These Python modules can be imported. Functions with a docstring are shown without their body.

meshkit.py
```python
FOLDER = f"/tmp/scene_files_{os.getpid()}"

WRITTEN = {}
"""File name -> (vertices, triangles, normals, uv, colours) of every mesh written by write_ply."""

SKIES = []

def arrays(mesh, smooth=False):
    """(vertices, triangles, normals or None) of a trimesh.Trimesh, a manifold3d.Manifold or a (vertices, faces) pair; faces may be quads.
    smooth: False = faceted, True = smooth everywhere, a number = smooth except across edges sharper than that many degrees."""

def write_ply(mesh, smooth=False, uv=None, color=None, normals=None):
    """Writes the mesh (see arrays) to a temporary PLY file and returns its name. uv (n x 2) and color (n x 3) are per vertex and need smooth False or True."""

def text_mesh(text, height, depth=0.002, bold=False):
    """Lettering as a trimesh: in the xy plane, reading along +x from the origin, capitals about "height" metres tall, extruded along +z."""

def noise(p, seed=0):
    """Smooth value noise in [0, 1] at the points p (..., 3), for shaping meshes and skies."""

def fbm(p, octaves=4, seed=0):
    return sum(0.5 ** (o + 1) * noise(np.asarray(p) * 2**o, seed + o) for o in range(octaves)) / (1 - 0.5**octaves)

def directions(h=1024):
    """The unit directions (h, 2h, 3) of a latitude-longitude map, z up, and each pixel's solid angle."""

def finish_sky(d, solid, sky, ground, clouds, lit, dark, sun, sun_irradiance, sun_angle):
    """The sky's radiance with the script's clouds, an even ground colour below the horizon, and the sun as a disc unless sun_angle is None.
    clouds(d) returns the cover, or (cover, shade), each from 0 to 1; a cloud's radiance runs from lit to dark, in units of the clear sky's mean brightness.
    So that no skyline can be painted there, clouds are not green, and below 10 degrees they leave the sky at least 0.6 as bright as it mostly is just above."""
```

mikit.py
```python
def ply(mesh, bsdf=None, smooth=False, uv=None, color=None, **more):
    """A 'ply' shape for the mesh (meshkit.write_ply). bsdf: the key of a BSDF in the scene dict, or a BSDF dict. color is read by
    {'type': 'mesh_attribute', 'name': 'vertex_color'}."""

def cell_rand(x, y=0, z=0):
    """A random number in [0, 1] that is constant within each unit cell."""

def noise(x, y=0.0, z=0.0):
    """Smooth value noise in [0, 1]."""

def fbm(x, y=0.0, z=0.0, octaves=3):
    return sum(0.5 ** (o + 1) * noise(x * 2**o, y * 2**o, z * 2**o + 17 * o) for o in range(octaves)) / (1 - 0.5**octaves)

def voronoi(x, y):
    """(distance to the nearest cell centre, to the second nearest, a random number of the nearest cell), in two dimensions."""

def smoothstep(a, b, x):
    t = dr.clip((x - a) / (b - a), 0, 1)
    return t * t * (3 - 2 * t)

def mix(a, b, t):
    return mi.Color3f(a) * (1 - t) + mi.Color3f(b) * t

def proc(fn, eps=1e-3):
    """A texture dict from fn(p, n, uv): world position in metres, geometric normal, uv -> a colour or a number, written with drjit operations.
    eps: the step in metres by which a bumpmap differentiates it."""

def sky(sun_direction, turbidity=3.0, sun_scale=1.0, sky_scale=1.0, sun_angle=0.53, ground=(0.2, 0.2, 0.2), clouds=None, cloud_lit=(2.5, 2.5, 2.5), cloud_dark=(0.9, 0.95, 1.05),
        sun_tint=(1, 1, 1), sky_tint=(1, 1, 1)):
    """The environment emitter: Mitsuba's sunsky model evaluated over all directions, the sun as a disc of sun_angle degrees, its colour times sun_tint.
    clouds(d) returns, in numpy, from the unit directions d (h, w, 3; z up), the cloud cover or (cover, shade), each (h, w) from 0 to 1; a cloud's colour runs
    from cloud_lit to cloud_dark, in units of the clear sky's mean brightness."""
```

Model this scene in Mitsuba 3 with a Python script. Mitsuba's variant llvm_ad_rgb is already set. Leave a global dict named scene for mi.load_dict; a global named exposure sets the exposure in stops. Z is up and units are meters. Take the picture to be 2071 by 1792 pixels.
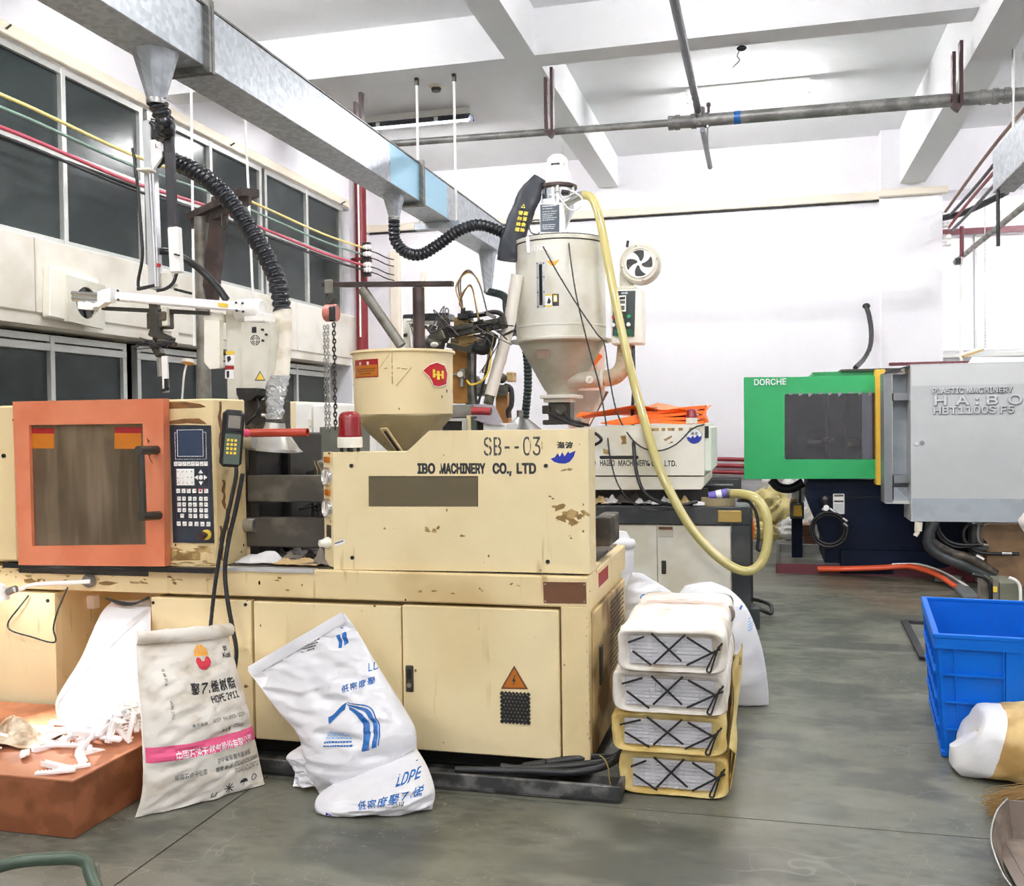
import math, random
import numpy as np, trimesh, drjit as dr
import mitsuba as mi, mikit, meshkit
from shapely.geometry import Polygon, MultiPolygon, box as sbox, Point, LineString
from shapely import union_all, affinity
from scipy.interpolate import LinearNDInterpolator
TF = mi.ScalarTransform4f
rng = np.random.default_rng(7)
random.seed(7)
scene, labels, seen = {'type': 'scene'}, {}, {}

# ---------------------------------------------------------------- camera
EYE = [0, 0, 1.6]
scene['camera'] = {'type': 'perspective', 'fov': 54.746, 'fov_axis': 'x', 'near_clip': 0.05, 'far_clip': 200.0,
    'to_world': TF().look_at(origin=EYE, target=[-0.249307, 0.968206, 1.6 - 0.020555], up=[0.007817, 0.023237, 0.999699])}
exposure = 3.99
TUBE_RADIANCE = 34.0          # every lit fluorescent tube of the hall
WORK_LAMP_RADIANCE = 6.0     # the small gooseneck lamp: its bulb
WORK_LAMP_SPOT = 0.7          # and the beam out of its shade, over the heap of white parts
# ceiling battens: (x0, x1, y, lit). The hall is lit by rows of tubes; the rows above and behind the photographer are out of the frame
# a further unseen row is added in the annex to brighten it
BATTENS = [(-0.87, 0.51, 11.65, 1), (-4.86, -3.43, 11.55, 2),
           (-0.95, 0.45, 6.3, 1), (-4.9, -3.5, 6.6, 1), (-0.95, 0.45, 1.6, 1), (-4.9, -3.5, 1.6, 1),
           (3.6, 5.0, 6.3, 1), (3.6, 5.0, 11.6, 1), (3.6, 5.0, 1.6, 1), (-0.95, 0.45, -2.6, 1), (-4.9, -3.5, -2.6, 1), (3.6, 5.0, -2.6, 1)]

# ---------------------------------------------------------------- materials
def lin(c):
    c = np.asarray(c, float) / 255.0
    return [float(x) for x in np.where(c < 0.04045, c / 12.92, ((c + 0.055) / 1.055) ** 2.4)]
def C3(c):
    return mi.Color3f(*lin(c))
def M(name, rgb, rough=0.5, metal=0.0, spec=0.5, coat=0.0, **more):
    col = {'type': 'rgb', 'value': lin(rgb)} if not isinstance(rgb, dict) else rgb
    d = {'type': 'principled', 'base_color': col, 'roughness': rough, 'metallic': metal, 'specular': spec, **more}
    if coat: d.update(clearcoat=coat, clearcoat_gloss=0.9)
    scene[name] = {'type': 'twosided', 'bsdf': d}
    return name
N, FB, SS, MX = mikit.noise, mikit.fbm, mikit.smoothstep, mikit.mix

def floor_fn(p, n, uv):
    a = FB(p.x * 0.8, p.y * 0.7, 3.0, octaves=3)
    b = FB(p.x * 3.4 + 3, p.y * 4.6, 1.0, octaves=3)
    f = FB(p.x * 17.0, p.y * 30.0, 9.0, octaves=2)
    c = MX(C3((60, 63, 56)), C3((93, 94, 83)), SS(0.3, 0.7, a * 0.45 + b * 0.3 + f * 0.25))
    c = MX(c, C3((46, 49, 45)), SS(0.54, 0.70, FB(p.x * 1.9 + 20, p.y * 2.6, 7.0, octaves=3)) * 0.6)
    c = MX(c, C3((106, 105, 94)), SS(0.54, 0.72, FB(p.x * 2.4 + 9, p.y * 7.0, 2.0, octaves=4)) * 0.55)
    c = MX(c, C3((98, 78, 58)), SS(0.60, 0.8, FB(p.x * 0.9 + 40, p.y * 0.55 + 5, 0.0, octaves=2)) * 0.5)
    r1 = dr.abs(FB(p.x * 2.2 + 5, p.y * 3.0, 12.0, octaves=3) - 0.5)
    r2 = dr.abs(FB(p.x * 5.0 + 15, p.y * 3.6 + p.x * 2, 21.0, octaves=3) - 0.5)
    mask = SS(0.52, 0.66, FB(p.x * 1.3 + 70, p.y * 1.4, 5.0, octaves=2))
    c = MX(c, C3((150, 148, 136)), (1 - SS(0.001, 0.006, r1)) * mask * 0.22 + (1 - SS(0.001, 0.005, r2)) * mask * 0.2)
    speck = SS(0.86, 0.89, N(p.x * 75, p.y * 70, 0.0)) * SS(0.55, 0.75, N(p.x * 5, p.y * 4, 4.0))
    return MX(c, C3((150, 147, 136)), speck * 0.2)
def floor_rough(p, n, uv):
    return 0.34 + 0.2 * N(p.x * 6.0, p.y * 9.0, 5.0)
def cream(base, dark, amount=1.0):
    def fn(p, n, uv):
        a = FB(p.x * 2.2, p.y * 2.2, p.z * 1.6, octaves=4)
        c = MX(C3(base), C3(dark), SS(0.46, 0.78, a) * 0.55 * amount)
        drip = FB(p.x * 32 + p.y * 32, 0.0, p.z * 3.2, octaves=3)
        c = MX(c, C3((160, 128, 76)), SS(0.66, 0.86, drip) * SS(0.5, 0.72, FB(p.x * 3.1 + 11, p.y * 3.1, p.z * 2.0, octaves=2)) * 0.6 * amount)
        chip = N(p.x * 46, p.y * 46, p.z * 34) * 0.7 + 0.3 * N(p.x * 9, p.y * 9, p.z * 9)
        return MX(c, C3((112, 88, 50)), SS(0.83, 0.87, chip) * amount)
    return fn
def spangle(base, alt):
    def fn(p, n, uv):
        f, s, r = mikit.voronoi((p.x + p.z) * 34, p.y * 34)
        return MX(C3(base), C3(alt), r * 0.7 + 0.3 * FB(p.x * 4, p.y * 4, p.z * 4))
    return fn
def mottled(base, alt, k=5.0, lo=0.4, hi=0.7):
    def fn(p, n, uv):
        return MX(C3(base), C3(alt), SS(lo, hi, FB(p.x * k, p.y * k, p.z * k, octaves=4)))
    return fn
P_ = mikit.proc
M('m_floor', P_(floor_fn), rough=P_(floor_rough), spec=0.45)
M('m_joint', (44, 46, 42), 0.8)
M('m_plaster', (229, 228, 232), 0.85, spec=0.1)
M('m_beam', (217, 218, 220), 0.9, spec=0.1)
M('m_ceiling', (214, 215, 217), 0.9, spec=0.1)
M('m_spandrel', P_(mottled((226, 222, 212), (206, 200, 186), 1.6)), 0.7, spec=0.2)
M('m_cream_trim', (226, 218, 200), 0.6)
M('m_alu', (196, 198, 194), 0.4, 0.55)
M('m_alu_bright', (216, 218, 220), 0.3, 0.7)
M('m_window_glass', P_(mottled((33, 41, 41), (46, 54, 53), 1.5)), 0.22, spec=0.22)
M('m_cream', P_(cream((226, 209, 166), (208, 186, 136))), 0.42, spec=0.4)
M('m_cream_worn', P_(cream((220, 200, 154), (176, 144, 90), 1.25)), 0.5, spec=0.35)
M('m_cream_clean', (234, 221, 184), 0.4)
M('m_ivory', P_(mottled((212, 210, 198), (194, 190, 174), 4.0)), 0.38, spec=0.45)
M('m_ivory_clean', (232, 229, 216), 0.36)
M('m_offwhite', (236, 235, 230), 0.4)
M('m_white', (242, 242, 242), 0.45)
M('m_galv', P_(spangle((158, 164, 170), (190, 196, 202))), 0.42, 0.55)
M('m_galv_dark', P_(spangle((84, 86, 84), (122, 122, 116))), 0.45, 0.5)
M('m_steel', (170, 170, 166), 0.3, 0.85)
M('m_steel_dark', (66, 64, 58), 0.42, 0.6)
M('m_chrome', (225, 226, 228), 0.12, 0.95)
M('m_black', (17, 18, 19), 0.4)
M('m_cream_grime_shade', P_(mottled((206, 182, 132), (112, 84, 46), 3.2, .38, .62)), 0.5, spec=0.3)  # brown patches carry the grime and also part of the side's shade
M('m_black_gloss', (20, 22, 26), 0.2, spec=0.6)
M('m_black_matt', (18, 18, 18), 0.8)
M('m_rubber', (24, 25, 27), 0.5)
M('m_hose_black', (16, 20, 26), 0.22, spec=0.6)
M('m_orange', P_(mottled((206, 124, 90), (198, 112, 78), 6.0)), 0.36, spec=0.45)
M('m_orange_chip', (96, 50, 30), 0.6)
M('m_red', (176, 30, 34), 0.35)
M('m_red_pipe', (122, 26, 34), 0.45)
M('m_lens_red', (128, 6, 18), 0.14, spec=0.7, coat=0.6)
M('m_yellow', (238, 190, 40), 0.45)
M('m_sign_amber', (172, 98, 20), 0.4)
M('m_sign_red', (140, 22, 26), 0.4)
M('m_ink', (22, 22, 24), 0.5)
M('m_ink_grey', (92, 90, 90), 0.6)
M('m_ink_blue', (20, 92, 164), 0.4)
M('m_ink_navy', (22, 40, 150), 0.4)
M('m_ink_pink', (218, 84, 128), 0.55)
M('m_ink_red', (196, 44, 62), 0.55)
M('m_ink_orange', (240, 168, 60), 0.5)
M('m_ink_white', (238, 238, 238), 0.5)
M('m_ink_yellow', (226, 196, 70), 0.5)
M('m_stencil_dark', (60, 58, 54), 0.6)
M('m_scrape', P_(mottled((128, 100, 52), (176, 150, 96), 30.0)), 0.7)
M('m_rust', P_(mottled((112, 66, 42), (136, 84, 56), 9.0)), 0.62, spec=0.25)
M('m_rust_top', P_(mottled((176, 116, 84), (150, 92, 62), 6.0)), 0.5, spec=0.3)
M('m_brown_plate', (98, 62, 38), 0.45)
M('m_brass', (176, 148, 84), 0.4, 0.5)
M('m_grease', P_(mottled((34, 30, 25), (74, 64, 50), 14.0)), 0.5)
M('m_bar', P_(mottled((66, 62, 54), (92, 88, 78), 8.0)), 0.5, 0.2)

# ---------------------------------------------------------------- mesh helpers: a mesh is (vertices, triangles); hard edges are unwelded
def unweld(v, f):
    v, f = np.asarray(v, float), np.asarray(f, int)
    return v[f.ravel()], np.arange(len(f) * 3).reshape(-1, 3)
def cat(*ms):
    vs, fs, at = [], [], 0
    for v, f in ms:
        vs.append(v); fs.append(np.asarray(f) + at); at += len(v)
    return np.vstack(vs), np.vstack(fs)
def quads(q):
    q = np.asarray(q); return np.vstack([q[:, [0, 1, 2]], q[:, [0, 2, 3]]])
BF = quads([[0, 3, 2, 1], [4, 5, 6, 7], [0, 1, 5, 4], [1, 2, 6, 5], [2, 3, 7, 6], [3, 0, 4, 7]])
def hexa(p8):
    """bottom four then top four corners, counter-clockwise from above"""
    return unweld(np.array(p8, float), BF)
def hull(pts):
    h = trimesh.convex.convex_hull(np.asarray(pts, float))
    return unweld(h.vertices, h.faces)
def bx(x0, y0, z0, x1, y1, z1, b=0.0):
    x0, x1 = min(x0, x1), max(x0, x1); y0, y1 = min(y0, y1), max(y0, y1); z0, z1 = min(z0, z1), max(z0, z1)
    b = min(b, (x1 - x0) * .45, (y1 - y0) * .45, (z1 - z0) * .45)
    if b <= 0:
        return hexa([(x0, y0, z0), (x1, y0, z0), (x1, y1, z0), (x0, y1, z0), (x0, y0, z1), (x1, y0, z1), (x1, y1, z1), (x0, y1, z1)])
    pts = []
    for X, sx in ((x0, 1), (x1, -1)):
        for Y, sy in ((y0, 1), (y1, -1)):
            for Z, sz in ((z0, 1), (z1, -1)):
                pts += [(X + sx * b, Y + sy * b, Z), (X + sx * b, Y, Z + sz * b), (X, Y + sy * b, Z + sz * b)]
    return hull(pts)
def frame_of(d):
    d = np.asarray(d, float); d = d / (np.linalg.norm(d) + 1e-12)
    a = np.cross(d, [0, 0, 1.0]) if abs(d[2]) < 0.95 else np.cross(d, [0, 1.0, 0])
    a /= np.linalg.norm(a)
    return a, np.cross(a, d)
def bar(p0, p1, w, h, b=0.0):
    """a rectangular bar from p0 to p1: w sideways, h in the other direction"""
    p0, p1 = np.array(p0, float), np.array(p1, float)
    L = np.linalg.norm(p1 - p0); d = (p1 - p0) / L
    a, u = frame_of(d)
    v, f = bx(-w / 2, -h / 2, 0, w / 2, h / 2, L, b)
    R = np.stack([a, u, d], 1)
    if np.linalg.det(R) < 0: R[:, 0] *= -1
    return v @ R.T + p0, f
def xf(m, loc=(0, 0, 0), rz=0.0, rx=0.0, ry=0.0, s=1.0):
    v, f = m
    c, n_ = math.cos, math.sin
    Rz = np.array([[c(rz), -n_(rz), 0], [n_(rz), c(rz), 0], [0, 0, 1]]); Rx = np.array([[1, 0, 0], [0, c(rx), -n_(rx)], [0, n_(rx), c(rx)]])
    Ry = np.array([[c(ry), 0, n_(ry)], [0, 1, 0], [-n_(ry), 0, c(ry)]])
    return (np.asarray(v) * s) @ (Rz @ Ry @ Rx).T + np.asarray(loc, float), f
def spline(pts, m=8):
    """Catmull-Rom through the points, m samples per span"""
    p = np.asarray(pts, float)
    if len(p) < 3: return np.array([p[0] + (p[1] - p[0]) * t for t in np.linspace(0, 1, m + 1)])
    q = np.vstack([2 * p[0] - p[1], p, 2 * p[-1] - p[-2]])
    out = []
    for i in range(1, len(q) - 2):
        for t in np.linspace(0, 1, m, endpoint=False):
            a, b, c, d = q[i - 1], q[i], q[i + 1], q[i + 2]
            out.append(0.5 * (2 * b + (c - a) * t + (2 * a - 5 * b + 4 * c - d) * t * t + (3 * b - a - 3 * c + d) * t ** 3))
    out.append(p[-1])
    return np.array(out)
def tube(pts, r, n=10, caps=True, hollow=False):
    p = np.asarray(pts, float); k = len(p)
    r = np.broadcast_to(np.asarray(r, float), (k,))
    t = np.gradient(p, axis=0); t /= np.linalg.norm(t, axis=1, keepdims=True) + 1e-12
    a, _ = frame_of(t[0]); A = []
    for i in range(k):
        a = a - t[i] * (a @ t[i]); a /= np.linalg.norm(a) + 1e-12; A.append(a)
    A = np.array(A); B = np.cross(t, A)
    ang = np.arange(n) * 2 * math.pi / n
    ring = np.cos(ang)[None, :, None] * A[:, None] + np.sin(ang)[None, :, None] * B[:, None]
    v = (p[:, None] + r[:, None, None] * ring).reshape(-1, 3)
    i, j = np.meshgrid(np.arange(k - 1), np.arange(n), indexing='ij')
    q = np.stack([i * n + j, i * n + (j + 1) % n, (i + 1) * n + (j + 1) % n, (i + 1) * n + j], -1).reshape(-1, 4)
    m = (v, quads(q))
    if caps:
        for e, flip in ((0, True), (k - 1, False)):
            c = np.vstack([v[e * n:(e + 1) * n], p[e]])
            f = np.stack([np.arange(n), (np.arange(n) + 1) % n, np.full(n, n)], 1)
            m = cat(m, (c, f[:, ::-1] if flip else f))
    return m
def stube(pts, r, n=8, m=8):
    return tube(spline(pts, m), r, n)
def cyl(p0, p1, r, n=16, r1=None):
    return tube(np.array([p0, p1], float), [r, r if r1 is None else r1], n)
def corrugated(pts, r, pitch, depth=0.1, n=14, per=6, sharp=1.0):
    p = spline(pts, 24)
    s = np.concatenate([[0], np.cumsum(np.linalg.norm(np.diff(p, axis=0), axis=1))])
    k = int(s[-1] / pitch) * per
    u = np.linspace(0, s[-1], k)
    q = np.stack([np.interp(u, s, p[:, c]) for c in range(3)], 1)
    rr = r * (1 - depth + depth * np.abs(np.cos(np.pi * u / pitch)) ** sharp)
    return tube(q, rr, n)
def lathe(prof, c=(0, 0, 0), n=32, axis='z', sharp=30.0):
    """profile [(radius, height)] turned about an axis; corners sharper than `sharp` degrees are unwelded"""
    pr = np.asarray(prof, float); segs = [[pr[0]]]
    for i in range(1, len(pr)):
        segs[-1].append(pr[i])
        if i < len(pr) - 1:
            a, b = pr[i] - pr[i - 1], pr[i + 1] - pr[i]
            ca = (a @ b) / (np.linalg.norm(a) * np.linalg.norm(b) + 1e-12)
            if ca < math.cos(math.radians(sharp)): segs.append([pr[i]])
    ang = np.arange(n) * 2 * math.pi / n; ms = []
    for sg in segs:
        sg = np.array(sg); k = len(sg)
        v = np.stack([sg[:, 0][:, None] * np.cos(ang), sg[:, 0][:, None] * np.sin(ang), np.repeat(sg[:, 1][:, None], n, 1)], -1).reshape(-1, 3)
        i, j = np.meshgrid(np.arange(k - 1), np.arange(n), indexing='ij')
        ms.append((v, quads(np.stack([i * n + j, i * n + (j + 1) % n, (i + 1) * n + (j + 1) % n, (i + 1) * n + j], -1).reshape(-1, 4))))
    v, f = cat(*ms)
    if axis == 'y': v = np.stack([v[:, 0], -v[:, 2], v[:, 1]], 1)      # height points to -y (towards the photographer)
    if axis == 'x': v = np.stack([v[:, 2], v[:, 0], v[:, 1]], 1)
    return v + np.asarray(c, float), f
def poly(pts):
    p = pts if hasattr(pts, 'geom_type') else Polygon(pts)
    return p if p.is_valid else p.buffer(0)
def ext(shape, depth):
    """shapely shape in (u, v) -> solid between w = 0 and depth"""
    ms = []
    for g in getattr(shape, 'geoms', [shape]):
        if g.area <= 0: continue
        m = trimesh.creation.extrude_polygon(g, depth, engine='earcut')
        ms.append(unweld(m.vertices, m.faces))
    return cat(*ms)
def prism(pts, a, b, axis='Y'):
    """outline in the two other coordinates (xz, yz or xy), solid from a to b along the axis"""
    v, f = ext(poly(pts), abs(b - a)); lo = min(a, b)
    if axis == 'Y': return np.stack([v[:, 0], lo + v[:, 2], v[:, 1]], 1), f[:, ::-1]
    if axis == 'X': return np.stack([lo + v[:, 2], v[:, 0], v[:, 1]], 1), f
    return np.stack([v[:, 0], v[:, 1], lo + v[:, 2]], 1), f
def rect(x0, z0, x1, z1):
    return sbox(min(x0, x1), min(z0, z1), max(x0, x1), max(z0, z1))
def loft(rings, cap=True):
    R_ = np.asarray(rings, float); k, n = R_.shape[:2]; v = R_.reshape(-1, 3)
    i, j = np.meshgrid(np.arange(k - 1), np.arange(n), indexing='ij')
    m = (v, quads(np.stack([i * n + j, i * n + (j + 1) % n, (i + 1) * n + (j + 1) % n, (i + 1) * n + j], -1).reshape(-1, 4)))
    if cap:
        for e, flip in ((0, True), (k - 1, False)):
            c = np.vstack([R_[e], R_[e].mean(0)]); f = np.stack([np.arange(n), (np.arange(n) + 1) % n, np.full(n, n)], 1)
            m = cat(m, (c, f[:, ::-1] if flip else f))
    return m
def ball(c, r, n=12, sx=1, sy=1, sz=1):
    a = np.linspace(-math.pi / 2, math.pi / 2, n)
    v, f = lathe(np.stack([np.cos(a), np.sin(a)], 1), n=2 * n, sharp=400)
    return v * r * np.array([sx, sy, sz]) + np.asarray(c, float), f
def sheet(grid, th=0.003):
    """a cloth-like sheet from a (k, n, 3) grid, given a thickness"""
    g = np.asarray(grid, float); k, n = g.shape[:2]
    du, dv = np.gradient(g, axis=0), np.gradient(g, axis=1)
    nn = np.cross(du, dv); nn /= np.linalg.norm(nn, axis=2, keepdims=True) + 1e-12
    i, j = np.meshgrid(np.arange(k - 1), np.arange(n - 1), indexing='ij')
    q = np.stack([i * n + j, (i + 1) * n + j, (i + 1) * n + j + 1, i * n + j + 1], -1).reshape(-1, 4)
    a, b = (g + nn * th / 2).reshape(-1, 3), (g - nn * th / 2).reshape(-1, 3)
    m = cat((a, quads(q)), (b, quads(q)[:, ::-1]))
    edge = np.concatenate([np.arange(n), np.arange(1, k) * n + n - 1, (k - 1) * n + np.arange(n - 2, -1, -1), np.arange(k - 2, 0, -1) * n])
    e2 = np.roll(edge, -1); K = k * n
    side = np.stack([edge, edge + K, e2 + K, e2], -1)
    v, f = m
    return v, np.vstack([f, quads(side)])

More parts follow.
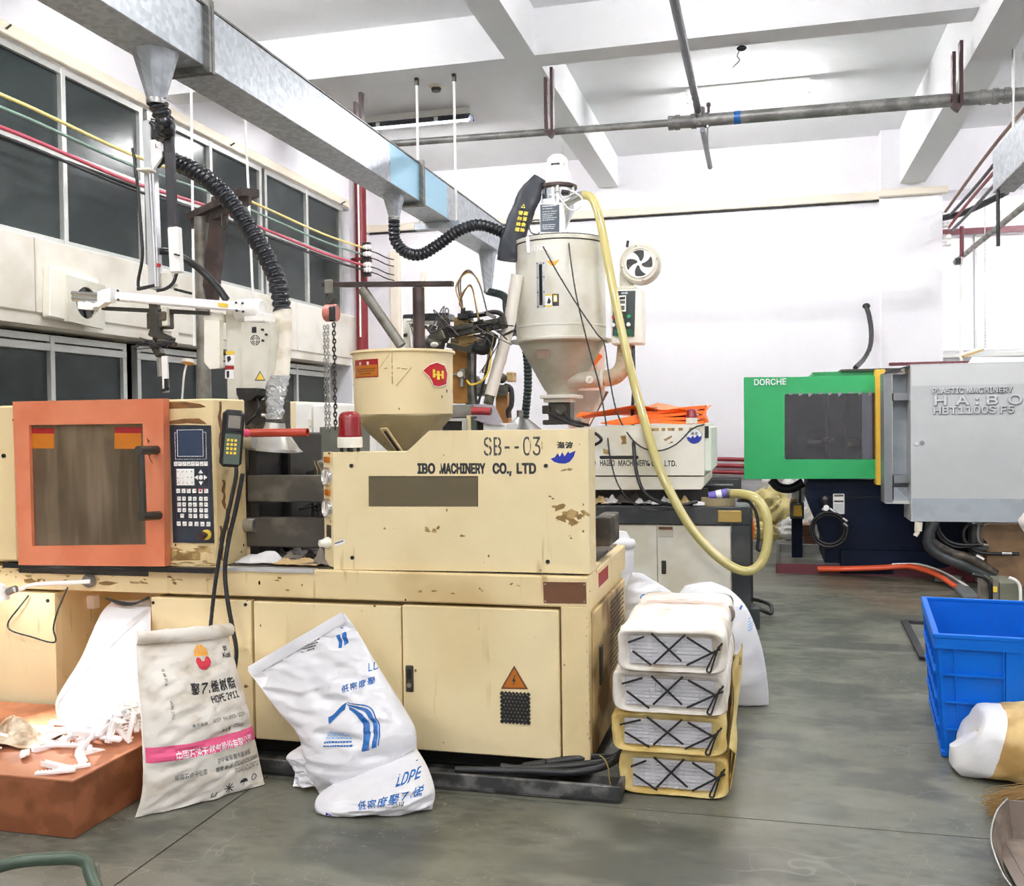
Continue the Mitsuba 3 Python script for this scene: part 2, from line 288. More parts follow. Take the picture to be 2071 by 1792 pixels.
# lettering -------------------------------------------------------------------------------------------------------
GC = '海波聚乙烯树脂中国石油天然气股份有限公司净含量辽宁省抚顺市新区销售电话化分执行标准昆仑低密度高温危险请勿触摸注意'
GD = bytes([7,31,40,239,60,191,74,197,76,180,95,179,99,145,88,156,86,157,74,148,73,145,89,122,108,82,124,87,120,104,208,105,208,122,111,123,103,136,199,138,199,179,213,180,215,195,213,197,198,198,196,223,208,226,208,240,86,240,91,198,75,198,60,240,6,148,157,162,172,164,179,180,179,181,155,148,155,6,143,200,158,216,160,224,177,224,179,198,143,198,5,117,155,115,180,148,178,130,160,129,155,5,111,198,109,225,144,223,125,203,124,198,9,37,96,47,85,74,99,83,106,83,108,76,118,72,120,56,109,38,99,6,26,156,37,143,62,157,71,165,62,178,60,178,6,27,77,240,84,215,87,193,90,112,136,111,137,84,153,82,155,83,156,111,200,111,212,115,207,132,195,158,179,152,187,130,156,130,156,161,188,161,198,166,188,196,166,230,179,240,126,240,138,230,125,212,108,180,96,240,6,127,180,139,201,152,217,166,198,175,180,129,179,4,107,160,136,161,136,130,107,130,7,36,96,45,85,48,85,71,98,83,108,75,120,71,121,6,40,240,63,192,67,192,78,201,78,203,61,240,8,26,149,34,139,37,139,65,154,73,161,64,174,61,174,26,153,6,50,26,163,44,159,44,106,29,104,30,91,126,91,128,98,197,99,205,103,198,121,183,143,204,158,209,164,197,175,168,156,137,176,180,172,191,183,130,195,130,202,143,216,189,192,202,200,203,202,198,206,160,226,188,240,149,240,131,228,129,240,111,240,109,239,105,241,60,240,100,224,110,227,109,212,40,231,27,219,28,217,66,209,95,201,110,206,110,196,49,199,40,185,41,183,97,180,97,171,28,177,13,116,152,125,153,128,158,131,158,151,146,124,129,132,119,141,120,167,133,180,115,127,114,125,106,116,106,5,116,177,126,178,126,175,121,169,116,169,4,63,133,96,134,97,129,64,128,4,63,112,97,113,97,106,63,106,4,64,149,63,158,97,155,97,149,2,6,184,240,188,226,190,204,192,202,208,208,204,240,14,36,227,41,214,54,197,139,119,37,117,38,99,172,98,183,106,181,110,112,168,67,211,56,229,60,240,37,240,3,66,39,240,46,220,52,185,54,84,69,84,71,154,81,118,98,125,133,113,127,109,98,99,108,86,156,102,185,83,200,89,195,96,178,109,208,126,208,129,200,139,197,140,156,121,145,127,151,130,146,145,212,148,211,163,162,165,163,183,203,184,203,240,169,240,169,237,186,236,186,203,184,201,163,201,162,241,146,240,145,202,125,201,123,240,107,240,106,209,95,214,84,203,84,201,100,186,115,165,92,163,92,147,125,146,129,135,103,142,94,132,82,165,80,167,70,164,68,193,68,199,91,230,93,237,90,240,78,240,64,221,56,240,4,137,164,127,183,145,183,146,164,8,26,172,31,153,35,124,47,125,46,150,40,177,35,179,28,176,2,40,86,148,92,142,98,139,116,164,122,131,122,124,90,123,90,107,131,106,141,110,141,126,179,126,180,84,196,83,198,126,214,128,213,143,198,146,197,240,180,240,179,207,167,211,165,209,145,167,145,165,158,160,179,195,179,145,142,144,139,141,129,188,145,219,146,225,137,233,133,234,121,214,108,240,87,240,101,214,110,189,24,24,218,35,194,48,146,48,143,29,142,29,125,50,124,51,83,67,83,68,124,86,126,85,141,68,143,68,148,90,189,82,201,79,202,70,183,68,183,67,240,51,240,50,203,34,233,32,232,6,22,109,84,126,84,128,113,192,94,203,106,202,108,166,121,128,131,127,143,131,146,189,146,193,142,196,123,198,122,212,128,211,143,207,155,201,161,192,164,129,164,116,160,109,148,8,111,179,202,179,203,240,185,240,183,228,129,228,128,240,111,240,4,129,210,184,211,184,196,129,196,9,31,240,37,199,38,90,95,89,96,240,79,240,77,203,54,203,48,240,4,55,183,78,184,78,155,55,155,4,55,135,78,136,78,107,55,107,3,16,37,119,109,117,110,83,128,83,129,117,200,118,201,216,184,216,182,206,129,206,128,241,110,240,109,206,56,206,55,217,38,217,4,129,185,182,186,182,137,129,137,4,56,185,109,186,109,137,56,137,3,8,35,93,203,92,204,240,185,240,183,110,54,110,53,240,35,240,21,64,228,64,212,110,210,109,182,72,180,73,165,109,164,109,140,67,139,67,123,172,123,171,139,128,140,127,163,167,165,167,181,151,183,170,205,165,211,176,212,175,228,5,127,210,154,211,136,189,141,182,128,182,2,18,23,213,59,172,74,147,86,118,85,117,33,116,31,115,32,98,208,99,207,116,109,117,87,164,196,166,196,240,67,240,65,197,36,224,34,224,4,86,237,176,238,176,184,86,184,6,17,91,125,93,124,138,123,139,83,156,84,157,123,205,125,205,240,187,240,186,200,157,200,157,241,138,240,138,200,110,200,109,240,91,240,4,157,179,187,180,187,143,157,143,4,110,179,138,180,138,143,110,143,8,37,95,46,85,48,85,79,101,87,107,87,109,76,122,37,99,4,43,239,67,197,80,207,64,240,10,26,152,35,140,38,140,67,155,75,161,75,163,69,173,64,176,49,166,27,154,1,26,31,178,32,160,106,159,108,149,108,117,39,116,39,98,200,99,199,116,129,118,128,159,208,160,208,178,134,179,141,195,153,213,183,240,152,240,136,222,120,195,104,223,88,240,55,240,86,213,96,198,103,179,8,50,25,156,55,114,70,81,87,86,84,100,115,100,124,104,122,124,150,124,152,85,167,85,170,94,184,87,207,115,198,123,209,125,210,141,171,143,171,147,187,182,198,195,213,206,213,208,202,221,193,216,175,197,160,173,151,188,136,205,120,217,109,222,98,211,98,209,116,197,131,183,142,166,148,146,148,143,119,142,116,139,103,164,85,188,66,205,41,219,29,206,52,192,68,177,49,163,46,158,36,165,5,171,97,169,97,169,124,191,124,185,113,5,69,126,76,126,96,136,102,117,74,117,5,53,150,60,152,79,164,88,152,64,136,5,170,231,171,227,186,222,199,240,178,240,4,128,229,145,226,151,240,132,240,4,87,229,103,227,106,240,89,240,4,43,239,53,223,69,227,63,240,2,4,199,240,201,225,214,235,213,240,24,24,160,53,119,70,82,87,86,83,104,206,105,206,121,74,122,68,131,191,133,192,147,190,149,70,149,67,134,49,159,174,161,179,207,185,240,166,240,165,238,156,178,49,177,48,162,38,169,4,39,32,239,38,196,40,90,98,90,100,153,111,144,118,132,121,115,122,90,186,90,187,142,209,143,211,158,182,161,176,158,170,148,169,108,140,108,134,141,125,156,111,169,194,171,202,175,192,202,169,234,176,240,131,240,138,233,124,214,111,189,103,187,103,172,106,169,100,162,98,240,82,240,80,203,56,203,50,239,5,131,189,140,207,154,222,168,207,178,190,4,57,135,81,136,81,108,57,108,4,58,155,57,184,81,184,81,155,2,32,74,163,88,149,101,131,119,88,136,91,136,95,126,123,106,160,184,160,166,127,157,100,155,90,166,87,172,88,180,113,194,139,216,161,205,176,202,176,192,169,186,241,168,240,171,179,141,179,134,212,122,240,100,240,114,214,121,179,98,178,95,171,85,178,12,34,181,25,163,37,148,52,124,70,84,87,88,81,106,69,133,68,240,50,240,49,168,36,181,3,24,26,193,58,160,78,128,77,126,31,126,31,109,87,108,96,84,101,83,114,87,109,108,209,110,208,126,100,127,91,144,185,146,185,240,168,240,166,231,89,231,87,240,69,240,68,180,37,205,4,88,212,167,213,167,197,88,197,4,89,164,88,179,167,179,167,164,4,20,106,92,198,93,198,181,197,183,159,185,168,208,197,187,200,187,209,197,210,199,207,202,178,223,192,240,167,240,164,237,150,212,139,184,125,184,124,240,106,240,4,125,165,179,166,179,146,125,146,4,125,127,179,128,179,109,125,109,20,36,240,37,91,88,90,99,97,81,149,93,170,98,184,95,211,89,219,83,222,63,223,59,210,59,207,77,205,80,198,77,175,63,152,76,109,54,109,53,240,3,7,137,98,137,93,153,87,181,129,214,164,200,179,171,149,15,44,240,57,228,69,213,97,170,110,146,114,144,130,151,130,154,112,185,79,233,160,228,140,198,149,192,157,190,195,240,9,28,168,57,135,70,115,83,89,101,93,100,100,88,124,55,169,43,179,4,6,36,96,198,96,199,240,180,240,179,114,36,113,4,37,132,160,131,161,146,38,147,6,50,167,146,166,147,232,70,234,67,240,50,240,4,68,184,68,216,128,216,128,183,5,36,28,102,29,97,42,91,75,137,92,118,114,82,130,87,127,99,166,99,174,104,177,108,163,134,196,135,197,168,213,171,212,186,197,187,196,229,180,229,178,222,148,222,147,240,130,240,129,222,85,221,86,204,129,203,129,187,74,186,73,170,129,168,129,153,89,151,82,155,69,142,57,146,4,148,202,178,203,178,187,148,187,4,148,153,148,168,178,168,178,152,4,116,117,105,134,140,134,150,117,6,34,241,58,185,60,183,73,190,74,195,56,239,2,19,25,150,27,146,47,138,85,116,109,94,119,82,133,88,135,91,133,98,164,123,189,136,216,146,204,161,194,159,148,134,120,110,84,140,39,163,36,163,25,54,240,54,199,128,198,146,178,56,176,56,160,125,159,122,154,98,136,108,127,111,126,121,132,142,148,135,159,169,159,180,165,176,172,154,197,185,200,185,240,167,240,166,218,164,216,73,216,72,240,9,4,28,148,210,147,211,160,29,161,13,44,240,44,229,46,228,109,226,108,221,50,220,51,167,191,168,191,220,130,221,129,226,194,228,196,240,4,129,206,171,207,172,202,130,201,4,129,186,171,187,172,181,130,180,4,68,206,108,207,109,202,69,201,4,68,186,108,187,109,181,69,180,4,54,142,54,89,185,89,185,141,4,73,122,73,128,166,127,165,122,4,73,102,73,108,166,107,165,102,3,18,85,97,87,95,196,95,206,103,206,105,178,133,159,149,158,223,156,232,150,237,135,240,113,240,107,224,138,222,139,142,156,129,171,114,86,113,8,27,169,27,151,70,151,72,230,85,240,37,240,52,228,52,171,7,33,98,37,92,47,87,71,112,78,123,65,133,63,132,2,8,33,180,33,163,207,163,206,180,129,181,128,240,110,240,109,181,14,38,112,114,111,105,86,122,82,133,102,136,111,201,112,202,153,185,154,183,152,182,131,57,131,55,153,39,154,4,29,25,170,77,160,108,150,109,83,126,83,127,141,143,133,160,119,171,122,151,103,153,99,163,93,167,94,178,103,210,136,207,141,196,148,176,127,157,145,124,164,186,166,187,240,168,240,166,234,83,234,81,240,64,240,63,182,36,186,4,82,217,166,218,167,209,83,208,4,82,191,166,192,167,183,83,182,6,33,144,58,116,72,94,89,99,75,124,48,153,2,5,198,240,199,227,201,227,214,233,214,240,44,24,190,50,181,50,141,27,140,26,125,27,123,50,122,52,83,68,83,69,122,93,124,92,140,69,141,70,175,89,169,91,153,130,152,132,113,100,112,100,95,199,96,198,112,152,113,150,152,213,154,212,170,168,171,167,240,149,240,148,175,133,219,120,240,96,240,107,226,116,210,123,191,127,171,95,171,95,186,69,196,68,240,51,240,50,202,28,207,5,17,115,108,116,92,212,93,211,108,172,109,167,123,168,124,204,126,203,224,187,223,186,143,139,143,137,224,121,224,121,126,147,124,151,110,13,138,239,146,228,152,211,154,154,169,153,172,155,172,198,169,220,177,225,194,240,169,240,163,236,159,240,5,91,240,92,89,107,89,108,91,108,240,4,64,240,65,104,79,105,79,240,6,31,240,36,204,36,91,52,90,50,226,47,240,1,31,28,112,111,111,101,86,115,81,119,83,135,111,210,112,210,130,129,131,129,153,193,154,194,234,191,238,189,241,145,240,141,230,142,228,174,227,174,173,129,173,128,240,110,241,109,173,68,173,66,240,48,240,48,154,109,153,109,131,30,130,28,129,4,24,90,212,91,208,102,203,119,231,121,231,127,199,129,102,169,93,192,86,197,89,206,100,147,117,147,150,212,151,213,153,212,168,192,169,191,240,173,240,172,169,147,169,144,210,138,240,105,240,29,27,165,28,149,50,147,42,120,30,118,30,104,66,102,61,86,77,82,88,102,120,103,122,105,122,117,111,120,102,147,124,149,125,164,86,166,86,181,122,183,122,199,86,200,85,240,68,240,67,200,28,198,29,183,67,182,67,166,4,62,120,68,148,83,148,92,120,7,26,238,37,222,46,204,60,207,58,216,45,240,27,240,2,7,37,95,39,93,205,93,206,111,56,112,55,240,37,240,18,63,224,94,200,117,179,70,136,71,133,83,125,130,164,148,143,165,118,181,124,172,141,145,177,188,223,175,236,173,236,131,192,107,214,77,236,6,6,175,130,175,126,197,88,211,94,210,100,188,135,12,108,240,109,140,148,139,149,83,165,82,167,139,206,141,206,240,189,240,187,228,126,228,125,240,4,126,209,188,210,188,193,126,193,4,126,174,188,175,188,158,126,158,6,106,96,117,90,121,91,139,123,138,130,125,135,30,25,133,41,111,55,83,70,89,65,106,103,108,102,124,54,125,44,139,98,141,100,143,99,158,77,159,77,181,103,182,105,198,77,200,77,234,99,227,102,240,59,240,58,200,31,199,30,197,31,182,58,181,58,159,40,158,38,148,33,147,4,36,24,144,49,115,69,82,85,87,79,104,117,104,111,87,126,82,140,104,196,105,196,119,138,120,138,129,186,130,186,144,138,145,138,152,186,154,188,155,189,167,138,169,138,178,200,180,201,195,73,196,70,204,188,206,190,208,190,240,171,240,169,223,72,223,71,240,53,240,52,144,36,157,4,72,152,117,153,118,146,73,145,4,72,128,118,129,118,120,72,120,4,73,169,72,179,118,179,118,169,5,18,43,113,107,111,109,83,127,84,128,111,193,112,195,214,213,223,212,240,193,240,193,217,128,217,127,240,108,240,106,217,63,217,61,228,44,228,4,127,196,175,197,175,173,128,173,4,127,153,175,154,175,131,128,131,4,63,196,107,197,107,173,63,173,4,63,153,107,154,107,131,63,131,2,39,27,163,27,146,71,146,73,224,76,224,89,214,92,214,97,224,100,226,102,192,141,191,141,164,92,162,91,146,141,144,141,114,96,117,91,102,149,93,191,84,201,95,202,99,161,109,161,144,212,145,213,161,161,163,161,190,201,193,201,240,183,240,181,210,120,210,119,240,101,240,99,229,84,240,53,240,54,164,8,38,98,48,88,50,88,72,108,80,119,69,130,67,130,38,100,3,5,192,239,195,207,198,206,213,214,211,240,14,82,208,120,182,122,86,140,87,141,166,173,136,192,112,209,122,184,154,141,192,140,240,121,240,120,207,95,221,12,26,164,57,127,80,84,85,83,97,87,98,91,79,130,78,240,59,240,58,162,39,180,36,179,1,32,27,166,27,163,59,130,83,87,99,90,102,93,88,122,65,157,178,157,139,95,139,92,155,86,182,128,214,160,213,162,200,175,184,164,177,241,158,240,162,203,162,177,113,177,104,213,91,237,88,240,62,240,75,226,84,211,92,177,56,176,53,168,41,177,4,4,197,240,199,226,214,235,213,240,30,25,190,52,181,52,143,28,142,28,125,52,124,53,83,70,83,71,124,122,124,123,83,140,82,142,124,186,126,187,240,170,240,167,214,158,222,134,206,117,240,93,240,106,222,116,195,96,182,92,188,71,196,70,240,53,240,52,202,30,208,5,137,184,141,188,167,203,167,143,141,143,8,71,174,90,170,94,175,101,167,105,167,120,174,122,143,71,143,4,8,96,151,212,151,212,167,183,168,182,240,164,240,163,169,97,167,4,105,95,206,95,206,112,106,112,12,23,190,24,186,44,169,61,151,80,126,97,132,75,164,74,240,56,240,55,188,36,202,34,202,8,25,130,26,126,47,109,73,82,89,89,78,104,37,141,34,141,5,8,102,147,212,146,211,163,164,164,163,240,145,240,144,164,103,163,6,174,187,187,182,190,183,204,216,211,240,193,240,4,111,99,201,98,201,115,112,115,6,92,241,106,213,116,184,133,186,127,208,113,239,26,23,208,41,178,53,145,52,143,29,142,28,126,57,124,58,84,76,83,77,124,102,125,104,127,102,142,78,143,78,146,101,176,103,182,95,193,92,194,80,175,77,174,76,240,58,240,57,186,34,225,31,224,6,29,60,167,86,131,107,85,124,89,115,118,151,119,151,115,139,91,154,84,171,113,170,118,208,120,207,135,166,136,166,158,205,160,203,175,166,176,166,198,203,199,204,215,166,216,166,238,210,239,212,240,91,240,90,162,88,162,73,178,4,109,237,146,238,146,216,109,216,4,109,197,146,198,146,176,109,176,4,109,157,146,158,146,136,109,136,6,34,240,58,185,60,183,73,190,74,195,55,240,6,28,102,28,98,43,92,62,119,72,138,55,146,6,4,195,240,197,223,213,230,212,240,11,126,172,144,173,145,202,169,193,190,181,197,184,206,193,184,206,146,221,144,240,126,240,4,48,167,48,89,191,89,192,166,4,66,106,67,119,173,118,171,105,4,67,136,67,150,173,149,172,136,8,50,173,68,172,70,193,117,194,117,211,70,212,69,240,50,240,2,30,26,157,27,154,66,133,86,118,103,102,119,82,134,88,133,97,168,128,216,154,203,169,200,169,162,147,122,112,119,112,104,127,73,152,85,155,86,192,125,179,159,161,163,162,175,172,175,174,133,196,87,212,85,241,67,240,66,157,37,171,4,170,239,175,216,191,223,189,240,5,4,198,240,201,219,214,227,213,240,18,93,105,152,93,187,83,191,84,203,96,200,99,167,110,170,159,211,160,210,177,172,178,177,211,186,240,166,240,151,178,111,178,110,240,93,240,4,111,120,111,158,150,159,148,113,4,134,226,147,222,157,240,140,240,10,30,182,23,166,52,125,71,84,88,88,70,133,69,240,52,240,51,166,33,184,5,42,26,197,27,193,41,189,27,177,42,161,52,144,33,141,34,100,109,99,107,83,123,81,130,99,206,101,205,142,188,142,187,118,106,119,133,137,135,143,157,123,171,130,168,136,153,151,114,178,113,181,154,180,157,175,159,160,176,164,164,151,164,149,177,141,212,178,212,180,202,188,198,189,177,165,170,189,158,197,93,197,82,194,35,210,15,43,185,48,187,77,176,79,137,95,138,96,167,123,151,108,139,88,127,93,118,52,118,52,141,56,140,70,147,59,167,4,172,211,190,211,190,240,172,240,4,110,201,128,202,128,240,110,240,4,50,213,68,213,68,240,50,240,6,21,34,240,38,222,42,185,44,103,118,102,113,86,130,82,141,102,211,104,210,120,176,121,177,139,208,140,209,155,177,156,175,188,96,188,94,156,62,155,60,198,53,240,4,114,121,114,139,157,139,157,121,4,114,171,157,172,157,156,114,156,4,94,139,94,121,62,121,62,139,10,66,198,184,197,193,202,194,205,185,219,161,240,111,240,89,221,84,214,66,213,6,108,216,123,228,136,235,153,225,165,215,108,214,6,9,30,120,30,104,110,103,106,87,120,82,124,83,132,103,208,104,208,120,9,37,180,200,179,203,180,202,240,184,240,182,196,56,196,55,240,37,240,4,60,129,180,128,180,171,61,171,4,79,155,160,156,161,144,80,143,4,74,204,161,204,162,240,74,240,4,92,220,92,233,145,233,144,219,7,16,86,187,199,186,200,240,183,240,181,203,167,203,166,240,151,240,149,203,135,203,134,240,119,240,117,203,104,203,103,240,86,240,4,93,92,192,91,193,170,94,171,4,111,153,174,154,174,140,111,140,4,111,122,174,123,174,108,111,108,9,38,95,46,85,49,85,78,100,85,105,85,108,77,120,74,120,39,99,6,40,239,66,192,69,190,81,200,81,202,62,239,8,26,149,34,140,37,140,65,154,74,162,66,174,63,175,26,153,4,4,194,240,196,222,213,230,211,240,18,25,152,59,117,82,82,100,85,98,95,147,95,156,101,159,104,147,129,209,131,208,147,70,148,68,201,58,240,38,240,49,203,51,155,37,163,4,86,113,76,130,122,129,131,113,14,87,165,182,164,181,193,175,220,164,227,135,227,130,214,130,211,155,212,159,209,163,181,106,181,105,240,87,240,7,14,85,151,120,120,147,81,162,86,160,94,168,105,192,129,218,148,208,165,187,149,184,161,115,161,112,154,95,165,4,123,143,124,145,180,143,150,111,6,162,240,175,210,189,174,204,176,206,178,179,239,7,140,176,149,173,156,175,164,218,164,222,161,224,149,225,6,102,181,114,177,118,179,130,220,129,228,115,230,13,35,91,84,90,94,96,76,149,90,175,91,207,83,219,75,222,58,222,55,212,53,211,52,240,35,240,8,53,205,70,205,75,197,75,186,70,170,58,152,71,108,53,108,6,27,88,149,90,147,140,146,140,138,100,137,100,123,140,122,140,115,95,113,94,100,96,98,140,97,141,83,158,83,160,97,207,99,206,113,160,114,160,122,200,123,200,137,160,138,160,145,211,147,213,148,212,162,89,162,4,103,172,196,171,197,240,103,240,4,121,223,179,224,179,213,121,213,4,121,196,179,197,179,187,121,187,9,26,147,74,147,75,227,94,216,99,232,89,240,56,240,55,164,27,163,6,39,97,51,87,79,113,82,120,71,131,69,130,1,35,24,171,38,155,52,133,73,83,91,87,84,113,206,114,207,116,202,205,197,240,178,240,183,201,187,133,164,133,147,193,123,240,100,240,113,221,126,195,137,162,143,133,118,133,95,189,76,219,57,240,38,240,34,235,51,219,69,196,88,160,97,133,74,133,63,153,40,184,24,174,9,17,120,200,120,122,151,120,152,84,170,83,172,120,205,122,204,199,171,201,171,236,186,235,177,214,191,208,207,240,149,240,151,238,151,201,4,170,182,187,183,187,138,170,138,4,136,182,152,183,152,138,136,138,21,24,147,45,114,56,83,73,87,71,100,96,100,105,106,96,131,113,134,113,240,98,240,96,221,84,221,83,240,69,240,67,221,54,221,50,240,34,240,38,209,38,160,4,84,167,97,168,97,149,84,149,4,84,185,84,204,97,204,97,184,4,64,117,58,132,76,132,83,117,4,56,184,56,204,68,204,68,184,4,56,167,68,168,68,149,56,149,5,36,84,226,84,210,134,209,137,201,135,197,97,195,97,132,117,130,117,117,88,115,88,100,117,98,118,83,134,83,136,98,162,98,163,83,180,83,181,98,208,99,208,115,181,117,181,130,198,132,198,195,156,197,154,208,208,210,209,225,168,227,178,241,155,240,148,231,141,240,117,240,126,227,4,115,180,179,181,180,173,116,172,5,115,155,179,156,180,148,178,146,116,146,4,136,129,162,130,162,116,136,116,22,25,191,50,181,49,141,28,140,27,125,28,123,49,122,50,84,67,83,68,122,89,124,87,140,68,141,68,176,88,172,92,186,87,189,68,196,67,240,50,240,49,203,30,207,4,25,85,121,142,120,128,90,128,87,141,82,144,82,154,98,162,115,161,120,208,121,208,138,157,140,157,180,201,181,201,198,157,199,156,240,137,240,136,199,93,198,92,196,93,181,136,180,136,139,85,138,9,37,96,46,85,48,85,77,100,86,106,86,109,80,118,75,121,38,99,7,43,241,69,193,71,190,74,191,84,201,84,203,65,239,6,26,152,37,140,72,159,75,163,67,175,63,176,9,17,33,145,33,130,77,128,71,114,42,113,42,98,110,97,107,85,120,81,125,83,134,97,197,98,196,113,170,114,163,129,208,131,207,145,4,93,114,98,129,140,130,148,115,5,166,226,167,223,181,218,199,240,178,240,11,56,153,184,153,184,214,125,215,125,217,143,231,136,240,128,241,101,221,100,215,57,214,4,74,174,164,175,165,168,75,167,4,74,199,164,200,165,191,75,190,5,150,234,154,233,166,238,167,240,150,240,4,78,222,95,222,95,240,78,240,4,44,240,55,220,70,226,63,240])

_GL = {}
def _glyphs():
    d, at = GD, 0
    for c in GC:
        k = d[at]; at += 1; g = Polygon()
        for _ in range(k):
            m_ = d[at]; at += 1
            r = np.frombuffer(d[at:at + 2 * m_], np.uint8).reshape(-1, 2).astype(float); at += 2 * m_
            r[:, 1] = 222 - r[:, 1]
            q = Polygon(r); g = g.symmetric_difference(q if q.is_valid else q.buffer(0))
        _GL[c] = affinity.scale(affinity.translate(g, -20, 0), 1 / 200, 1 / 200, origin=(0, 0))
_glyphs()
def han(text, size, gap=1.04):
    return union_all([affinity.translate(affinity.scale(_GL[c], size, size, origin=(0, 0)), i * size * gap, 0) for i, c in enumerate(text) if c in _GL])
_LT = {}
def latin(text, h, bold=False, squeeze=1.0, mono=0.0):
    """shapely outline of Latin lettering; capitals h tall"""
    if (text, bold) not in _LT:
        m = meshkit.text_mesh(text, 1.0, 0.01, bold)
        v, f = np.array(m.vertices), np.array(m.faces)
        top = f[(v[f][:, :, 2] > 0.009).all(1)]
        _LT[text, bold] = union_all([Polygon(v[t][:, :2]) for t in top]).buffer(0.002).simplify(0.006)
    return affinity.scale(_LT[text, bold], h * squeeze, h, origin=(0, 0))
def at2(shape, x, z, rot=0.0):
    return affinity.translate(affinity.rotate(shape, rot, origin=(0, 0)), x, z)
def decal(shape, y, th=0.0012):
    """flat print on a surface that faces the photographer (plane y)"""
    v, f = ext(shape, th)
    return np.stack([v[:, 0], y - v[:, 2], v[:, 1]], 1), f

# ---------------------------------------------------------------- naming helpers
def uniq(k):
    n = seen.get(k, 0); seen[k] = n + 1
    return k if n == 0 else f'{k}_{n:03d}'
def thing(name, label, cat_, group=None):
    k = uniq(name); labels[k] = {'label': label, 'category': cat_}
    if group: labels[k]['group'] = group
    return k
def part(par, name, mesh, m, label=None, smooth=True):
    k = uniq(par + '__' + name)
    scene[k] = mikit.ply(mesh, m, smooth=smooth)
    if label: labels[k] = {'label': label}
    return k
def one(name, mesh, m, label, cat_, group=None):
    k = thing(name, label, cat_, group)
    scene[k] = mikit.ply(mesh, m, smooth=True)
    return k
def struct(name, mesh, m):
    scene[name] = mikit.ply(mesh, m, smooth=True); labels[name] = {'kind': 'structure'}
    seen[name] = 1
    return name

# ================================================================ THE SETTING
def fixture(x0, x1, y, lit, label, group=None, dz=0.0):
    t = thing('ceiling_light', label, 'ceiling light', group)
    part(t, 'housing', bx(x0, y - .045, 5.33 + dz, x1, y + .045, 5.42 + dz, .006), 'm_offwhite')
    for x in (x0, x1 - .035):
        part(t, 'end_socket', bx(x, y - .02, 5.25 + dz, x + .035, y + .02, 5.335 + dz, .005), 'm_white')
    k = part(t, 'fluorescent_tube', cyl((x0 + .035, y, 5.272 + dz), (x1 - .035, y, 5.272 + dz), .016, 14), 'm_white')
    if lit:
        scene[k]['emitter'] = {'type': 'area', 'radiance': {'type': 'rgb', 'value': [TUBE_RADIANCE * c for c in (1.0, 0.985, 0.99)]}}
    if lit == 2:
        part(t, 'reflector', prism([(y - .13, 5.25), (y - .05, 5.325), (y + .05, 5.325), (y + .13, 5.29), (y + .135, 5.30), (y + .05, 5.335), (y - .05, 5.335), (y - .135, 5.255)], x0 + .0, x1 - .0, 'X'), 'm_navy_glossy')
        for x in (x0 + .25, x0 + 1.0):
            part(t, 'tube_clip', bx(x, y - .139, 5.25, x + .05, y - .13, 5.30, .002), 'm_white')
M('m_navy_glossy', (40, 44, 62), 0.2, 0.3)
for i, (x0, x1, y, lit) in enumerate(BATTENS):
    if i == 0: fixture(x0, x1, y, lit, 'lit fluorescent tube on a white batten, behind the grey overhead pipe')
    elif i == 1: fixture(x0, x1, y, lit, 'fluorescent fitting with a dark reflector above its tube, beyond the sheet metal duct')
    else: fixture(x0, x1, y, lit, 'unseen fluorescent tube on a white batten, added to brighten the annex', 'ceiling lights of the hall')

for x in (4.2, 7.0): fixture(x, x + 1.4, 15.4, 1, 'unseen fluorescent tube on a white batten, added to brighten the annex', 'ceiling lights of the hall', -.28)  # unseen pair, added so that the annex comes out white
# floor of poured slabs with sawn joints
struct('floor', bx(-6.6, -6, -.2, 9.4, 19, -.012), 'm_joint')
xs, ys = [-6.6, -2.22, 3.1, 9.4], [-6, -1.2, 4.04, 9.3, 14.6, 19]
for i in range(3):
    for j in range(5):
        part('floor', 'slab', bx(xs[i] + .004, ys[j] + .003, -.1, xs[i + 1] - .004, ys[j + 1] - .003, 0), 'm_floor')
# ceiling and beams
struct('ceiling', bx(-6.6, -6, 5.42, 9.4, 14.6, 5.6), 'm_ceiling')
for yb in (-1.2, 3.9, 8.98):
    part('ceiling', 'cross_beam', bx(-6.0, yb, 4.99, 1.737, yb + .3, 5.43), 'm_beam')
    part('ceiling', 'cross_beam', bx(2.052, yb, 4.99, 9.0, yb + .3, 5.43), 'm_beam')
for (xa, xb_, za) in ((-2.33, -2.048, 4.989), (1.737, 2.052, 4.70)):
    part('ceiling', 'long_beam', bx(xa, -5.0, za, xb_, 14.35, 5.43), 'm_beam')
part('ceiling', 'long_beam', bx(5.6, -5.0, 4.7, 5.92, 14.35, 5.43), 'm_beam')
# back wall, pilaster, opening on the right of it
struct('wall_back', bx(-6.6, 14.3, 0, 1.52, 14.5, 5.5), 'm_plaster')
struct('wall_back_pilaster', bx(1.5, 14.05, 0, 2.26, 14.5, 5.5), 'm_plaster')
struct('wall_back_lintel', bx(2.26, 14.3, 4.62, 9.4, 14.55, 5.5), 'm_plaster')
struct('trim_1', bx(-5.95, 14.24, 4.55, 1.5, 14.32, 4.66, .01), 'm_cream_trim')
part('trim_1', 'cable', cyl((-5.9, 14.28, 4.535), (1.5, 14.28, 4.535), .012, 8), 'm_rubber')  # dark line standing in for the shadow gap under the trim
struct('trim_2', bx(1.47, 13.98, 4.53, 2.32, 14.1, 4.62, .01), 'm_cream_trim')
struct('ceiling_annex', bx(2.2, 14.5, 5.15, 9.4, 18.2, 5.3), 'm_ceiling')
struct('wall_annex', bx(2.2, 17.6, 0, 9.4, 17.8, 5.2), 'm_plaster')
struct('wall_annex_side', bx(2.1, 14.5, 0, 2.26, 17.7, 5.2), 'm_plaster')
struct('wall_right', bx(9.0, -6, 0, 9.2, 18, 5.5), 'm_plaster')
struct('wall_front', bx(-6.6, -5.2, 0, 9.2, -5.0, 5.5), 'm_plaster')
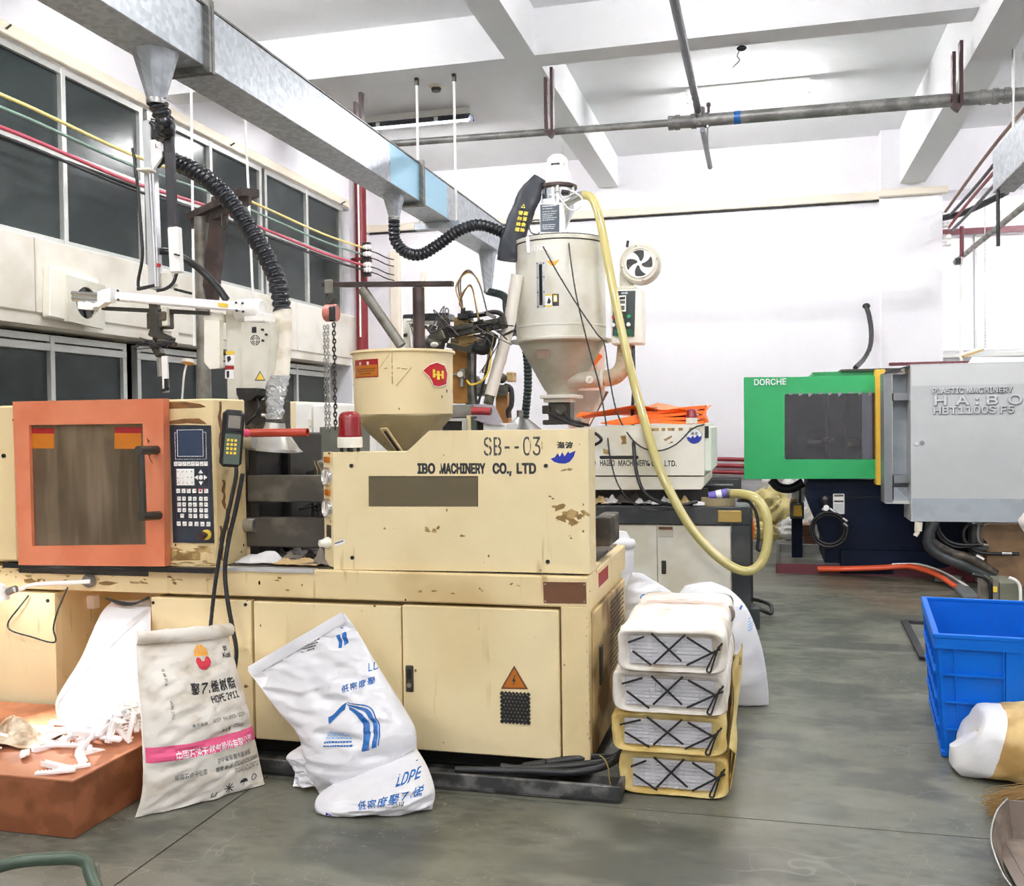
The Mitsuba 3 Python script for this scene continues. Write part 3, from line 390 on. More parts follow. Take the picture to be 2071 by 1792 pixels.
# annex: tall white partition panels with thin posts and a red rail above
for i, x in enumerate(np.arange(2.35, 8.9, .98)):
    part('wall_annex', 'panel', bx(x, 17.55, 2.68, x + .95, 17.6, 4.55, .008), 'm_white')
    part('wall_annex', 'post', bx(x - .03, 17.52, 2.6, x, 17.6, 4.6), 'm_alu')
part('wall_annex', 'sill', bx(2.26, 17.45, 2.56, 9.0, 17.6, 2.64, .01), 'm_alu')
for z in (3.62,):
    part('wall_annex', 'panel_joint', bx(2.3, 17.545, z, 9.0, 17.56, z + .012), 'm_alu')

# left wall with two bands of metal windows
struct('wall_left', bx(-6.4, -6, 4.78, -5.97, 14.4, 5.5), 'm_plaster')
part('wall_left', 'header_strip', bx(-5.98, -6, 4.79, -5.92, 13.6, 4.9, .008), 'm_cream_trim')
for a, b in zip([-5, -2.0, .4, 2.8, 5.2, 7.10, 9.5, 11.9], [-2.0, .4, 2.8, 5.2, 7.10, 9.5, 11.9, 14.3]):
    part('wall_left', 'spandrel_panel', bx(-6.1, a + .006, 2.58, -5.95, b - .006, 3.22, .01), 'm_spandrel')
part('wall_left', 'spandrel_core', bx(-6.45, -5, 2.5, -6.09, 14.3, 3.2), 'm_spandrel')
part('wall_left', 'spandrel_soffit', bx(-6.45, -5, 2.48, -5.97, 14.3, 2.58), 'm_spandrel')
part('wall_left', 'corner_pier', bx(-6.4, 13.65, 0, -5.96, 14.4, 5.5), 'm_plaster')
part('wall_left', 'lower_wall', bx(-6.45, -5, 0, -6.2, 14.3, 1.02), 'm_spandrel')
wn = 0
def window(x, y0, y1, z0, z1, mull, trans, fw=.06):
    global wn
    wn += 1; k = f'window_{wn}'
    fr = [bx(x - .05, y0, z0, x + .02, y1, z0 + fw), bx(x - .05, y0, z1 - fw, x + .02, y1, z1)]
    fr += [bx(x - .05, y0, z0, x + .02, y0 + fw, z1), bx(x - .05, y1 - fw, z0, x + .02, y1, z1)]
    struct(k, cat(*fr), 'm_alu')
    my = [y0] + mull + [y1]; mz = [z0] + trans + [z1]
    for m_ in mull: part(k, 'mullion', bx(x - .04, m_ - .028, z0, x + .03, m_ + .028, z1, .004), 'm_alu')
    for t_ in trans: part(k, 'transom', bx(x - .045, y0, t_ - .035, x + .025, y1, t_ + .035, .004), 'm_alu')
    for i in range(len(my) - 1):
        for j in range(len(mz) - 1):
            part(k, 'pane', bx(x - .025, my[i] + .02, mz[j] + .02, x - .017, my[i + 1] - .02, mz[j + 1] - .02), 'm_window_glass')
for i, y0 in enumerate(np.arange(-3.23, 13.0, 2.39)):
    window(-6.0, y0 + .03, y0 + 2.35, 3.2, 4.78, [y0 + 1.19], [4.01])
    window(-6.22, y0 + .1, y0 + 2.32, 1.02, 2.44, [y0 + 1.25], [2.33])

# ================================================================ THE CREAM INJECTION MACHINE IN FRONT
scene['m_pane_dirty'] = {'type': 'blendbsdf', 'weight': P_(lambda p, n, uv: 0.35 + 0.35 * SS(0.3, 0.7, FB(p.x * 5 + 2, p.y, p.z * 2.2, octaves=4)) + 0.25 * SS(0.4, 0.7, FB(p.x * 26, p.y, p.z * 1.6, octaves=3))),
    'a': {'type': 'thindielectric', 'specular_transmittance': {'type': 'rgb', 'value': [.62, .57, .48]}},
    'b': {'type': 'twosided', 'bsdf': {'type': 'principled', 'base_color': {'type': 'rgb', 'value': lin((112, 98, 78))}, 'roughness': 0.25, 'specular': 0.5}}}
scene['m_pane_smoke'] = {'type': 'thindielectric', 'specular_transmittance': {'type': 'rgb', 'value': [.72, .68, .58]}}
mA = thing('injection_machine', 'cream injection moulding machine with orange safety door and SB--03 stencil, nearest of the machines', 'machine')
YA, XR = 4.25, -0.759
# base
part(mA, 'bed', cat(bx(-4.7, YA, .785, -2.84, 5.42, .9, .006), bx(-2.84, YA, .785, XR, 5.42, .92, .006)), 'm_cream_worn')
b = part(mA, 'base', cat(bx(-2.93, YA + .16, .1, XR - .02, 5.40, .79), bx(-4.7, YA + .16, .09, -3.5, 5.40, .79), bx(-2.94, YA + .05, .1, -2.925, YA + .2, .765), bx(-3.512, YA + .05, .09, -3.5, YA + .2, .765), bx(-3.52, 4.86, .09, -2.9, 5.4, .79)), 'm_cream_worn')
part(mA, 'plinth', bx(-4.6, YA + .12, .012, XR - .06, 5.3, .11), 'm_black_matt')  # black block filling the gap under the cabinet, in place of its shade
pn = part(mA, 'front_panel', bx(-2.94, YA, .1, -2.396, YA + .05, .765, .004), 'm_cream')
for p in [(-2.926,4.25,0.739),(-2.422,4.25,0.746)]: part(pn, 'bolt', cyl((p[0], YA - .004, p[2]), (p[0], YA + .01, p[2]), .008, 8), 'm_black')
pl = part(mA, 'front_panel', bx(-4.7, YA, .085, -3.497, YA + .055, .768, .004), 'm_cream')
for p in [(-3.535,4.25,0.729),(-3.528,4.25,0.096)]: part(pl, 'bolt', cyl((p[0], YA - .004, p[2]), (p[0], YA + .01, p[2]), .009, 8), 'm_black')
part(mA, 'cabinet_door', bx(-2.384, YA + .004, .1, -1.635, YA + .05, .762, .004), 'm_cream')
d = part(mA, 'cabinet_door', bx(-1.626, YA, .105, -.893, YA + .05, .770, .005), 'm_cream')
lk = part(d, 'lock', bx(-1.612, YA - .008, .372, -1.575, YA + .01, .494, .004), 'm_steel_dark')
part(d, 'lock_slot', bx(-1.604, YA - .0095, .435, -1.583, YA - .006, .48, .003), 'm_black')
part(d, 'lock_cylinder', cyl((-1.5935, YA - .013, .404), (-1.5935, YA, .404), .011, 14), 'm_steel')
tri = [(-1.098,0.517),(-1.161,0.409),(-1.036,0.414)]
part(d, 'warning_sign', decal(poly(tri), YA, .002), 'm_orange_chip', 'orange high voltage triangle')
part(d, 'warning_face', decal(poly(tri).buffer(-.007), YA - .002, .001), 'm_sign_amber')
part(d, 'lightning_mark', decal(poly([(-1.094,0.477),(-1.108,0.446),(-1.099,0.446),(-1.106,0.424),(-1.09,0.455),(-1.099,0.455),(-1.092,0.477)]), YA - .003, .001), 'm_ink')
# perforated black rubber square with a toothed edge
q = [(-1.163,0.398),(-1.027,0.403),(-1.031,0.257),(-1.165,0.253)]
x0, x1, z0, z1 = q[0][0], q[1][0], q[2][1], q[0][1]
mesh_sh = rect(x0 + .006, z0 + .006, x1 - .006, z1 - .006)
mesh_sh = union_all([mesh_sh] + [Point(x, z).buffer(.0062, 3) for x in np.linspace(x0 + .008, x1 - .008, 8) for z in (z0 + .005, z1 - .005)] + [Point(x, z).buffer(.0062, 3) for z in np.linspace(z0 + .008, z1 - .008, 8) for x in (x0 + .005, x1 - .005)])
holes = union_all([Point(x0 + .016 + i * .0165 + (j % 2) * .008, z0 + .018 + j * .016).buffer(.0035, 2) for i in range(7) for j in range(8) if x0 + .016 + i * .0165 + (j % 2) * .008 < x1 - .012])
part(d, 'rubber_mesh', decal(mesh_sh.difference(holes), YA, .006), 'm_black_matt', 'black perforated rubber square')
part(mA, 'end_post', bx(-.883, YA, .098, XR, YA + .06, .79, .004), 'm_cream_worn')
side = part(mA, 'side_panel', bx(XR - .02, 4.36, .1, XR + .002, 5.38, .74, .004), 'm_cream_grime_shade')
vs = [Point(4.86 + i * .033 + (j % 2) * .016, .36 + j * .024).buffer(.0075, 3) for i in range(14) for j in range(15)]
part(side, 'vent_holes', prism(union_all(vs), XR + .001, XR + .0035, 'X'), 'm_black_matt')
labels['injection_machine__side_panel__vent_holes'] = {'kind': 'stuff'}
part(side, 'side_handle', bx(XR, 4.5, .38, XR + .012, 4.56, .56, .004), 'm_steel_dark')
part(mA, 'side_sticker', prism([(4.52, .83), (4.8, .83), (4.8, .895), (4.52, .895)], XR, XR + .0015, 'X'), 'm_sign_red')
np_ = part(mA, 'name_plate', decal(poly([(-0.96,0.895),(-0.769,0.898),(-0.768,0.805),(-0.959,0.801)]), YA, .003), 'm_brown_plate', 'brown blank name plate')
for p in [(-0.951,4.25,0.886),(-0.776,4.25,0.889),(-0.952,4.25,0.81),(-0.777,4.25,0.813)]: part(np_, 'rivet', cyl((p[0], YA - .006, p[2]), (p[0], YA, p[2]), .004, 8), 'm_chrome')
part(mA, 'edge_strip', bx(-2.55, YA - .012, .905, -2.06, YA + .05, .924, .003), 'm_alu_bright')
part(mA, 'edge_strip', bx(-3.7, YA - .01, .868, -2.95, YA + .03, .9, .003), 'm_steel_dark')
# scraped and rusted spots on the bed front
for pts in ([(-3.677,0.833),(-3.635,0.839),(-3.597,0.825),(-3.642,0.811),(-3.672,0.818)], [(-3.233,0.83),(-3.19,0.839),(-3.12,0.831),(-3.171,0.817),(-3.217,0.818)], [(-3.058,0.84),(-2.957,0.838),(-2.952,0.831),(-3.049,0.83)]):
    part(mA, 'paint_scrape', decal(poly(pts), YA, .0008), 'm_scrape')
# injection cover with cut-out for the hopper
YC = 4.28
out = poly([(-1.971,1.467),(-1.604,1.472),(-1.492,1.569),(-0.764,1.565),(-0.768,0.934),(-1.976,0.921)])
win = poly([(-1.793,1.361),(-1.262,1.361),(-1.264,1.222),(-1.796,1.218)])
cv = part(mA, 'injection_cover', cat(prism(out.difference(win), YC, YC + .012), bx(-.775, YC, .935, -.757, YC + .17, 1.565), bx(-1.49, YC + .001, 1.556, -.757, YC + .17, 1.567),
    bx(-1.97, YC + .001, 1.46, -1.6, YC + .17, 1.472), bx(-1.97, YC, .93, -.757, YC + .3, .942), bx(-1.97, YC + .56, .93, -1.1, YC + .6, 1.45)), 'm_cream')
scene['m_pane_olive'] = {'type': 'blendbsdf', 'weight': 0.34, 'a': {'type': 'thindielectric', 'specular_transmittance': {'type': 'rgb', 'value': [.86, .82, .72]}}, 'b': {'type': 'twosided', 'bsdf': {'type': 'principled', 'base_color': {'type': 'rgb', 'value': lin((138, 128, 100))}, 'roughness': 0.2, 'specular': 0.5}}}
part(cv, 'window_pane', bx(-1.8, YC + .006, 1.215, -1.255, YC + .009, 1.368), 'm_pane_olive')
part(mA, 'window_backing', bx(-1.9, 4.62, 1.0, -.9, 4.64, 1.45), 'm_bar')
part(mA, 'heater_barrel', cyl((-1.93, 4.48, 1.285), (-1.42, 4.48, 1.285), .07, 20), 'm_bar')
part(mA, 'barrel_block', bx(-1.56, 4.36, 1.16, -1.47, 4.6, 1.4, .006), 'm_steel_dark')
for i, (p, rr) in enumerate(zip([(-1.877,4.28,1.409),(-1.88,4.28,0.979),(-0.948,4.28,1.407),(-0.945,4.28,0.981)], (.009, .009, .009, .009))):
    part(cv, 'bolt', cyl((p[0], YC - .005, p[2]), (p[0], YC + .01, p[2]), rr, 10), 'm_black')
def put(par, name, shape, x, z, y, m, rot=0.0, th=.0012): return part(par, name, decal(at2(shape, x, z, rot), y, th), m)
# "IBO MACHINERY CO., LTD": the M has lost half of itself
x, z = (-1.552,4.28,1.374)[0], (-1.552,4.28,1.374)[2]
put(cv, 'lettering', latin('IBO', .043, True, .78).buffer(.0016), x, z, YC, 'm_ink')
put(cv, 'lettering', latin('MACHINERY', .043, True, .6).buffer(.0014).difference(rect(-.01, .012, .009, .05)), (-1.447,4.28,1.374)[0], z, YC, 'm_ink')
put(cv, 'lettering', latin('CO.,', .043, True, .74).buffer(.0016), (-1.195,4.28,1.374)[0], z, YC, 'm_ink')
put(cv, 'lettering', latin('LTD', .043, True, .8).buffer(.0016), (-1.085,4.28,1.374)[0], z, YC, 'm_ink')
st = latin('SB--03', .082, False, .62)
cut = union_all([rect(x_, -.02, x_ + .0045, .1) for x_ in (.024, .066, .166, .214)])
put(cv, 'stencil', st.difference(cut), (-1.237,4.28,1.454)[0], (-1.237,4.28,1.454)[2], YC, 'm_stencil_dark')
lg = (-0.898,4.28,1.488)
put(cv, 'lettering', han('海波', .036).buffer(.0007), lg[0], lg[2], YC, 'm_ink')
wave = poly([(-0.926,1.438),(-0.908,1.444),(-0.894,1.462),(-0.885,1.446),(-0.874,1.466),(-0.863,1.448),(-0.847,1.47),(-0.841,1.461),(-0.827,1.468),(-0.814,1.472),(-0.823,1.446),(-0.841,1.424),(-0.863,1.416),(-0.89,1.418),(-0.91,1.424)])
part(cv, 'wave_logo', decal(wave, YC), 'm_ink_navy', 'navy wave emblem')
def flake(cx, cz, w, h, k, seed, par, y):
    r_ = np.random.default_rng(seed); gs = []
    for _ in range(k):
        a, s_ = r_.uniform(0, 6.28, 7), r_.uniform(.25, 1, 7)
        px_, pz_ = cx + r_.normal(0, w * .3), cz + r_.normal(0, h * .3)
        an = np.sort(a); gs.append(Polygon([(px_ + math.cos(t) * w * .28 * s, pz_ + math.sin(t) * h * .3 * s) for t, s in zip(an, s_)]).buffer(0))
    part(par, 'paint_scrape', decal(union_all(gs).simplify(.0008), y, .0007), 'm_scrape')
for i, (px_, w, h, k) in enumerate((((-0.857,4.28,1.389), .075, .03, 3), ((-0.837,4.28,1.193), .13, .07, 16), ((-1.506,4.28,1.107), .055, .06, 4), ((-0.796,4.28,1.498), .02, .02, 1), ((-1.418,4.28,1.46), .02, .012, 1),
    ((-0.932,4.28,1.264), .03, .03, 2), ((-0.854,4.28,1.092), .03, .02, 2), ((-0.967,4.28,1.501), .02, .05, 3))):
    flake(px_[0], px_[2], w, h, k, 30 + i, cv, YC)
part(cv, 'sticker', decal(poly([(-1.971,1.049),(-1.92,1.066),(-1.916,1.047),(-1.966,1.03)]), YC), 'm_ink_white')
put(cv, 'sticker_print', latin('WARNING', .007, True), -1.967, (-1.969,4.28,1.04)[2], YC - .0012, 'm_ink', 18)
r_ = np.random.default_rng(61)
for i in range(26):
    x = -3.85 + 1.1 * r_.uniform() if i < 19 else -2.75 + 1.8 * r_.uniform()
    flake(x, .843 + r_.normal(0, .018), .05 + .05 * r_.uniform(), .02 + .015 * r_.uniform(), 2, 200 + i, mA, YA - .0004 * (x < -2.84))
for i in range(14): flake(-.767, .2 + .042 * i + r_.normal(0, .01), .014, .03, 1, 240 + i, mA, YA)
# oblique gauge strip on the left of the cover
ga, gb = np.array([-1.972, YC]), np.array([-2.056, YC + .077])
gp = part(mA, 'gauge_panel', prism([tuple(ga), tuple(gb), tuple(gb + [.02, .03]), tuple(ga + [.012, .03])], .93, 1.472, 'Z'), 'm_cream')
gm, gr = (ga + gb) / 2, -.742
def on_strip(m, z, off=0.0, side_=0.0):
    return xf(m, (gm[0] - .675 * off + side_ * .738, gm[1] - .738 * off - side_ * .675, z), rz=gr)
for z, r_ in (((-2.009,4.31,1.356)[2], .046), ((-2.012,4.31,1.206)[2], .046)):
    g = part(gp, 'pressure_gauge', on_strip(lathe([(0, .012), (.036, .012), (.038, .02), (.044, .02), (.046, .014), (.046, 0)], n=24, axis='y'), z), 'm_chrome')
    part(mA + '__gauge_panel', 'gauge_dial', on_strip(lathe([(0, .0135), (.036, .0135)], n=20, axis='y'), z), 'm_ivory_clean')
    part(mA + '__gauge_panel', 'gauge_needle', on_strip(bx(-.002, -.0155, -.004, .002, -.0145, .03), z), 'm_ink')
for z in ((-2.008,4.31,1.436)[2], (-2.011,4.31,1.281)[2]):
    part(gp, 'indicator_lamp', on_strip(bx(-.026, -.012, -.014, .026, .003, .014, .003), z), 'm_sign_amber')
part(gp, 'gauge_label', on_strip(bx(-.025, -.003, -.03, .025, .002, .03), (-2.014,4.31,1.096)[2]), 'm_grease')
part(gp, 'cable_socket', on_strip(lathe([(0, .05), (.016, .05), (.02, .03), (.028, .012), (.028, 0)], n=16, axis='y'), (-2.015,4.31,1.042)[2]), 'm_ivory_clean')
for x in (-1.9, -1.5, -.9):
    part(mA, 'cover_foot', bx(x, YC + .02, .915, x + .1, YC + .14, .935), 'm_black')
# orange safety door
YD = 4.17
do = poly([(-3.65,1.739),(-2.794,1.738),(-2.805,0.931),(-3.638,0.919)]); dh = poly([(-3.557,1.62),(-2.91,1.619),(-2.905,1.034),(-3.554,1.015)])
dr_ = part(mA, 'safety_door', cat(prism(do.difference(dh), YD, YD + .05), ), 'm_orange')
part(dr_, 'door_pane', prism(dh.buffer(.01), YD + .02, YD + .024), 'm_pane_dirty')
part(dr_, 'door_track', bx(-3.75, YD + .02, .9, -2.56, YD + .12, .925), 'm_black')
for (pa, pb) in (([(-3.567,1.605),(-3.425,1.603),(-3.426,1.576),(-3.568,1.578)], [(-3.565,1.578),(-3.426,1.576),(-3.428,1.502),(-3.567,1.503)]), ([(-3.08,1.604),(-2.929,1.602),(-2.93,1.573),(-3.081,1.575)], [(-3.081,1.575),(-2.93,1.573),(-2.931,1.497),(-3.083,1.498)])):
    part(dr_, 'warning_sticker', decal(poly(pb), 4.19), 'm_sign_amber')
    part(dr_, 'warning_sticker', decal(poly(pa), 4.19), 'm_sign_red')
ha, hb = (-2.83,4.039,1.494), (-2.83,4.047,1.185)
part(dr_, 'door_handle', cat(cyl(ha, hb, .016, 14), cyl((-2.835,4.17,1.492), (ha[0], ha[1] - .02, ha[2]), .021, 16), cyl((-2.831,4.17,1.178), (hb[0], hb[1] - .02, hb[2]), .021, 16)), 'm_steel_dark', 'dark tube handle')
part(dr_, 'paint_scrape', decal(union_all([poly([(-2.881,1.504),(-2.865,1.487),(-2.874,1.457),(-2.858,1.426),(-2.871,1.44),(-2.887,1.48)]), poly([(-2.888,1.552),(-2.872,1.533),(-2.883,1.523)])]), YD, .0007), 'm_orange_chip')
part(mA, 'left_cover', bx(-4.7, YA - .05, .93, -3.665, 5.3, 1.72, .01), 'm_cream_worn')
part(mA, 'cover_bolt', cyl(((-3.732,4.2,1.467)[0], 4.19, (-3.732,4.2,1.467)[2]), ((-3.732,4.2,1.467)[0], 4.21, (-3.732,4.2,1.467)[2]), .01, 8), 'm_black')
# what stands behind the dirty pane: platens, tie bars, mould
part(mA, 'moving_platen', bx(-3.62, 4.5, .95, -3.42, 5.3, 1.66, .01), 'm_cream_worn')
part(mA, 'mould_block', bx(-3.38, 4.55, 1.0, -2.98, 5.1, 1.5, .01), 'm_steel_dark')
part(mA, 'door_back', bx(-3.66, 5.2, .93, -2.85, 5.24, 1.68), 'm_bar')
for z in (1.1, 1.52): part(mA, 'tie_bar', cyl((-3.65, 4.5, z), (-2.5, 4.5, z), .035, 16), 'm_steel')
part(mA, 'fixed_platen', bx(-2.62, 4.8, .925, -2.46, 5.2, 1.56, .01), 'm_black')
part(mA, 'platen_edge', bx(-2.555, 4.53, .925, -2.50, 4.8, 1.5, .01), 'm_black')
# control cabinet with its panel of keys
cc = part(mA, 'control_cabinet', bx(-2.838, 4.23, .915, -2.558, 4.52, 1.735, .008), 'm_cream_worn')
YP = 4.224
part(mA, 'keypad_panel', decal(poly([(-2.797, 1.612), (-2.577, 1.606), (-2.571, 1.042), (-2.792, 1.04)]), 4.23, .006), 'm_panel_black')
M('m_panel_black', (34, 40, 50), 0.28)
M('m_screen', (52, 62, 82), 0.12)
kp = 'injection_machine__keypad_panel'
def px2(x, y): return -2.796 + (x - 75) / 445 * .223 + (1450 - y) / 1125 * -.003, 1.61 - (y - 325) / 1125 * .566
def krect(x0, y0, x1, y1):
    a, b = px2(x0, y1), px2(x1, y0); return rect(a[0], a[1], b[0], b[1])
ol = lambda s, t: s.difference(s.buffer(-t))
part(kp, 'screen_outline', decal(union_all([ol(krect(155, 370, 438, 628), .0025), ol(krect(130, 395, 470, 655), .0016).difference(krect(150, 300, 442, 632))]), YP, .001), 'm_ink_white')
part(kp, 'screen', decal(krect(163, 380, 430, 618), YP, .0008), 'm_screen')
part(kp, 'keypad_frame', decal(union_all([ol(krect(125, 738, 490, 915), .0009), ol(krect(130, 998, 492, 1235), .0009)]), YP, .0006), 'm_ink_grey')
part(kp, 'number_plate', decal(krect(140, 745, 333, 905), YP, .001), 'm_offwhite')
kb = []
for i in range(8): kb.append((120 + i * 46.5, 676, 158 + i * 46.5, 718))
for j in range(3):
    for i in range(4): kb.append((147 + i * 47, 752 + j * 53, 183 + i * 47, 794 + j * 53))
for x in (138, 196, 252, 312, 380, 440): kb.append((x, 936, x + 40, 978))
for gx in (146, 264, 383):
    for j in range(4):
        if gx == 146 and j == 3: kb.append((175, 1178, 212, 1216)); continue
        for i in range(2): kb.append((gx + i * 54, 1012 + j * 55, gx + i * 54 + 37, 1052 + j * 55))
for i in range(6): kb.append((134 + i * 64.5, 1252, 174 + i * 64.5, 1294))
r_ = np.random.default_rng(5); marks = []
for (a, b_, c, e) in kb:
    k = part(kp, 'key', decal(krect(a, b_, c, e), YP - .001, .0035), 'm_offwhite')
    mx, my = (a + c) / 2, (b_ + e) / 2
    for _ in range(2):
        u, w_ = r_.uniform(-9, 9), r_.uniform(-9, 9); marks.append(krect(mx + u - 6, my + w_ - 2.5, mx + u + 6, my + w_ + 2.5))
for (mx, my, dx, dy) in ((405, 775, 0, -1), (405, 880, 0, 1), (360, 828, -1, 0), (452, 828, 1, 0)):
    pts = [px2(mx + dx * 22, my + dy * 22), px2(mx - dx * 14 + dy * 24, my - dy * 14 + dx * 24), px2(mx - dx * 14 - dy * 24, my - dy * 14 - dx * 24)]
    part(kp, 'arrow_key', decal(poly(pts), YP, .004), 'm_offwhite')
part(kp, 'round_key', decal(Point(*px2(405, 828)).buffer(.011), YP, .004), 'm_offwhite')
part(kp, 'key_print', decal(union_all(marks), YP - .0045, .0004), 'm_ink_grey')
labels[kp + '__key_print'] = {'kind': 'stuff'}
labels[kp + '__key_print_red'] = {'kind': 'stuff'}
part(kp, 'key_print_red', decal(union_all([krect(x, 930, x + 14, 944) for x in (262, 384, 400, 446)] + [krect(390, 950, 410, 966)]), YP - .0046, .0004), 'm_red')
ex, ez = px2(455, 1375)
es = part(kp, 'emergency_stop', lathe([(.0, .012), (.025, .012), (.025, 0)], (ex, YP, ez), 20, 'y'), 'm_ink_yellow')
part(kp, 'stop_knob', lathe([(0, .06), (.016, .06), (.02, .054), (.02, .038), (.011, .03), (.011, .01)], (ex, YP, ez), 20, 'y'), 'm_brown_knob')
M('m_brown_knob', (52, 30, 28), 0.4)
part(cc, 'paint_scrape', decal(union_all([poly([(-2.832,1.723),(-2.794,1.722),(-2.721,1.723),(-2.633,1.71),(-2.601,1.695),(-2.633,1.691),(-2.727,1.69),(-2.833,1.689)]), poly([(-2.826,1.617),(-2.796,1.631),(-2.723,1.64),(-2.642,1.641),(-2.616,1.627),(-2.6,1.612),(-2.702,1.618),(-2.783,1.614)])]), 4.23, .0008), 'm_scrape_dark')
M('m_scrape_dark', P_(mottled((118, 78, 34), (88, 58, 30), 25.0)), 0.7)
part(cc, 'tape_residue', decal(poly([(-2.819,1.004),(-2.737,0.991),(-2.648,1.005),(-2.649,0.957),(-2.814,0.951)]), 4.23, .0008), 'm_scrape')
flake(-2.70, 1.002, .2, .04, 14, 77, cc, 4.23); flake(-2.70, .935, .2, .03, 8, 78, cc, 4.23)
for k, (yy, z0, z1) in enumerate(((4.28, 1.44, 1.72), (4.30, 1.2, 1.34), (4.27, .95, 1.12), (4.33, 1.02, 1.2))):
    g = [(yy + math.sin(i * 1.9 + k) * .008 + (.018 if s else -.014) * (0.4 + .6 * abs(math.sin(i * 2.3))), z0 + (z1 - z0) * i / 8) for s in (0, 1) for i in (range(9) if not s else range(8, -1, -1))]
    part(cc, 'paint_scrape', prism(poly(g), -2.559, -2.5575, 'X'), 'm_scrape_dark')
# bars, litter tray and nozzle in the gap
part(mA, 'guide_bar', bx(*(-2.545,4.5,1.218), (-2.108,4.5,1.351)[0], 4.58, (-2.108,4.5,1.351)[2], .006), 'm_bar')
part(mA, 'guide_bar', bx(*(-2.555,4.5,0.99), (-2.112,4.5,1.137)[0], 4.58, (-2.112,4.5,1.137)[2], .006), 'm_bar')
for z in (1.05, 1.3): part(mA, 'guide_bar', bx(-2.4, 5.15, z - .05, -1.0, 5.22, z + .05, .006), 'm_grease')
part(mA, 'drip_plate', bx(-2.555, YA + .04, .918, -.8, 5.38, .926), 'm_grease')
part(mA, 'nozzle', lathe([(0, 0), (.03, 0), (.05, .06), (.09, .08), (.09, .3), (0, .3)], (-2.38, 4.85, 1.33), 20, 'x'), 'm_steel_dark')
r_ = np.random.default_rng(11)
ws = []
for i in range(16):
    x = -2.2 + r_.uniform(-.06, .1); y = 4.7 + r_.uniform(-.05, .2)
    ws.append(stube([(x, y, 1.42), (x + r_.normal(0, .02), y, 1.34), (x + r_.normal(0, .04), y, 1.22)], .0022, 5, 4))
part(mA, 'heater_wiring', cat(*ws), 'm_brass')
labels['injection_machine__heater_wiring'] = {'kind': 'stuff'}
ws = []
for i in range(14):
    x = r_.uniform(-2.35, -2.05)
    ws.append(stube([(x, 4.8 + r_.uniform(-.1, .2), 1.2), (x + r_.uniform(-.1, .1), 4.75, 1.14 + r_.uniform(-.05, .03)), (x + r_.uniform(-.2, .2), 4.8, 1.2 + r_.uniform(-.03, .02))], .005, 6, 5))
part(mA, 'loose_wiring', cat(*ws), 'm_black')
labels['injection_machine__loose_wiring'] = {'kind': 'stuff'}
part(mA, 'feed_motor', bx(*(-0.805,4.7,0.999), (-0.805,4.7,0.999)[0] + .075, 5.0, (-0.803,4.7,1.14)[2], .006), 'm_grease', 'oily brown box on the end of the bed')
part(mA, 'motor_plate', bx(-.84, 4.66, .93, -.79, 5.0, .945), 'm_grease')
part(mA, 'foot_bolt', cyl((-.86, 4.42, 0), (-.86, 4.42, .12), .015, 10), 'm_steel_dark')
# socket, strip and plug hanging in the open bay under the bed
part(mA, 'socket_box', bx(*(-3.543,4.5,0.639), (-3.462,4.5,0.713)[0], 4.56, (-3.462,4.5,0.713)[2], .006), 'm_offwhite')
part(mA, 'bay_plate', bx(-3.5, 4.84, .1, -2.93, 4.87, .78), 'm_cream_worn')
part(mA, 'switch_strip', bx(*(-3.837,4.82,0.354), (-3.789,4.82,0.432)[0], 4.84, (-3.789,4.82,0.432)[2], .006), 'm_ivory_clean')
part(mA, 'cable_plug', stube([(-3.828,4.7,0.264),(-3.804,4.7,0.307),(-3.768,4.7,0.331),(-3.729,4.7,0.347)], [.03] * 25, 8, 8), 'm_rubber')

# ---------------------------------------------------------------- things on and at the machine
t = thing('warning_beacon', 'red dome beacon with cream foot on the SB--03 cover', 'warning light')
c = (-1.918,4.36,1.476); c = (c[0], c[1], 1.472)
part(t, 'base', lathe([(0, .02), (.058, .02), (.06, .024), (.06, .066), (.056, .07), (0, .07)], c, 24), 'm_ivory_clean')
part(t, 'dome', lathe([(.053, .07), (.056, .08), (.052, .1), (.052, .16), (.046, .18), (.03, .19), (0, .193)], c, 28, sharp=60), 'm_lens_red')
for i in range(4):
    a = i * 1.57 + .6; part(t, 'foot', cyl((c[0] + .04 * math.cos(a), c[1] + .04 * math.sin(a), c[2] - .001), (c[0] + .04 * math.cos(a), c[1] + .04 * math.sin(a), c[2] + .022), .008, 8), 'm_black')

t = thing('material_hopper', 'round cream hopper with a red and amber label, tapering into the SB--03 cover', 'hopper')
hc = (-1.828,4.85,1.975); HX, HY = hc[0], 4.85
HR = ((-1.574,4.85,1.967)[0] - (-2.091,4.85,1.983)[0]) / 2; zt, zb = hc[2], (-1.833,4.85,1.651)[2]
part(t, 'barrel', lathe([(HR - .006, zt - .02), (HR - .006, zt), (HR + .012, zt), (HR + .014, zt - .012), (HR + .002, zt - .014), (HR, zt - .03), (HR - .004, zb), (HR - .02, zb), (HR - .02, zt - .02)], (HX, HY, 0), 56), 'm_cream')
part(t, 'lid', lathe([(0, zt + .004), (HR - .01, zt - .002)], (HX, HY, 0), 40), 'm_cream_clean')
def sq(hw, z, rr): # rounded square ring
    a = np.linspace(0, 2 * math.pi, 40, endpoint=False) + .001
    e = rr; r_ = 1 / (np.abs(np.cos(a)) ** e + np.abs(np.sin(a)) ** e) ** (1 / e)
    return np.stack([HX + hw * r_ * np.cos(a), HY + hw * r_ * np.sin(a), np.full(40, z)], 1)
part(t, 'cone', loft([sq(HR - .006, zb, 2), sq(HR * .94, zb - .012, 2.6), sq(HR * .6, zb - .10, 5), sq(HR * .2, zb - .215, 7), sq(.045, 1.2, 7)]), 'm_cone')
M('m_cone', P_(cream((172, 158, 120), (150, 132, 92))), 0.4, spec=0.45)
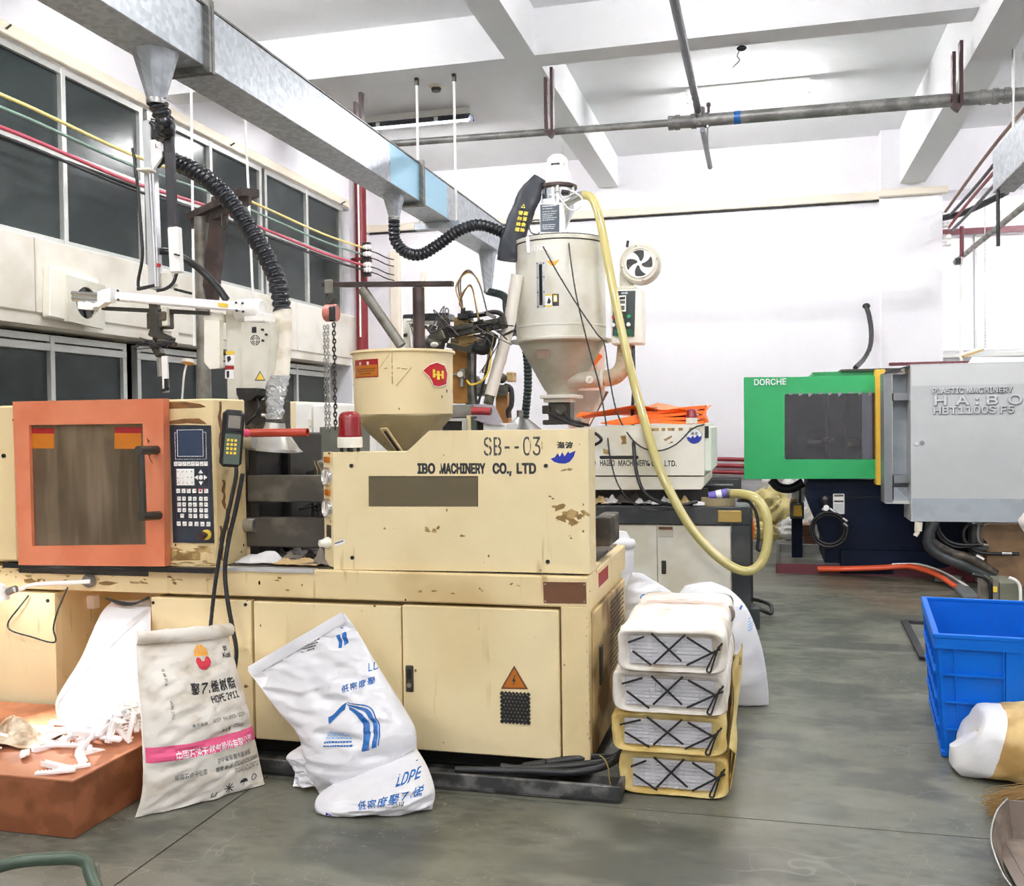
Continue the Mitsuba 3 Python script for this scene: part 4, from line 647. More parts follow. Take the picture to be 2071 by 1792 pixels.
part(t, 'sight_glass', cat(bar((HX - .035, HY - HR * .72 - .012, zb - .07), (HX + .02, HY - HR * .3 - .02, zb - .205), .052, .01)), 'm_cream_worn')
part(t, 'sight_slot', cat(bar((HX - .029, HY - HR * .675 - .02, zb - .085), (HX + .014, HY - HR * .34 - .028, zb - .19), .02, .006)), 'm_bar')
def oncyl(shape, cx, cy, R_, th=.001):
    """print on an upright cylinder: u = arc length from the front towards the right"""
    v, f = ext(shape, th); m = trimesh.Trimesh(v, f, process=False).subdivide_to_size(.02, max_iter=8)
    v = np.array(m.vertices); a = v[:, 0] / R_; rr = R_ + v[:, 2]
    return np.stack([cx + rr * np.sin(a), cy - rr * np.cos(a), v[:, 1]], 1), np.array(m.faces)
def cu(px): # arc position on the hopper from a sideways offset
    return HR * math.asin(max(-.99, min(.99, (px - 815) / 94.5)) )
z = lambda py: (-1.828,4.85,1.975)[2] - (py - 712) * (zt - zb) / 126
lb = part(t, 'warning_label', oncyl(rect(cu(744), z(766), cu(802), z(731)), HX, HY, HR), 'm_sign_red', 'red and amber warning label')
part(t, 'label_amber', oncyl(rect(cu(745) + .002, z(764), cu(801), z(742)), HX, HY, HR + .001), 'm_sign_amber')
part(t, 'label_print', oncyl(union_all([affinity.translate(han('注', .022), cu(757), z(741)), affinity.translate(han('意', .022), cu(776), z(741))]), HX, HY, HR + .001), 'm_ink_white')
part(t, 'label_print', oncyl(union_all([rect(cu(749), z(750), cu(797), z(748.6)), rect(cu(751), z(754), cu(794), z(752.6)), rect(cu(760), z(759), cu(786), z(757.6))]), HX, HY, HR + .002), 'm_brown_plate')
def ln(a, b, w=.003):
    return LineString([(cu(a[0]), z(a[1])), (cu(b[0]), z(b[1]))]).buffer(w / 2, cap_style='flat')
marks = [ln((829, 717), (829, 740)), ln((829, 744), (829, 752)), ln((829, 757), (829, 762)), ln((829, 766), (829, 780)), ln((829, 717), (805, 749), .002), ln((813, 750), (820, 750)), ln((837, 750), (843, 750)), ln((846, 751), (855, 752)),
         ln((862, 749), (835, 785), .002), ln((722, 714), (741, 750), .004), ln((721, 765), (726, 780), .003)]
part(t, 'stencil_lines', oncyl(union_all(marks), HX, HY, HR), 'm_scrape')
labels[t + '__stencil_lines'] = {'label': 'broken stencil lines', 'kind': 'stuff'}
sg = Polygon([(cu(880), z(755)), (cu(889), z(744)), (cu(898), z(739)), (cu(906), z(744)), (cu(908), z(760)), (cu(907), z(780)), (cu(900), z(785)), (cu(894), z(783)), (cu(891), z(772)), (cu(888), z(765))])
rs = part(t, 'round_sticker', oncyl(sg.buffer(.004), HX, HY, HR + .004, .002), 'm_ink_white', 'curled red sticker')
part(t, 'sticker_red', oncyl(sg, HX, HY, HR + .0065), 'm_red')
part(t, 'sticker_print', oncyl(union_all([rect(cu(893), z(768), cu(896), z(752)), rect(cu(898), z(772), cu(901), z(755)), rect(cu(903), z(770), cu(905), z(754)), rect(cu(896), z(764), cu(905), z(761))]), HX, HY, HR + .008), 'm_ink_yellow')

# hand-held teach pendant on the side of the control cabinet
t = thing('teach_pendant', 'black hand-held terminal with yellow keys hung on the cream control cabinet', 'terminal')
pc = (-2.449,4.2,1.543)
def pend(m): return xf(m, pc, rz=.62, ry=.09)
part(t, 'case', pend(cat(bx(-.05, -.035, -.135, .05, .03, .135, .018), bx(-.044, .02, -.10, -.0, .05, .10, .012))), 'm_black')
part(t, 'screen_frame', pend(bx(-.036, -.039, .035, .04, -.034, .118, .003)), 'm_black_gloss')
part(t, 'screen', pend(bx(-.026, -.041, .048, .03, -.038, .108, .001)), 'm_screen_grey')
M('m_screen_grey', (128, 122, 112), 0.2)
M('m_key_green', (76, 88, 78), 0.3)
part(t, 'keypad', pend(bx(-.036, -.038, -.122, .038, -.034, .022, .004)), 'm_key_green')
for i in range(3):
    for j in range(4): part(t, 'key', pend(bx(-.026 + i * .017, -.041, -.075 + j * .02, -.014 + i * .017, -.037, -.062 + j * .02, .001)), 'm_ink_yellow')
one('pendant_cable', cat(stube([(-2.412,4.17,1.408),(-2.415,4.17,1.362),(-2.441,4.17,1.257),(-2.491,4.17,1.069),(-2.521,4.17,0.928),(-2.542,4.17,0.81),(-2.563,4.17,0.664),(-2.57,4.17,0.574)], .0095, 8)), 'm_rubber', 'black cable looping from the hand-held terminal to the floor', 'cable')
one('robot_cable', cat(stube([(-2.39,4.19,1.377),(-2.404,4.19,1.314),(-2.43,4.19,1.209),(-2.472,4.19,1.056),(-2.493,4.19,0.926),(-2.486,4.19,0.797),(-2.46,4.19,0.645),(-2.442,4.19,0.539),(-2.454,4.19,0.433)], .0105, 8)), 'm_rubber', 'thicker black cable hanging beside the terminal cable, down behind the HDPE sack', 'cable')
t = thing('purge_guard_tube', 'orange-red open tube with a pink ball knob, below the metal hood', 'tube')
a, b = (-2.471,4.42,1.566), (-2.166,4.42,1.562)
L_ = b[0] - a[0]
part(t, 'tube', xf(lathe([(.017, .02), (.017, L_), (.0205, L_), (.0205, 0), (0, 0)], n=22, axis='x'), a), 'm_orange_red')
M('m_orange_red', (176, 62, 40), 0.32)
part(t, 'tube_bore', xf(lathe([(0, L_ - .02), (.0168, L_ - .02)], n=20, axis='x'), a), 'm_black')
part(t, 'knob', ball((-2.484,4.4,1.566), .021, 10), 'm_pink')
M('m_pink', (220, 74, 108), 0.3)
part(t, 'knob_stem', cyl((-2.49,4.41,1.566), a, .008, 8), 'm_steel')
M('m_tray_zinc', P_(mottled((50, 52, 52), (104, 104, 102), 12.0, .45, .7)), 0.5, 0.35)  # zinc toned dark to deepen the shade of the gap below the machine
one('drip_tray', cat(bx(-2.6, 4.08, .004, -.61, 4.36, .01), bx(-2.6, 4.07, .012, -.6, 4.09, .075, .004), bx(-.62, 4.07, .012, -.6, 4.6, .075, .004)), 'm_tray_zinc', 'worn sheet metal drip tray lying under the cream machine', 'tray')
for i, o in enumerate((0, .03, .06)):
    pts = [(-1.35 + .2 * i, 4.16 + o, .06 + .02 * i), (-1.05, 4.17 + o, .075), (-.8, 4.2 + o, .08 + .02 * i), (-.66, 4.32 + o, .1), (-.62, 4.6, .14), (-.64, 5.0, .3)]
    one('power_cable', stube(pts, .017, 8), 'm_rubber', ('lowest', 'middle', 'uppermost')[i] + ' of the three black cables lying in the drip tray', 'cable', 'black cables in the drip tray')
one('yellow_wire', stube([(-0.702,4.15,0.176),(-0.681,4.15,0.161),(-0.665,4.15,0.126),(-0.659,4.15,0.067),(-0.644,4.15,0.026),(-0.624,4.15,0.002)], .003, 6), 'm_brass', 'thin yellow wire hanging at the corner of the cream machine', 'wire')
# cloths and scraps on the bed
def crumple(c, sx, sy, sz, seed, fold=3.0, n=22):
    g = np.stack(np.meshgrid(np.linspace(-1, 1, n), np.linspace(-1, 1, n), indexing='ij'), -1)
    p3 = np.concatenate([g, np.zeros((n, n, 1))], -1)
    h = meshkit.fbm(p3 * fold * .6 + seed * 7.3, 3, seed); wv = np.sin(g[..., 0] * fold + g[..., 1] * fold * .7 + seed)
    edge = np.clip(1.15 - np.linalg.norm(g, axis=-1), 0, 1)
    X = g[..., 0] * (1 + .25 * (meshkit.noise(p3 * 2 + seed, seed + 3) - .5)); Y = g[..., 1] * (1 + .25 * (meshkit.noise(p3 * 2 + seed + 9, seed + 5) - .5))
    Z = np.clip((h - .25) * 1.3 + .35 * wv * edge, 0.0, 1.4) * (0.25 + edge)
    return sheet(np.stack([c[0] + X * sx, c[1] + Y * sy, c[2] + .004 + Z * sz], -1), .004)
M('m_cloth_white', (214, 214, 214), 0.85); M('m_cloth_tan', (190, 164, 118), 0.85); M('m_cloth_grey', (120, 112, 102), 0.85); M('m_cloth_dark', (66, 58, 54), 0.85)
one('white_cloth', crumple((-2.36, 4.42, .926), .16, .08, .07, 3), 'm_cloth_white', 'crumpled white cloth on the bed next to the control cabinet', 'cloth')
one('tan_glove', crumple((-2.2, 4.36, .926), .11, .05, .06, 5, 4.0), 'm_cloth_tan', 'folded tan work glove at the front edge of the bed', 'glove')
one('grey_glove', crumple((-2.08, 4.38, .926), .08, .06, .07, 8, 4.0), 'm_cloth_grey', 'grey work glove rolled up against the gauge strip of the cover', 'glove')
for i in range(7):
    x, y = -2.42 + .06 * i + .02 * math.sin(i * 3), 4.6 + .09 * math.sin(i * 2.1)
    one('plastic_scrap', crumple((x, y, .926), .06, .05, .05 + .01 * (i % 3), 20 + i, 4.0, 12), ('m_cloth_dark', 'm_cloth_white', 'm_cloth_grey')[i % 3], ('dark scrap on the oily bed, nearest the control cabinet', 'white scrap beside the dark one nearest the control cabinet', 'grey scrap left of the middle, under the guide bars', 'dark scrap in the middle of the oily bed, under the guide bars',
        'white scrap right of the middle, under the guide bars', 'grey scrap second from the gauge strip, under the guide bars', 'dark scrap on the oily bed, nearest the gauge strip')[i], 'scrap', 'scraps on the oily bed')

# ================================================================ DUCT, HOSES, TAKE-OUT ARM, OVERHEAD PIPES
du = thing('sheet_metal_duct', 'long galvanised rectangular duct running under the beams along the window side', 'duct')
DX0, DX1, DZ0, DZ1 = -3.235, -2.957, 3.57, 3.9
secs = [(2.2, 4.86), (4.9, 8.33), (8.37, 11.2)]
for a, b in secs: part(du, 'section', bx(DX0, a, DZ0, DX1, b, DZ1, .004), 'm_galv')
for y in (4.88, 8.35):
    f_ = part(du, 'flange', cat(bx(DX0 - .035, y - .028, DZ0 - .035, DX1 + .035, y - .003, DZ0 + .003), bx(DX0 - .035, y + .003, DZ0 - .035, DX1 + .035, y + .028, DZ0 + .003), bx(DX1 - .003, y - .028, DZ0 - .035, DX1 + .035, y - .003, DZ1 + .035),
        bx(DX1 - .003, y + .003, DZ0 - .035, DX1 + .035, y + .028, DZ1 + .035), bx(DX0 - .035, y - .028, DZ1 - .003, DX1 + .035, y + .028, DZ1 + .035), bx(DX0 - .035, y - .028, DZ0, DX0 + .003, y + .028, DZ1)), 'm_galv_dark')
part(du, 'top_seam', bx(DX1 - .004, 2.2, DZ1, DX1 + .006, 11.2, DZ1 + .012), 'm_galv_dark')
part(du, 'end_plate', bx(DX0, 11.18, DZ0, DX1, 11.21, DZ1), 'm_galv_dark')
M('m_pale_blue', (150, 196, 220), 0.25, 0.35)
part(du, 'blue_film', cat(bx(DX1 - .001, 7.62, DZ0 + .004, DX1 + .0015, 8.31, DZ1 - .004), bx(DX1 - .001, 8.39, DZ0 + .004, DX1 + .0015, 9.1, DZ1 - .004)), 'm_pale_blue', 'pale blue stretch of the duct side')  # pale blue tone laid over this stretch of the side
def funnel(y, zt, zb, rt, rb, n=10):
    k = part(du, 'funnel', lathe([(rt + .02, zt), (rt, zt - .006), (rb, zb + .02), (rb, zb)], (-3.1, y, 0), n, sharp=20), 'm_galv')
    v, f = unweld(*lathe([(rt + .02, zt), (rt, zt - .006), (rb, zb + .02), (rb, zb)], (-3.1, y, 0), n, sharp=20))
    scene[k] = mikit.ply((v, f), 'm_galv', smooth=True)
    part(du, 'funnel_band', lathe([(rb + .004, zb + .03), (rb + .006, zb + .015), (rb + .004, zb)], (-3.1, y, 0), 20), 'm_steel')
funnel(4.62, 3.575, 3.30, .118, .046)
funnel(8.06, 3.575, 3.36, .1, .045)
funnel(11.02, 3.575, 3.1, .105, .045)
for x, lbl in ((-3.295, 'white hanger rod behind the duct, below the cross beam'), (-2.912, 'white hanger rod passing in front of the duct side')):
    t = thing('hanger_rod', lbl, 'rod')
    part(t, 'rod', cyl((x, 9.24, 3.5), (x, 9.24, 4.93), .014, 10), 'm_offwhite')
    part(t, 'clamp', bx(x - .018, 9.22, 4.92, x + .018, 9.26, 4.99, .003), 'm_steel_dark')
part(du, 'trapeze', bx(-3.33, 9.2, 3.5, -2.87, 9.27, 3.57, .004), 'm_galv')
one('conduit', cyl((-5.2,8.274,2.359), ((-5.2,8.316,4.702)[0], (-5.2,8.316,4.702)[1], 5.42), .013, 8), 'm_offwhite', 'thin white conduit hanging behind the robot mast, nearest to the orange door', 'conduit')
one('conduit', cyl((-5.2,9.395,2.905), ((-5.2,9.292,4.78)[0], (-5.2,9.292,4.78)[1], 4.98), .014, 8), 'm_offwhite', 'thin white conduit hanging behind the big black hose', 'conduit')
t = thing('smoke_detector', 'small round smoke detector on the ceiling above the duct', 'smoke detector')
c = (-3.59,10.715,5.42)
part(t, 'base', lathe([(0, -.025), (.075, -.025), (.08, -.012), (.08, 0)], c, 20), 'm_cream_trim'); part(t, 'sensor', lathe([(0, -.06), (.05, -.06), (.058, -.025)], c, 20), 'm_steel_dark')
t = thing('beam_sensor', 'small black sensor with dangling wires under the cross beam', 'sensor')
c = (-0.191,9.28,4.99)
part(t, 'head', ball((c[0], c[1], 4.965), .03, 8, 1.5, 1, .8), 'm_black'); part(t, 'wire', stube([(c[0] - .01, c[1], 4.96), (c[0] - .04, c[1], 4.9), (c[0] - .02, c[1], 4.86), (c[0] - .08, c[1], 4.8)], .005, 6), 'm_ink_grey')

# ribbed black hoses
one('ribbed_hose', corrugated([(-3.1, 4.62, 3.33), (-3.1, 4.70, 3.2), (-3.328,4.98,3.227), (-3.31,5.06,3.143), (-3.148,5.04,3.06), (-2.976,5,2.941), (-2.825,5,2.765), (-2.696,4.98,2.576), (-2.599,4.96,2.405), (-2.564,4.95,2.231)], .052, .038, .24, 18, 9), 'm_hose_black', 'fat glossy black ribbed hose arching from the first duct funnel to the white sleeve', 'hose')
one('ribbed_hose', corrugated([(-3.1, 8.06, 3.38), (-3.1, 8.06, 3.3), (-3.097,8.08,3.188), (-3.016,8.1,3.089), (-2.88,8.1,3.06), (-2.729,8.12,3.135), (-2.558,8.15,3.249), (-2.395,8.2,3.303), (-2.255,8.25,3.27), (-2.159,8.3,3.222)], .052, .034, .2, 16, 7), 'm_hose_black', 'glossy black ribbed hose curving from the middle duct funnel to the padded black sleeve', 'hose')
M('m_hose_green', (28, 44, 42), 0.25)
one('ribbed_hose', corrugated([(-3.1, 11.02, 3.12), (-2.874,10.9,3.033), (-2.763,10.6,2.829), (-2.61,10.3,2.632), (-2.469,10.2,2.409), (-2.442,10.2,2.042), (-2.479,10.2,1.65)], .046, .04, .2, 12, 6), 'm_hose_green', 'dark green ribbed hose from the far duct funnel down behind the drying hopper', 'hose')
t = thing('far_extraction_hood', 'small conical metal hood at the foot of the dark green ribbed hose', 'hood')
c = (-2.519,10.2,1.509)
part(t, 'cone', lathe([(.24, 0), (.05, .15), (.05, .22)], c, 24, sharp=20), 'm_steel')

# swinging take-out arm on the cream machine
ra = thing('takeout_robot', 'white swing-arm take-out robot with a tall mast standing behind the orange safety door', 'robot')
part(ra, 'column', cat(bx(-2.86, 4.86, 1.6, -2.735, 5.05, 2.25, .006)), 'm_ivory')
part(ra, 'side_plate', prism([(-2.954,2.179),(-2.86,2.175),(-2.866,1.917),(-2.926,1.913),(-2.959,1.952)], 4.8, 4.84), 'm_ivory_clean')
box_ = part(ra, 'control_box', prism([(-2.73,2.159),(-2.563,2.152),(-2.565,2.052),(-2.579,1.908),(-2.596,1.797),(-2.731,1.8)], 4.8, 4.98), 'm_ivory')
part(box_, 'switch', bx(*(-2.667,4.796,2.1), (-2.64,4.796,2.131)[0], 4.8, (-2.64,4.796,2.131)[2], .002), 'm_black')
fc = (-2.649,4.8,2.06)
part(box_, 'fan_grille', decal(union_all([Point(fc[0], fc[2]).buffer(r_).difference(Point(fc[0], fc[2]).buffer(r_ - .004)) for r_ in (.012, .02, .028)] ).difference(union_all([rect(fc[0] - .002, fc[2] - .04, fc[0] + .002, fc[2] + .04), rect(fc[0] - .04, fc[2] - .002, fc[0] + .04, fc[2] + .002)])), 4.8, .001), 'm_ink')
labels['takeout_robot__control_box__fan_grille'] = {'kind': 'stuff'}
for p in [(-2.601,4.8,2.114),(-2.6,4.8,2.056),(-2.579,4.8,2.087)]: part(box_, 'knob', cyl((p[0], 4.785, p[2]), (p[0], 4.8, p[2]), .006, 8), 'm_black')
part(box_, 'warning_sign', decal(poly([(-2.624,1.896),(-2.657,1.844),(-2.592,1.842)]), 4.8), 'm_ink_grey'); part(box_, 'warning_face', decal(poly([(-2.623,1.888),(-2.647,1.849),(-2.598,1.847)]), 4.799), 'm_ink_yellow')
for (pts, m_) in (([(-2.862,2.013),(-2.808,2.011),(-2.808,1.992),(-2.862,1.994)], 'm_ink_yellow'), ([(-2.863,1.991),(-2.808,1.989),(-2.81,1.936),(-2.864,1.937)], 'm_ink_white'), ([(-2.867,1.932),(-2.813,1.93),(-2.813,1.911),(-2.867,1.913)], 'm_sign_red'), ([(-2.867,1.91),(-2.813,1.909),(-2.814,1.86),(-2.868,1.861)], 'm_ink_white')):
    part(ra, 'caution_label', decal(poly(pts), 4.859), m_)
for (pts) in ([(-2.853,1.98),(-2.834,1.985),(-2.829,1.966),(-2.847,1.95)], [(-2.857,1.902),(-2.842,1.904),(-2.843,1.869),(-2.855,1.866)]):
    part(ra, 'label_print', decal(poly(pts), 4.857), 'm_ink')
part(ra, 'motor_cover', xf(lathe([(0, 0), (.055, 0), (.062, .01), (.062, .13), (.05, .15), (0, .15)], n=24, axis='x'), (-2.775,4.85,2.227)), 'm_offwhite')
part(ra, 'motor_plate', bx(*(-2.715,4.8,2.158), (-2.588,4.8,2.206)[0], 4.96, (-2.588,4.8,2.206)[2], .006), 'm_offwhite')
ha, hb = (-3.482,4.78,2.328), (-2.699,4.78,2.235)
arm = part(ra, 'cross_arm', bar(ha, hb, .05, .05, .008), 'm_white')
part(arm, 'arm_label', decal(poly([(-2.84,2.264),(-2.784,2.256),(-2.776,2.248),(-2.788,2.235),(-2.838,2.242)]), 4.753), 'm_ink_yellow')
for p in [(-3.455,4.752,2.356),(-3.453,4.752,2.307),(-2.732,4.752,2.259),(-2.73,4.752,2.217),(-2.694,4.752,2.255),(-2.692,4.752,2.21)]: part(arm, 'bolt', cyl((p[0], 4.75, p[2]), (p[0], 4.757, p[2]), .006, 8), 'm_black')
part(ra, 'end_bracket', prism([(-3.591,2.357),(-3.559,2.369),(-3.505,2.375),(-3.507,2.298),(-3.542,2.297),(-3.581,2.274),(-3.613,2.275),(-3.626,2.259),(-3.677,2.264),(-3.719,2.268),(-3.721,2.307),(-3.702,2.309),(-3.683,2.295),(-3.663,2.308),(-3.625,2.292),(-3.593,2.302)], 4.76, 4.81), 'm_white')
part(ra, 'slide_rod', cat(cyl((-3.816,4.84,2.369), (-3.324,4.84,2.319), .013, 12), cyl((-3.779,4.8,2.335), (-3.58,4.8,2.31), .017, 12)), 'm_steel')
part(ra, 'slide_rail', bar((-3.611,4.84,2.274), (-2.941,4.84,2.219), .04, .02), 'm_steel_dark')
part(ra, 'slide_rail', bar((-3.214,4.86,2.248), (-2.968,4.86,2.222), .02, .02), 'm_steel')
part(ra, 'rail_block', bar((-2.983,4.86,2.206), (-2.862,4.86,2.194), .05, .05, .006), 'm_ivory_clean')
part(ra, 'handle', bar((-3.108,4.76,2.349), (-3,4.76,2.32), .012, .014, .003), 'm_black')
# mast
mt, mb = (-3.301,4.85,3.296), (-3.282,4.85,2.368)
part(ra, 'mast', bar(mt, mb, .055, .06, .004), 'm_alu_bright')
part(ra, 'mast_rod', cat(cyl((-3.271,4.8,2.993), (-3.245,4.8,2.374), .009, 10), cyl((-3.252,4.8,2.991), (-3.23,4.8,2.373), .006, 10)), 'm_chrome')
part(ra, 'mast_collar', bar((-3.325,4.79,3.013), (-3.245,4.79,3.01), .07, .014, .003), 'm_ivory_clean')
tp = part(ra, 'top_plate', prism([(-3.257,3.175),(-3.192,3.178),(-3.185,3.078),(-3.245,3.015),(-3.254,3.051)], 4.79, 4.81), 'm_white')
put(tp, 'mark', latin('L', .02, True), (-3.226,4.79,3.129)[0], (-3.226,4.79,3.129)[2], 4.79, 'm_ink', 4)
part(ra, 'top_elbow', stube([(-3.282,4.84,3.28), (-3.257,4.84,3.265), (-3.255,4.84,3.229), (-3.262,4.84,3.203)], .022, 10), 'm_black')
part(ra, 'cable_carrier', cat(bar((-3.108,4.74,3.223), (-3.094,4.74,2.673), .054, .03, .006), bar((-3.191,4.76,3.249), (-3.093,4.74,3.219), .03, .05, .006), bar((-3.25,4.83,3.044), (-3.167,4.81,3.1), .03, .03)), 'm_carrier')
M('m_carrier', (36, 36, 40), 0.6)
cvr = part(ra, 'carrier_cover', bar((-3.078,4.73,2.675), (-3.069,4.73,2.431), .062, .05, .006), 'm_offwhite')
part(cvr, 'cover_hook', stube([(-3.059,4.695,2.525), (-3.044,4.69,2.521), (-3.026,4.69,2.515)], .005, 6), 'm_black')
part(ra, 'conduit', cat(stube([(-3.404,4.84,3.154), (-3.39,4.84,3.071), (-3.375,4.84,2.92), (-3.359,4.84,2.686), (-3.356,4.84,2.549), (-3.384,4.84,2.427), (-3.385,4.84,2.38)], .0085, 8), bar((-3.377,4.82,2.369), (-3.258,4.82,2.385), .016, .016)), 'm_black')
part(ra, 'curved_cable', stube([(-3.256,4.86,2.579), (-3.204,4.88,2.574), (-3.121,4.88,2.537), (-3.021,4.88,2.469), (-2.928,4.88,2.38), (-2.863,4.88,2.296)], .02, 10), 'm_rubber')
part(ra, 'thin_cable', stube([(-3.114,4.8,2.448), (-3.133,4.79,2.389), (-3.187,4.8,2.36), (-3.253,4.82,2.355)], .009, 8), 'm_rubber')
part(ra, 'red_knob', cat(cyl((-3.214,4.78,2.477), (-3.213,4.78,2.496), .011, 10)), 'm_red'); part(ra, 'knob_stem', cyl((-3.214,4.78,2.477), (-3.213,4.78,2.37), .005, 8), 'm_steel')
part(ra, 'slide_cover', prism([(-3.258,2.45),(-3.159,2.448),(-3.145,2.388),(-3.182,2.365),(-3.253,2.379)], 4.82, 4.86), 'm_ivory_clean')
# dark gripper under the arm
gr_ = part(ra, 'gripper_body', cat(bar((-3.259,4.8,2.287), (-3.234,4.8,2.047), .05, .05, .008), bx(*(-3.299,4.78,2.143), (-3.155,4.78,2.232)[0] - .02, 4.86, (-3.155,4.78,2.232)[2], .006), bar((-3.271,4.78,2.123), (-3.134,4.78,2.07), .05, .04, .006), bar((-3.256,4.77,2.073), (-3.203,4.77,1.99), .05, .04, .006)), 'm_steel_dark')
part(ra, 'gripper_block', cat(bar((-3.184,4.75,2.203), (-3.142,4.75,2.202), .05, .05, .006), bar((-3.206,4.75,2.07), (-3.097,4.75,2.045), .026, .03, .004)), 'm_grease')
part(ra, 'gripper_rail', bar((-3.159,4.75,2.251), (-3.155,4.75,2.149), .035, .03, .004), 'm_ivory')
part(ra, 'suction_cup', cyl((-3.095,4.74,2.103), (-3.082,4.72,2.101), .02, 14), 'm_ivory')
part(ra, 'finger', bar((-3.181,4.77,1.99), (-3.177,4.77,1.79), .034, .02, .003), 'm_offwhite'); part(ra, 'finger', bar((-3.225,4.78,1.981), (-3.221,4.78,1.878), .02, .02, .003), 'm_steel')
part(ra, 'finger_tip', cat(bar((-3.159,4.75,1.864), (-3.16,4.75,1.8), .016, .02), bar((-3.194,4.75,1.8), (-3.145,4.75,1.81), .012, .012)), 'm_black')
part(ra, 'gripper_wire', cat(*[stube([(-3.254,4.74,2.071), (-3.33 + .01 * i, 4.72, 2.03 + .02 * i), (-3.169,4.74,2.041), (-3.2 + .02 * i, 4.72, 2.06 - .01 * i), (-3.108,4.74,2.066)], .003, 5) for i in range(4)]), 'm_black')
labels[ra + '__gripper_wire'] = {'kind': 'stuff'}
part(ra, 'mounting_foot', bx(-2.84, 4.8, 1.56, -2.6, 5.1, 1.74, .006), 'm_grease')
part(ra, 'junction_box', prism([(-2.722,1.803),(-2.602,1.8),(-2.603,1.763),(-2.639,1.734),(-2.703,1.736),(-2.72,1.771)], 4.72, 4.82), 'm_black')
part(ra, 'foot_cable', stube([(-2.617,4.75,1.741), (-2.581,4.7,1.703), (-2.597,4.7,1.662), (-2.632,4.7,1.631), (-2.655,4.7,1.611)], .008, 8), 'm_rubber')
t = thing('gooseneck_mirror', 'round amber disc on a thin white gooseneck between the gripper and the steel post', 'lamp')
part(t, 'disc', xf(lathe([(0, .02), (.034, .02), (.036, .01), (.036, 0), (0, 0)], n=24), (-3.122,4.9,1.955), rx=-.25), 'm_ivory_clean'); part(t, 'disc_face', xf(lathe([(.0, -.001), (.034, -.001), (.034, 0)], n=24), (-3.122,4.9,1.955), rx=-.25), 'm_ink_orange')
part(t, 'gooseneck', stube([(-3.144,4.92,1.948), (-3.148,4.9,1.886), (-3.164,4.9,1.749)], .006, 8), 'm_offwhite')
# white cloth sleeve, foil collar and metal hood over the nozzle
hd = thing('extraction_hood', 'metal hood with foil collar and flat white sleeve over the cream machine nozzle', 'hood')
def flat_tube(pts, w0, w1, d, seed=0, amp=.004, n=28, m=26):
    p = spline(pts, m // (len(pts) - 1) + 1); out = []
    for i, c in enumerate(p):
        t_ = i / (len(p) - 1); w = (w0 + (w1 - w0) * t_) / 2
        a = np.linspace(0, 2 * math.pi, n, endpoint=False)
        x, y = w * np.sign(np.cos(a)) * np.abs(np.cos(a)) ** .8, d / 2 * np.sign(np.sin(a)) * np.abs(np.sin(a)) ** .8
        q_ = np.stack([c[0] + x, c[1] + y, np.full(n, c[2])], 1)
        nz = meshkit.fbm(q_ * 34 + seed, 3, seed) - .5
        out.append(q_ + np.stack([np.cos(a) * nz, np.sin(a) * nz * 1.6, 0 * nz], 1) * amp * 2)
    return loft(out)
part(hd, 'sleeve', flat_tube([(-2.561,4.95,2.237), (-2.565,4.94,2.063), (-2.569,4.91,1.851)], .105, .11, .07, 3), 'm_sleeve')
M('m_sleeve', P_(mottled((232, 226, 212), (208, 198, 178), 14.0)), 0.7)
M('m_foil', (176, 178, 178), 0.25, 0.75)
v_, f_ = flat_tube([(-2.569,4.9,1.872), (-2.522,4.78,1.761), (-2.457,4.64,1.634)], .118, .072, .09, 9, .016, 30, 40)
part(hd, 'foil_collar', unweld(v_, f_), 'm_foil')
c = (-2.468,4.64,1.483)
part(hd, 'hood', xf(lathe([(.138, -.01), (.136, .005), (.056, .105), (.05, .135)], n=30, sharp=25), c, ry=.1), 'm_hood_metal')
M('m_hood_metal', (188, 186, 180), 0.34, 0.6)
part(hd, 'hood_skirt', unweld(*sheet(np.array([[(-2.394,4.62,1.572), (-2.349,4.6,1.532), (-2.306,4.58,1.494), (-2.259,4.56,1.467)], [(-2.409,4.62,1.527), (-2.371,4.6,1.502), (-2.334,4.58,1.477), (-2.297,4.56,1.465)]]), .002)), 'm_hood_metal')
part(hd, 'hood_clamp', cyl((-2.508,4.6,1.655), (-2.485,4.6,1.652), .012, 10), 'm_steel')

# small post crane behind the robot, and the chain hoist beam
t = thing('steel_post_crane', 'worn steel post with a channel arm and brown brace behind the black ribbed hose', 'crane')
part(t, 'post', cat(cyl((-4.07, 6.6, 0), (-4.07, 6.6, 3.16), .052, 16)), 'm_post_grey')
M('m_post_grey', P_(mottled((128, 126, 118), (98, 92, 82), 8.0)), 0.5, 0.3)
M('m_brown_steel', P_(mottled((54, 45, 42), (76, 60, 56), 7.0)), 0.5, 0.2)
part(t, 'channel_arm', cat(bar((-4.318,6.9,3.235), (-3.272,5.9,3.136), .12, .05), bar((-4.337,6.9,3.198), (-3.273,5.9,3.107), .02, .1)), 'm_brown_steel')
part(t, 'brace', bar((-3.846,6.5,3.27), (-4.025,6.62,2.498), .1, .08), 'm_brown_steel')
part(t, 'shackle', stube([(-3.714,6.3,3.106), (-3.719,6.3,3.044), (-3.701,6.3,3.004), (-3.68,6.3,3.041), (-3.683,6.3,3.104)], .011, 8), 'm_steel_dark')
ct = thing('jib_beam', 'brown steel jib beam on a round post with a slanting brace, in front of the back wall', 'jib crane')
part(ct, 'beam', bar((-3.281,7,2.675), (-2.237,7,2.633), .05, .036, .002), 'm_brown_steel')
part(ct, 'post', cyl((-2.515, 7.02, 0), (-2.515, 7.02, 2.62), .044, 18), 'm_brown_steel')
part(ct, 'brace', cyl((-2.961,7,2.63), (-2.657,7.02,2.188), .038, 14), 'm_post_grey')
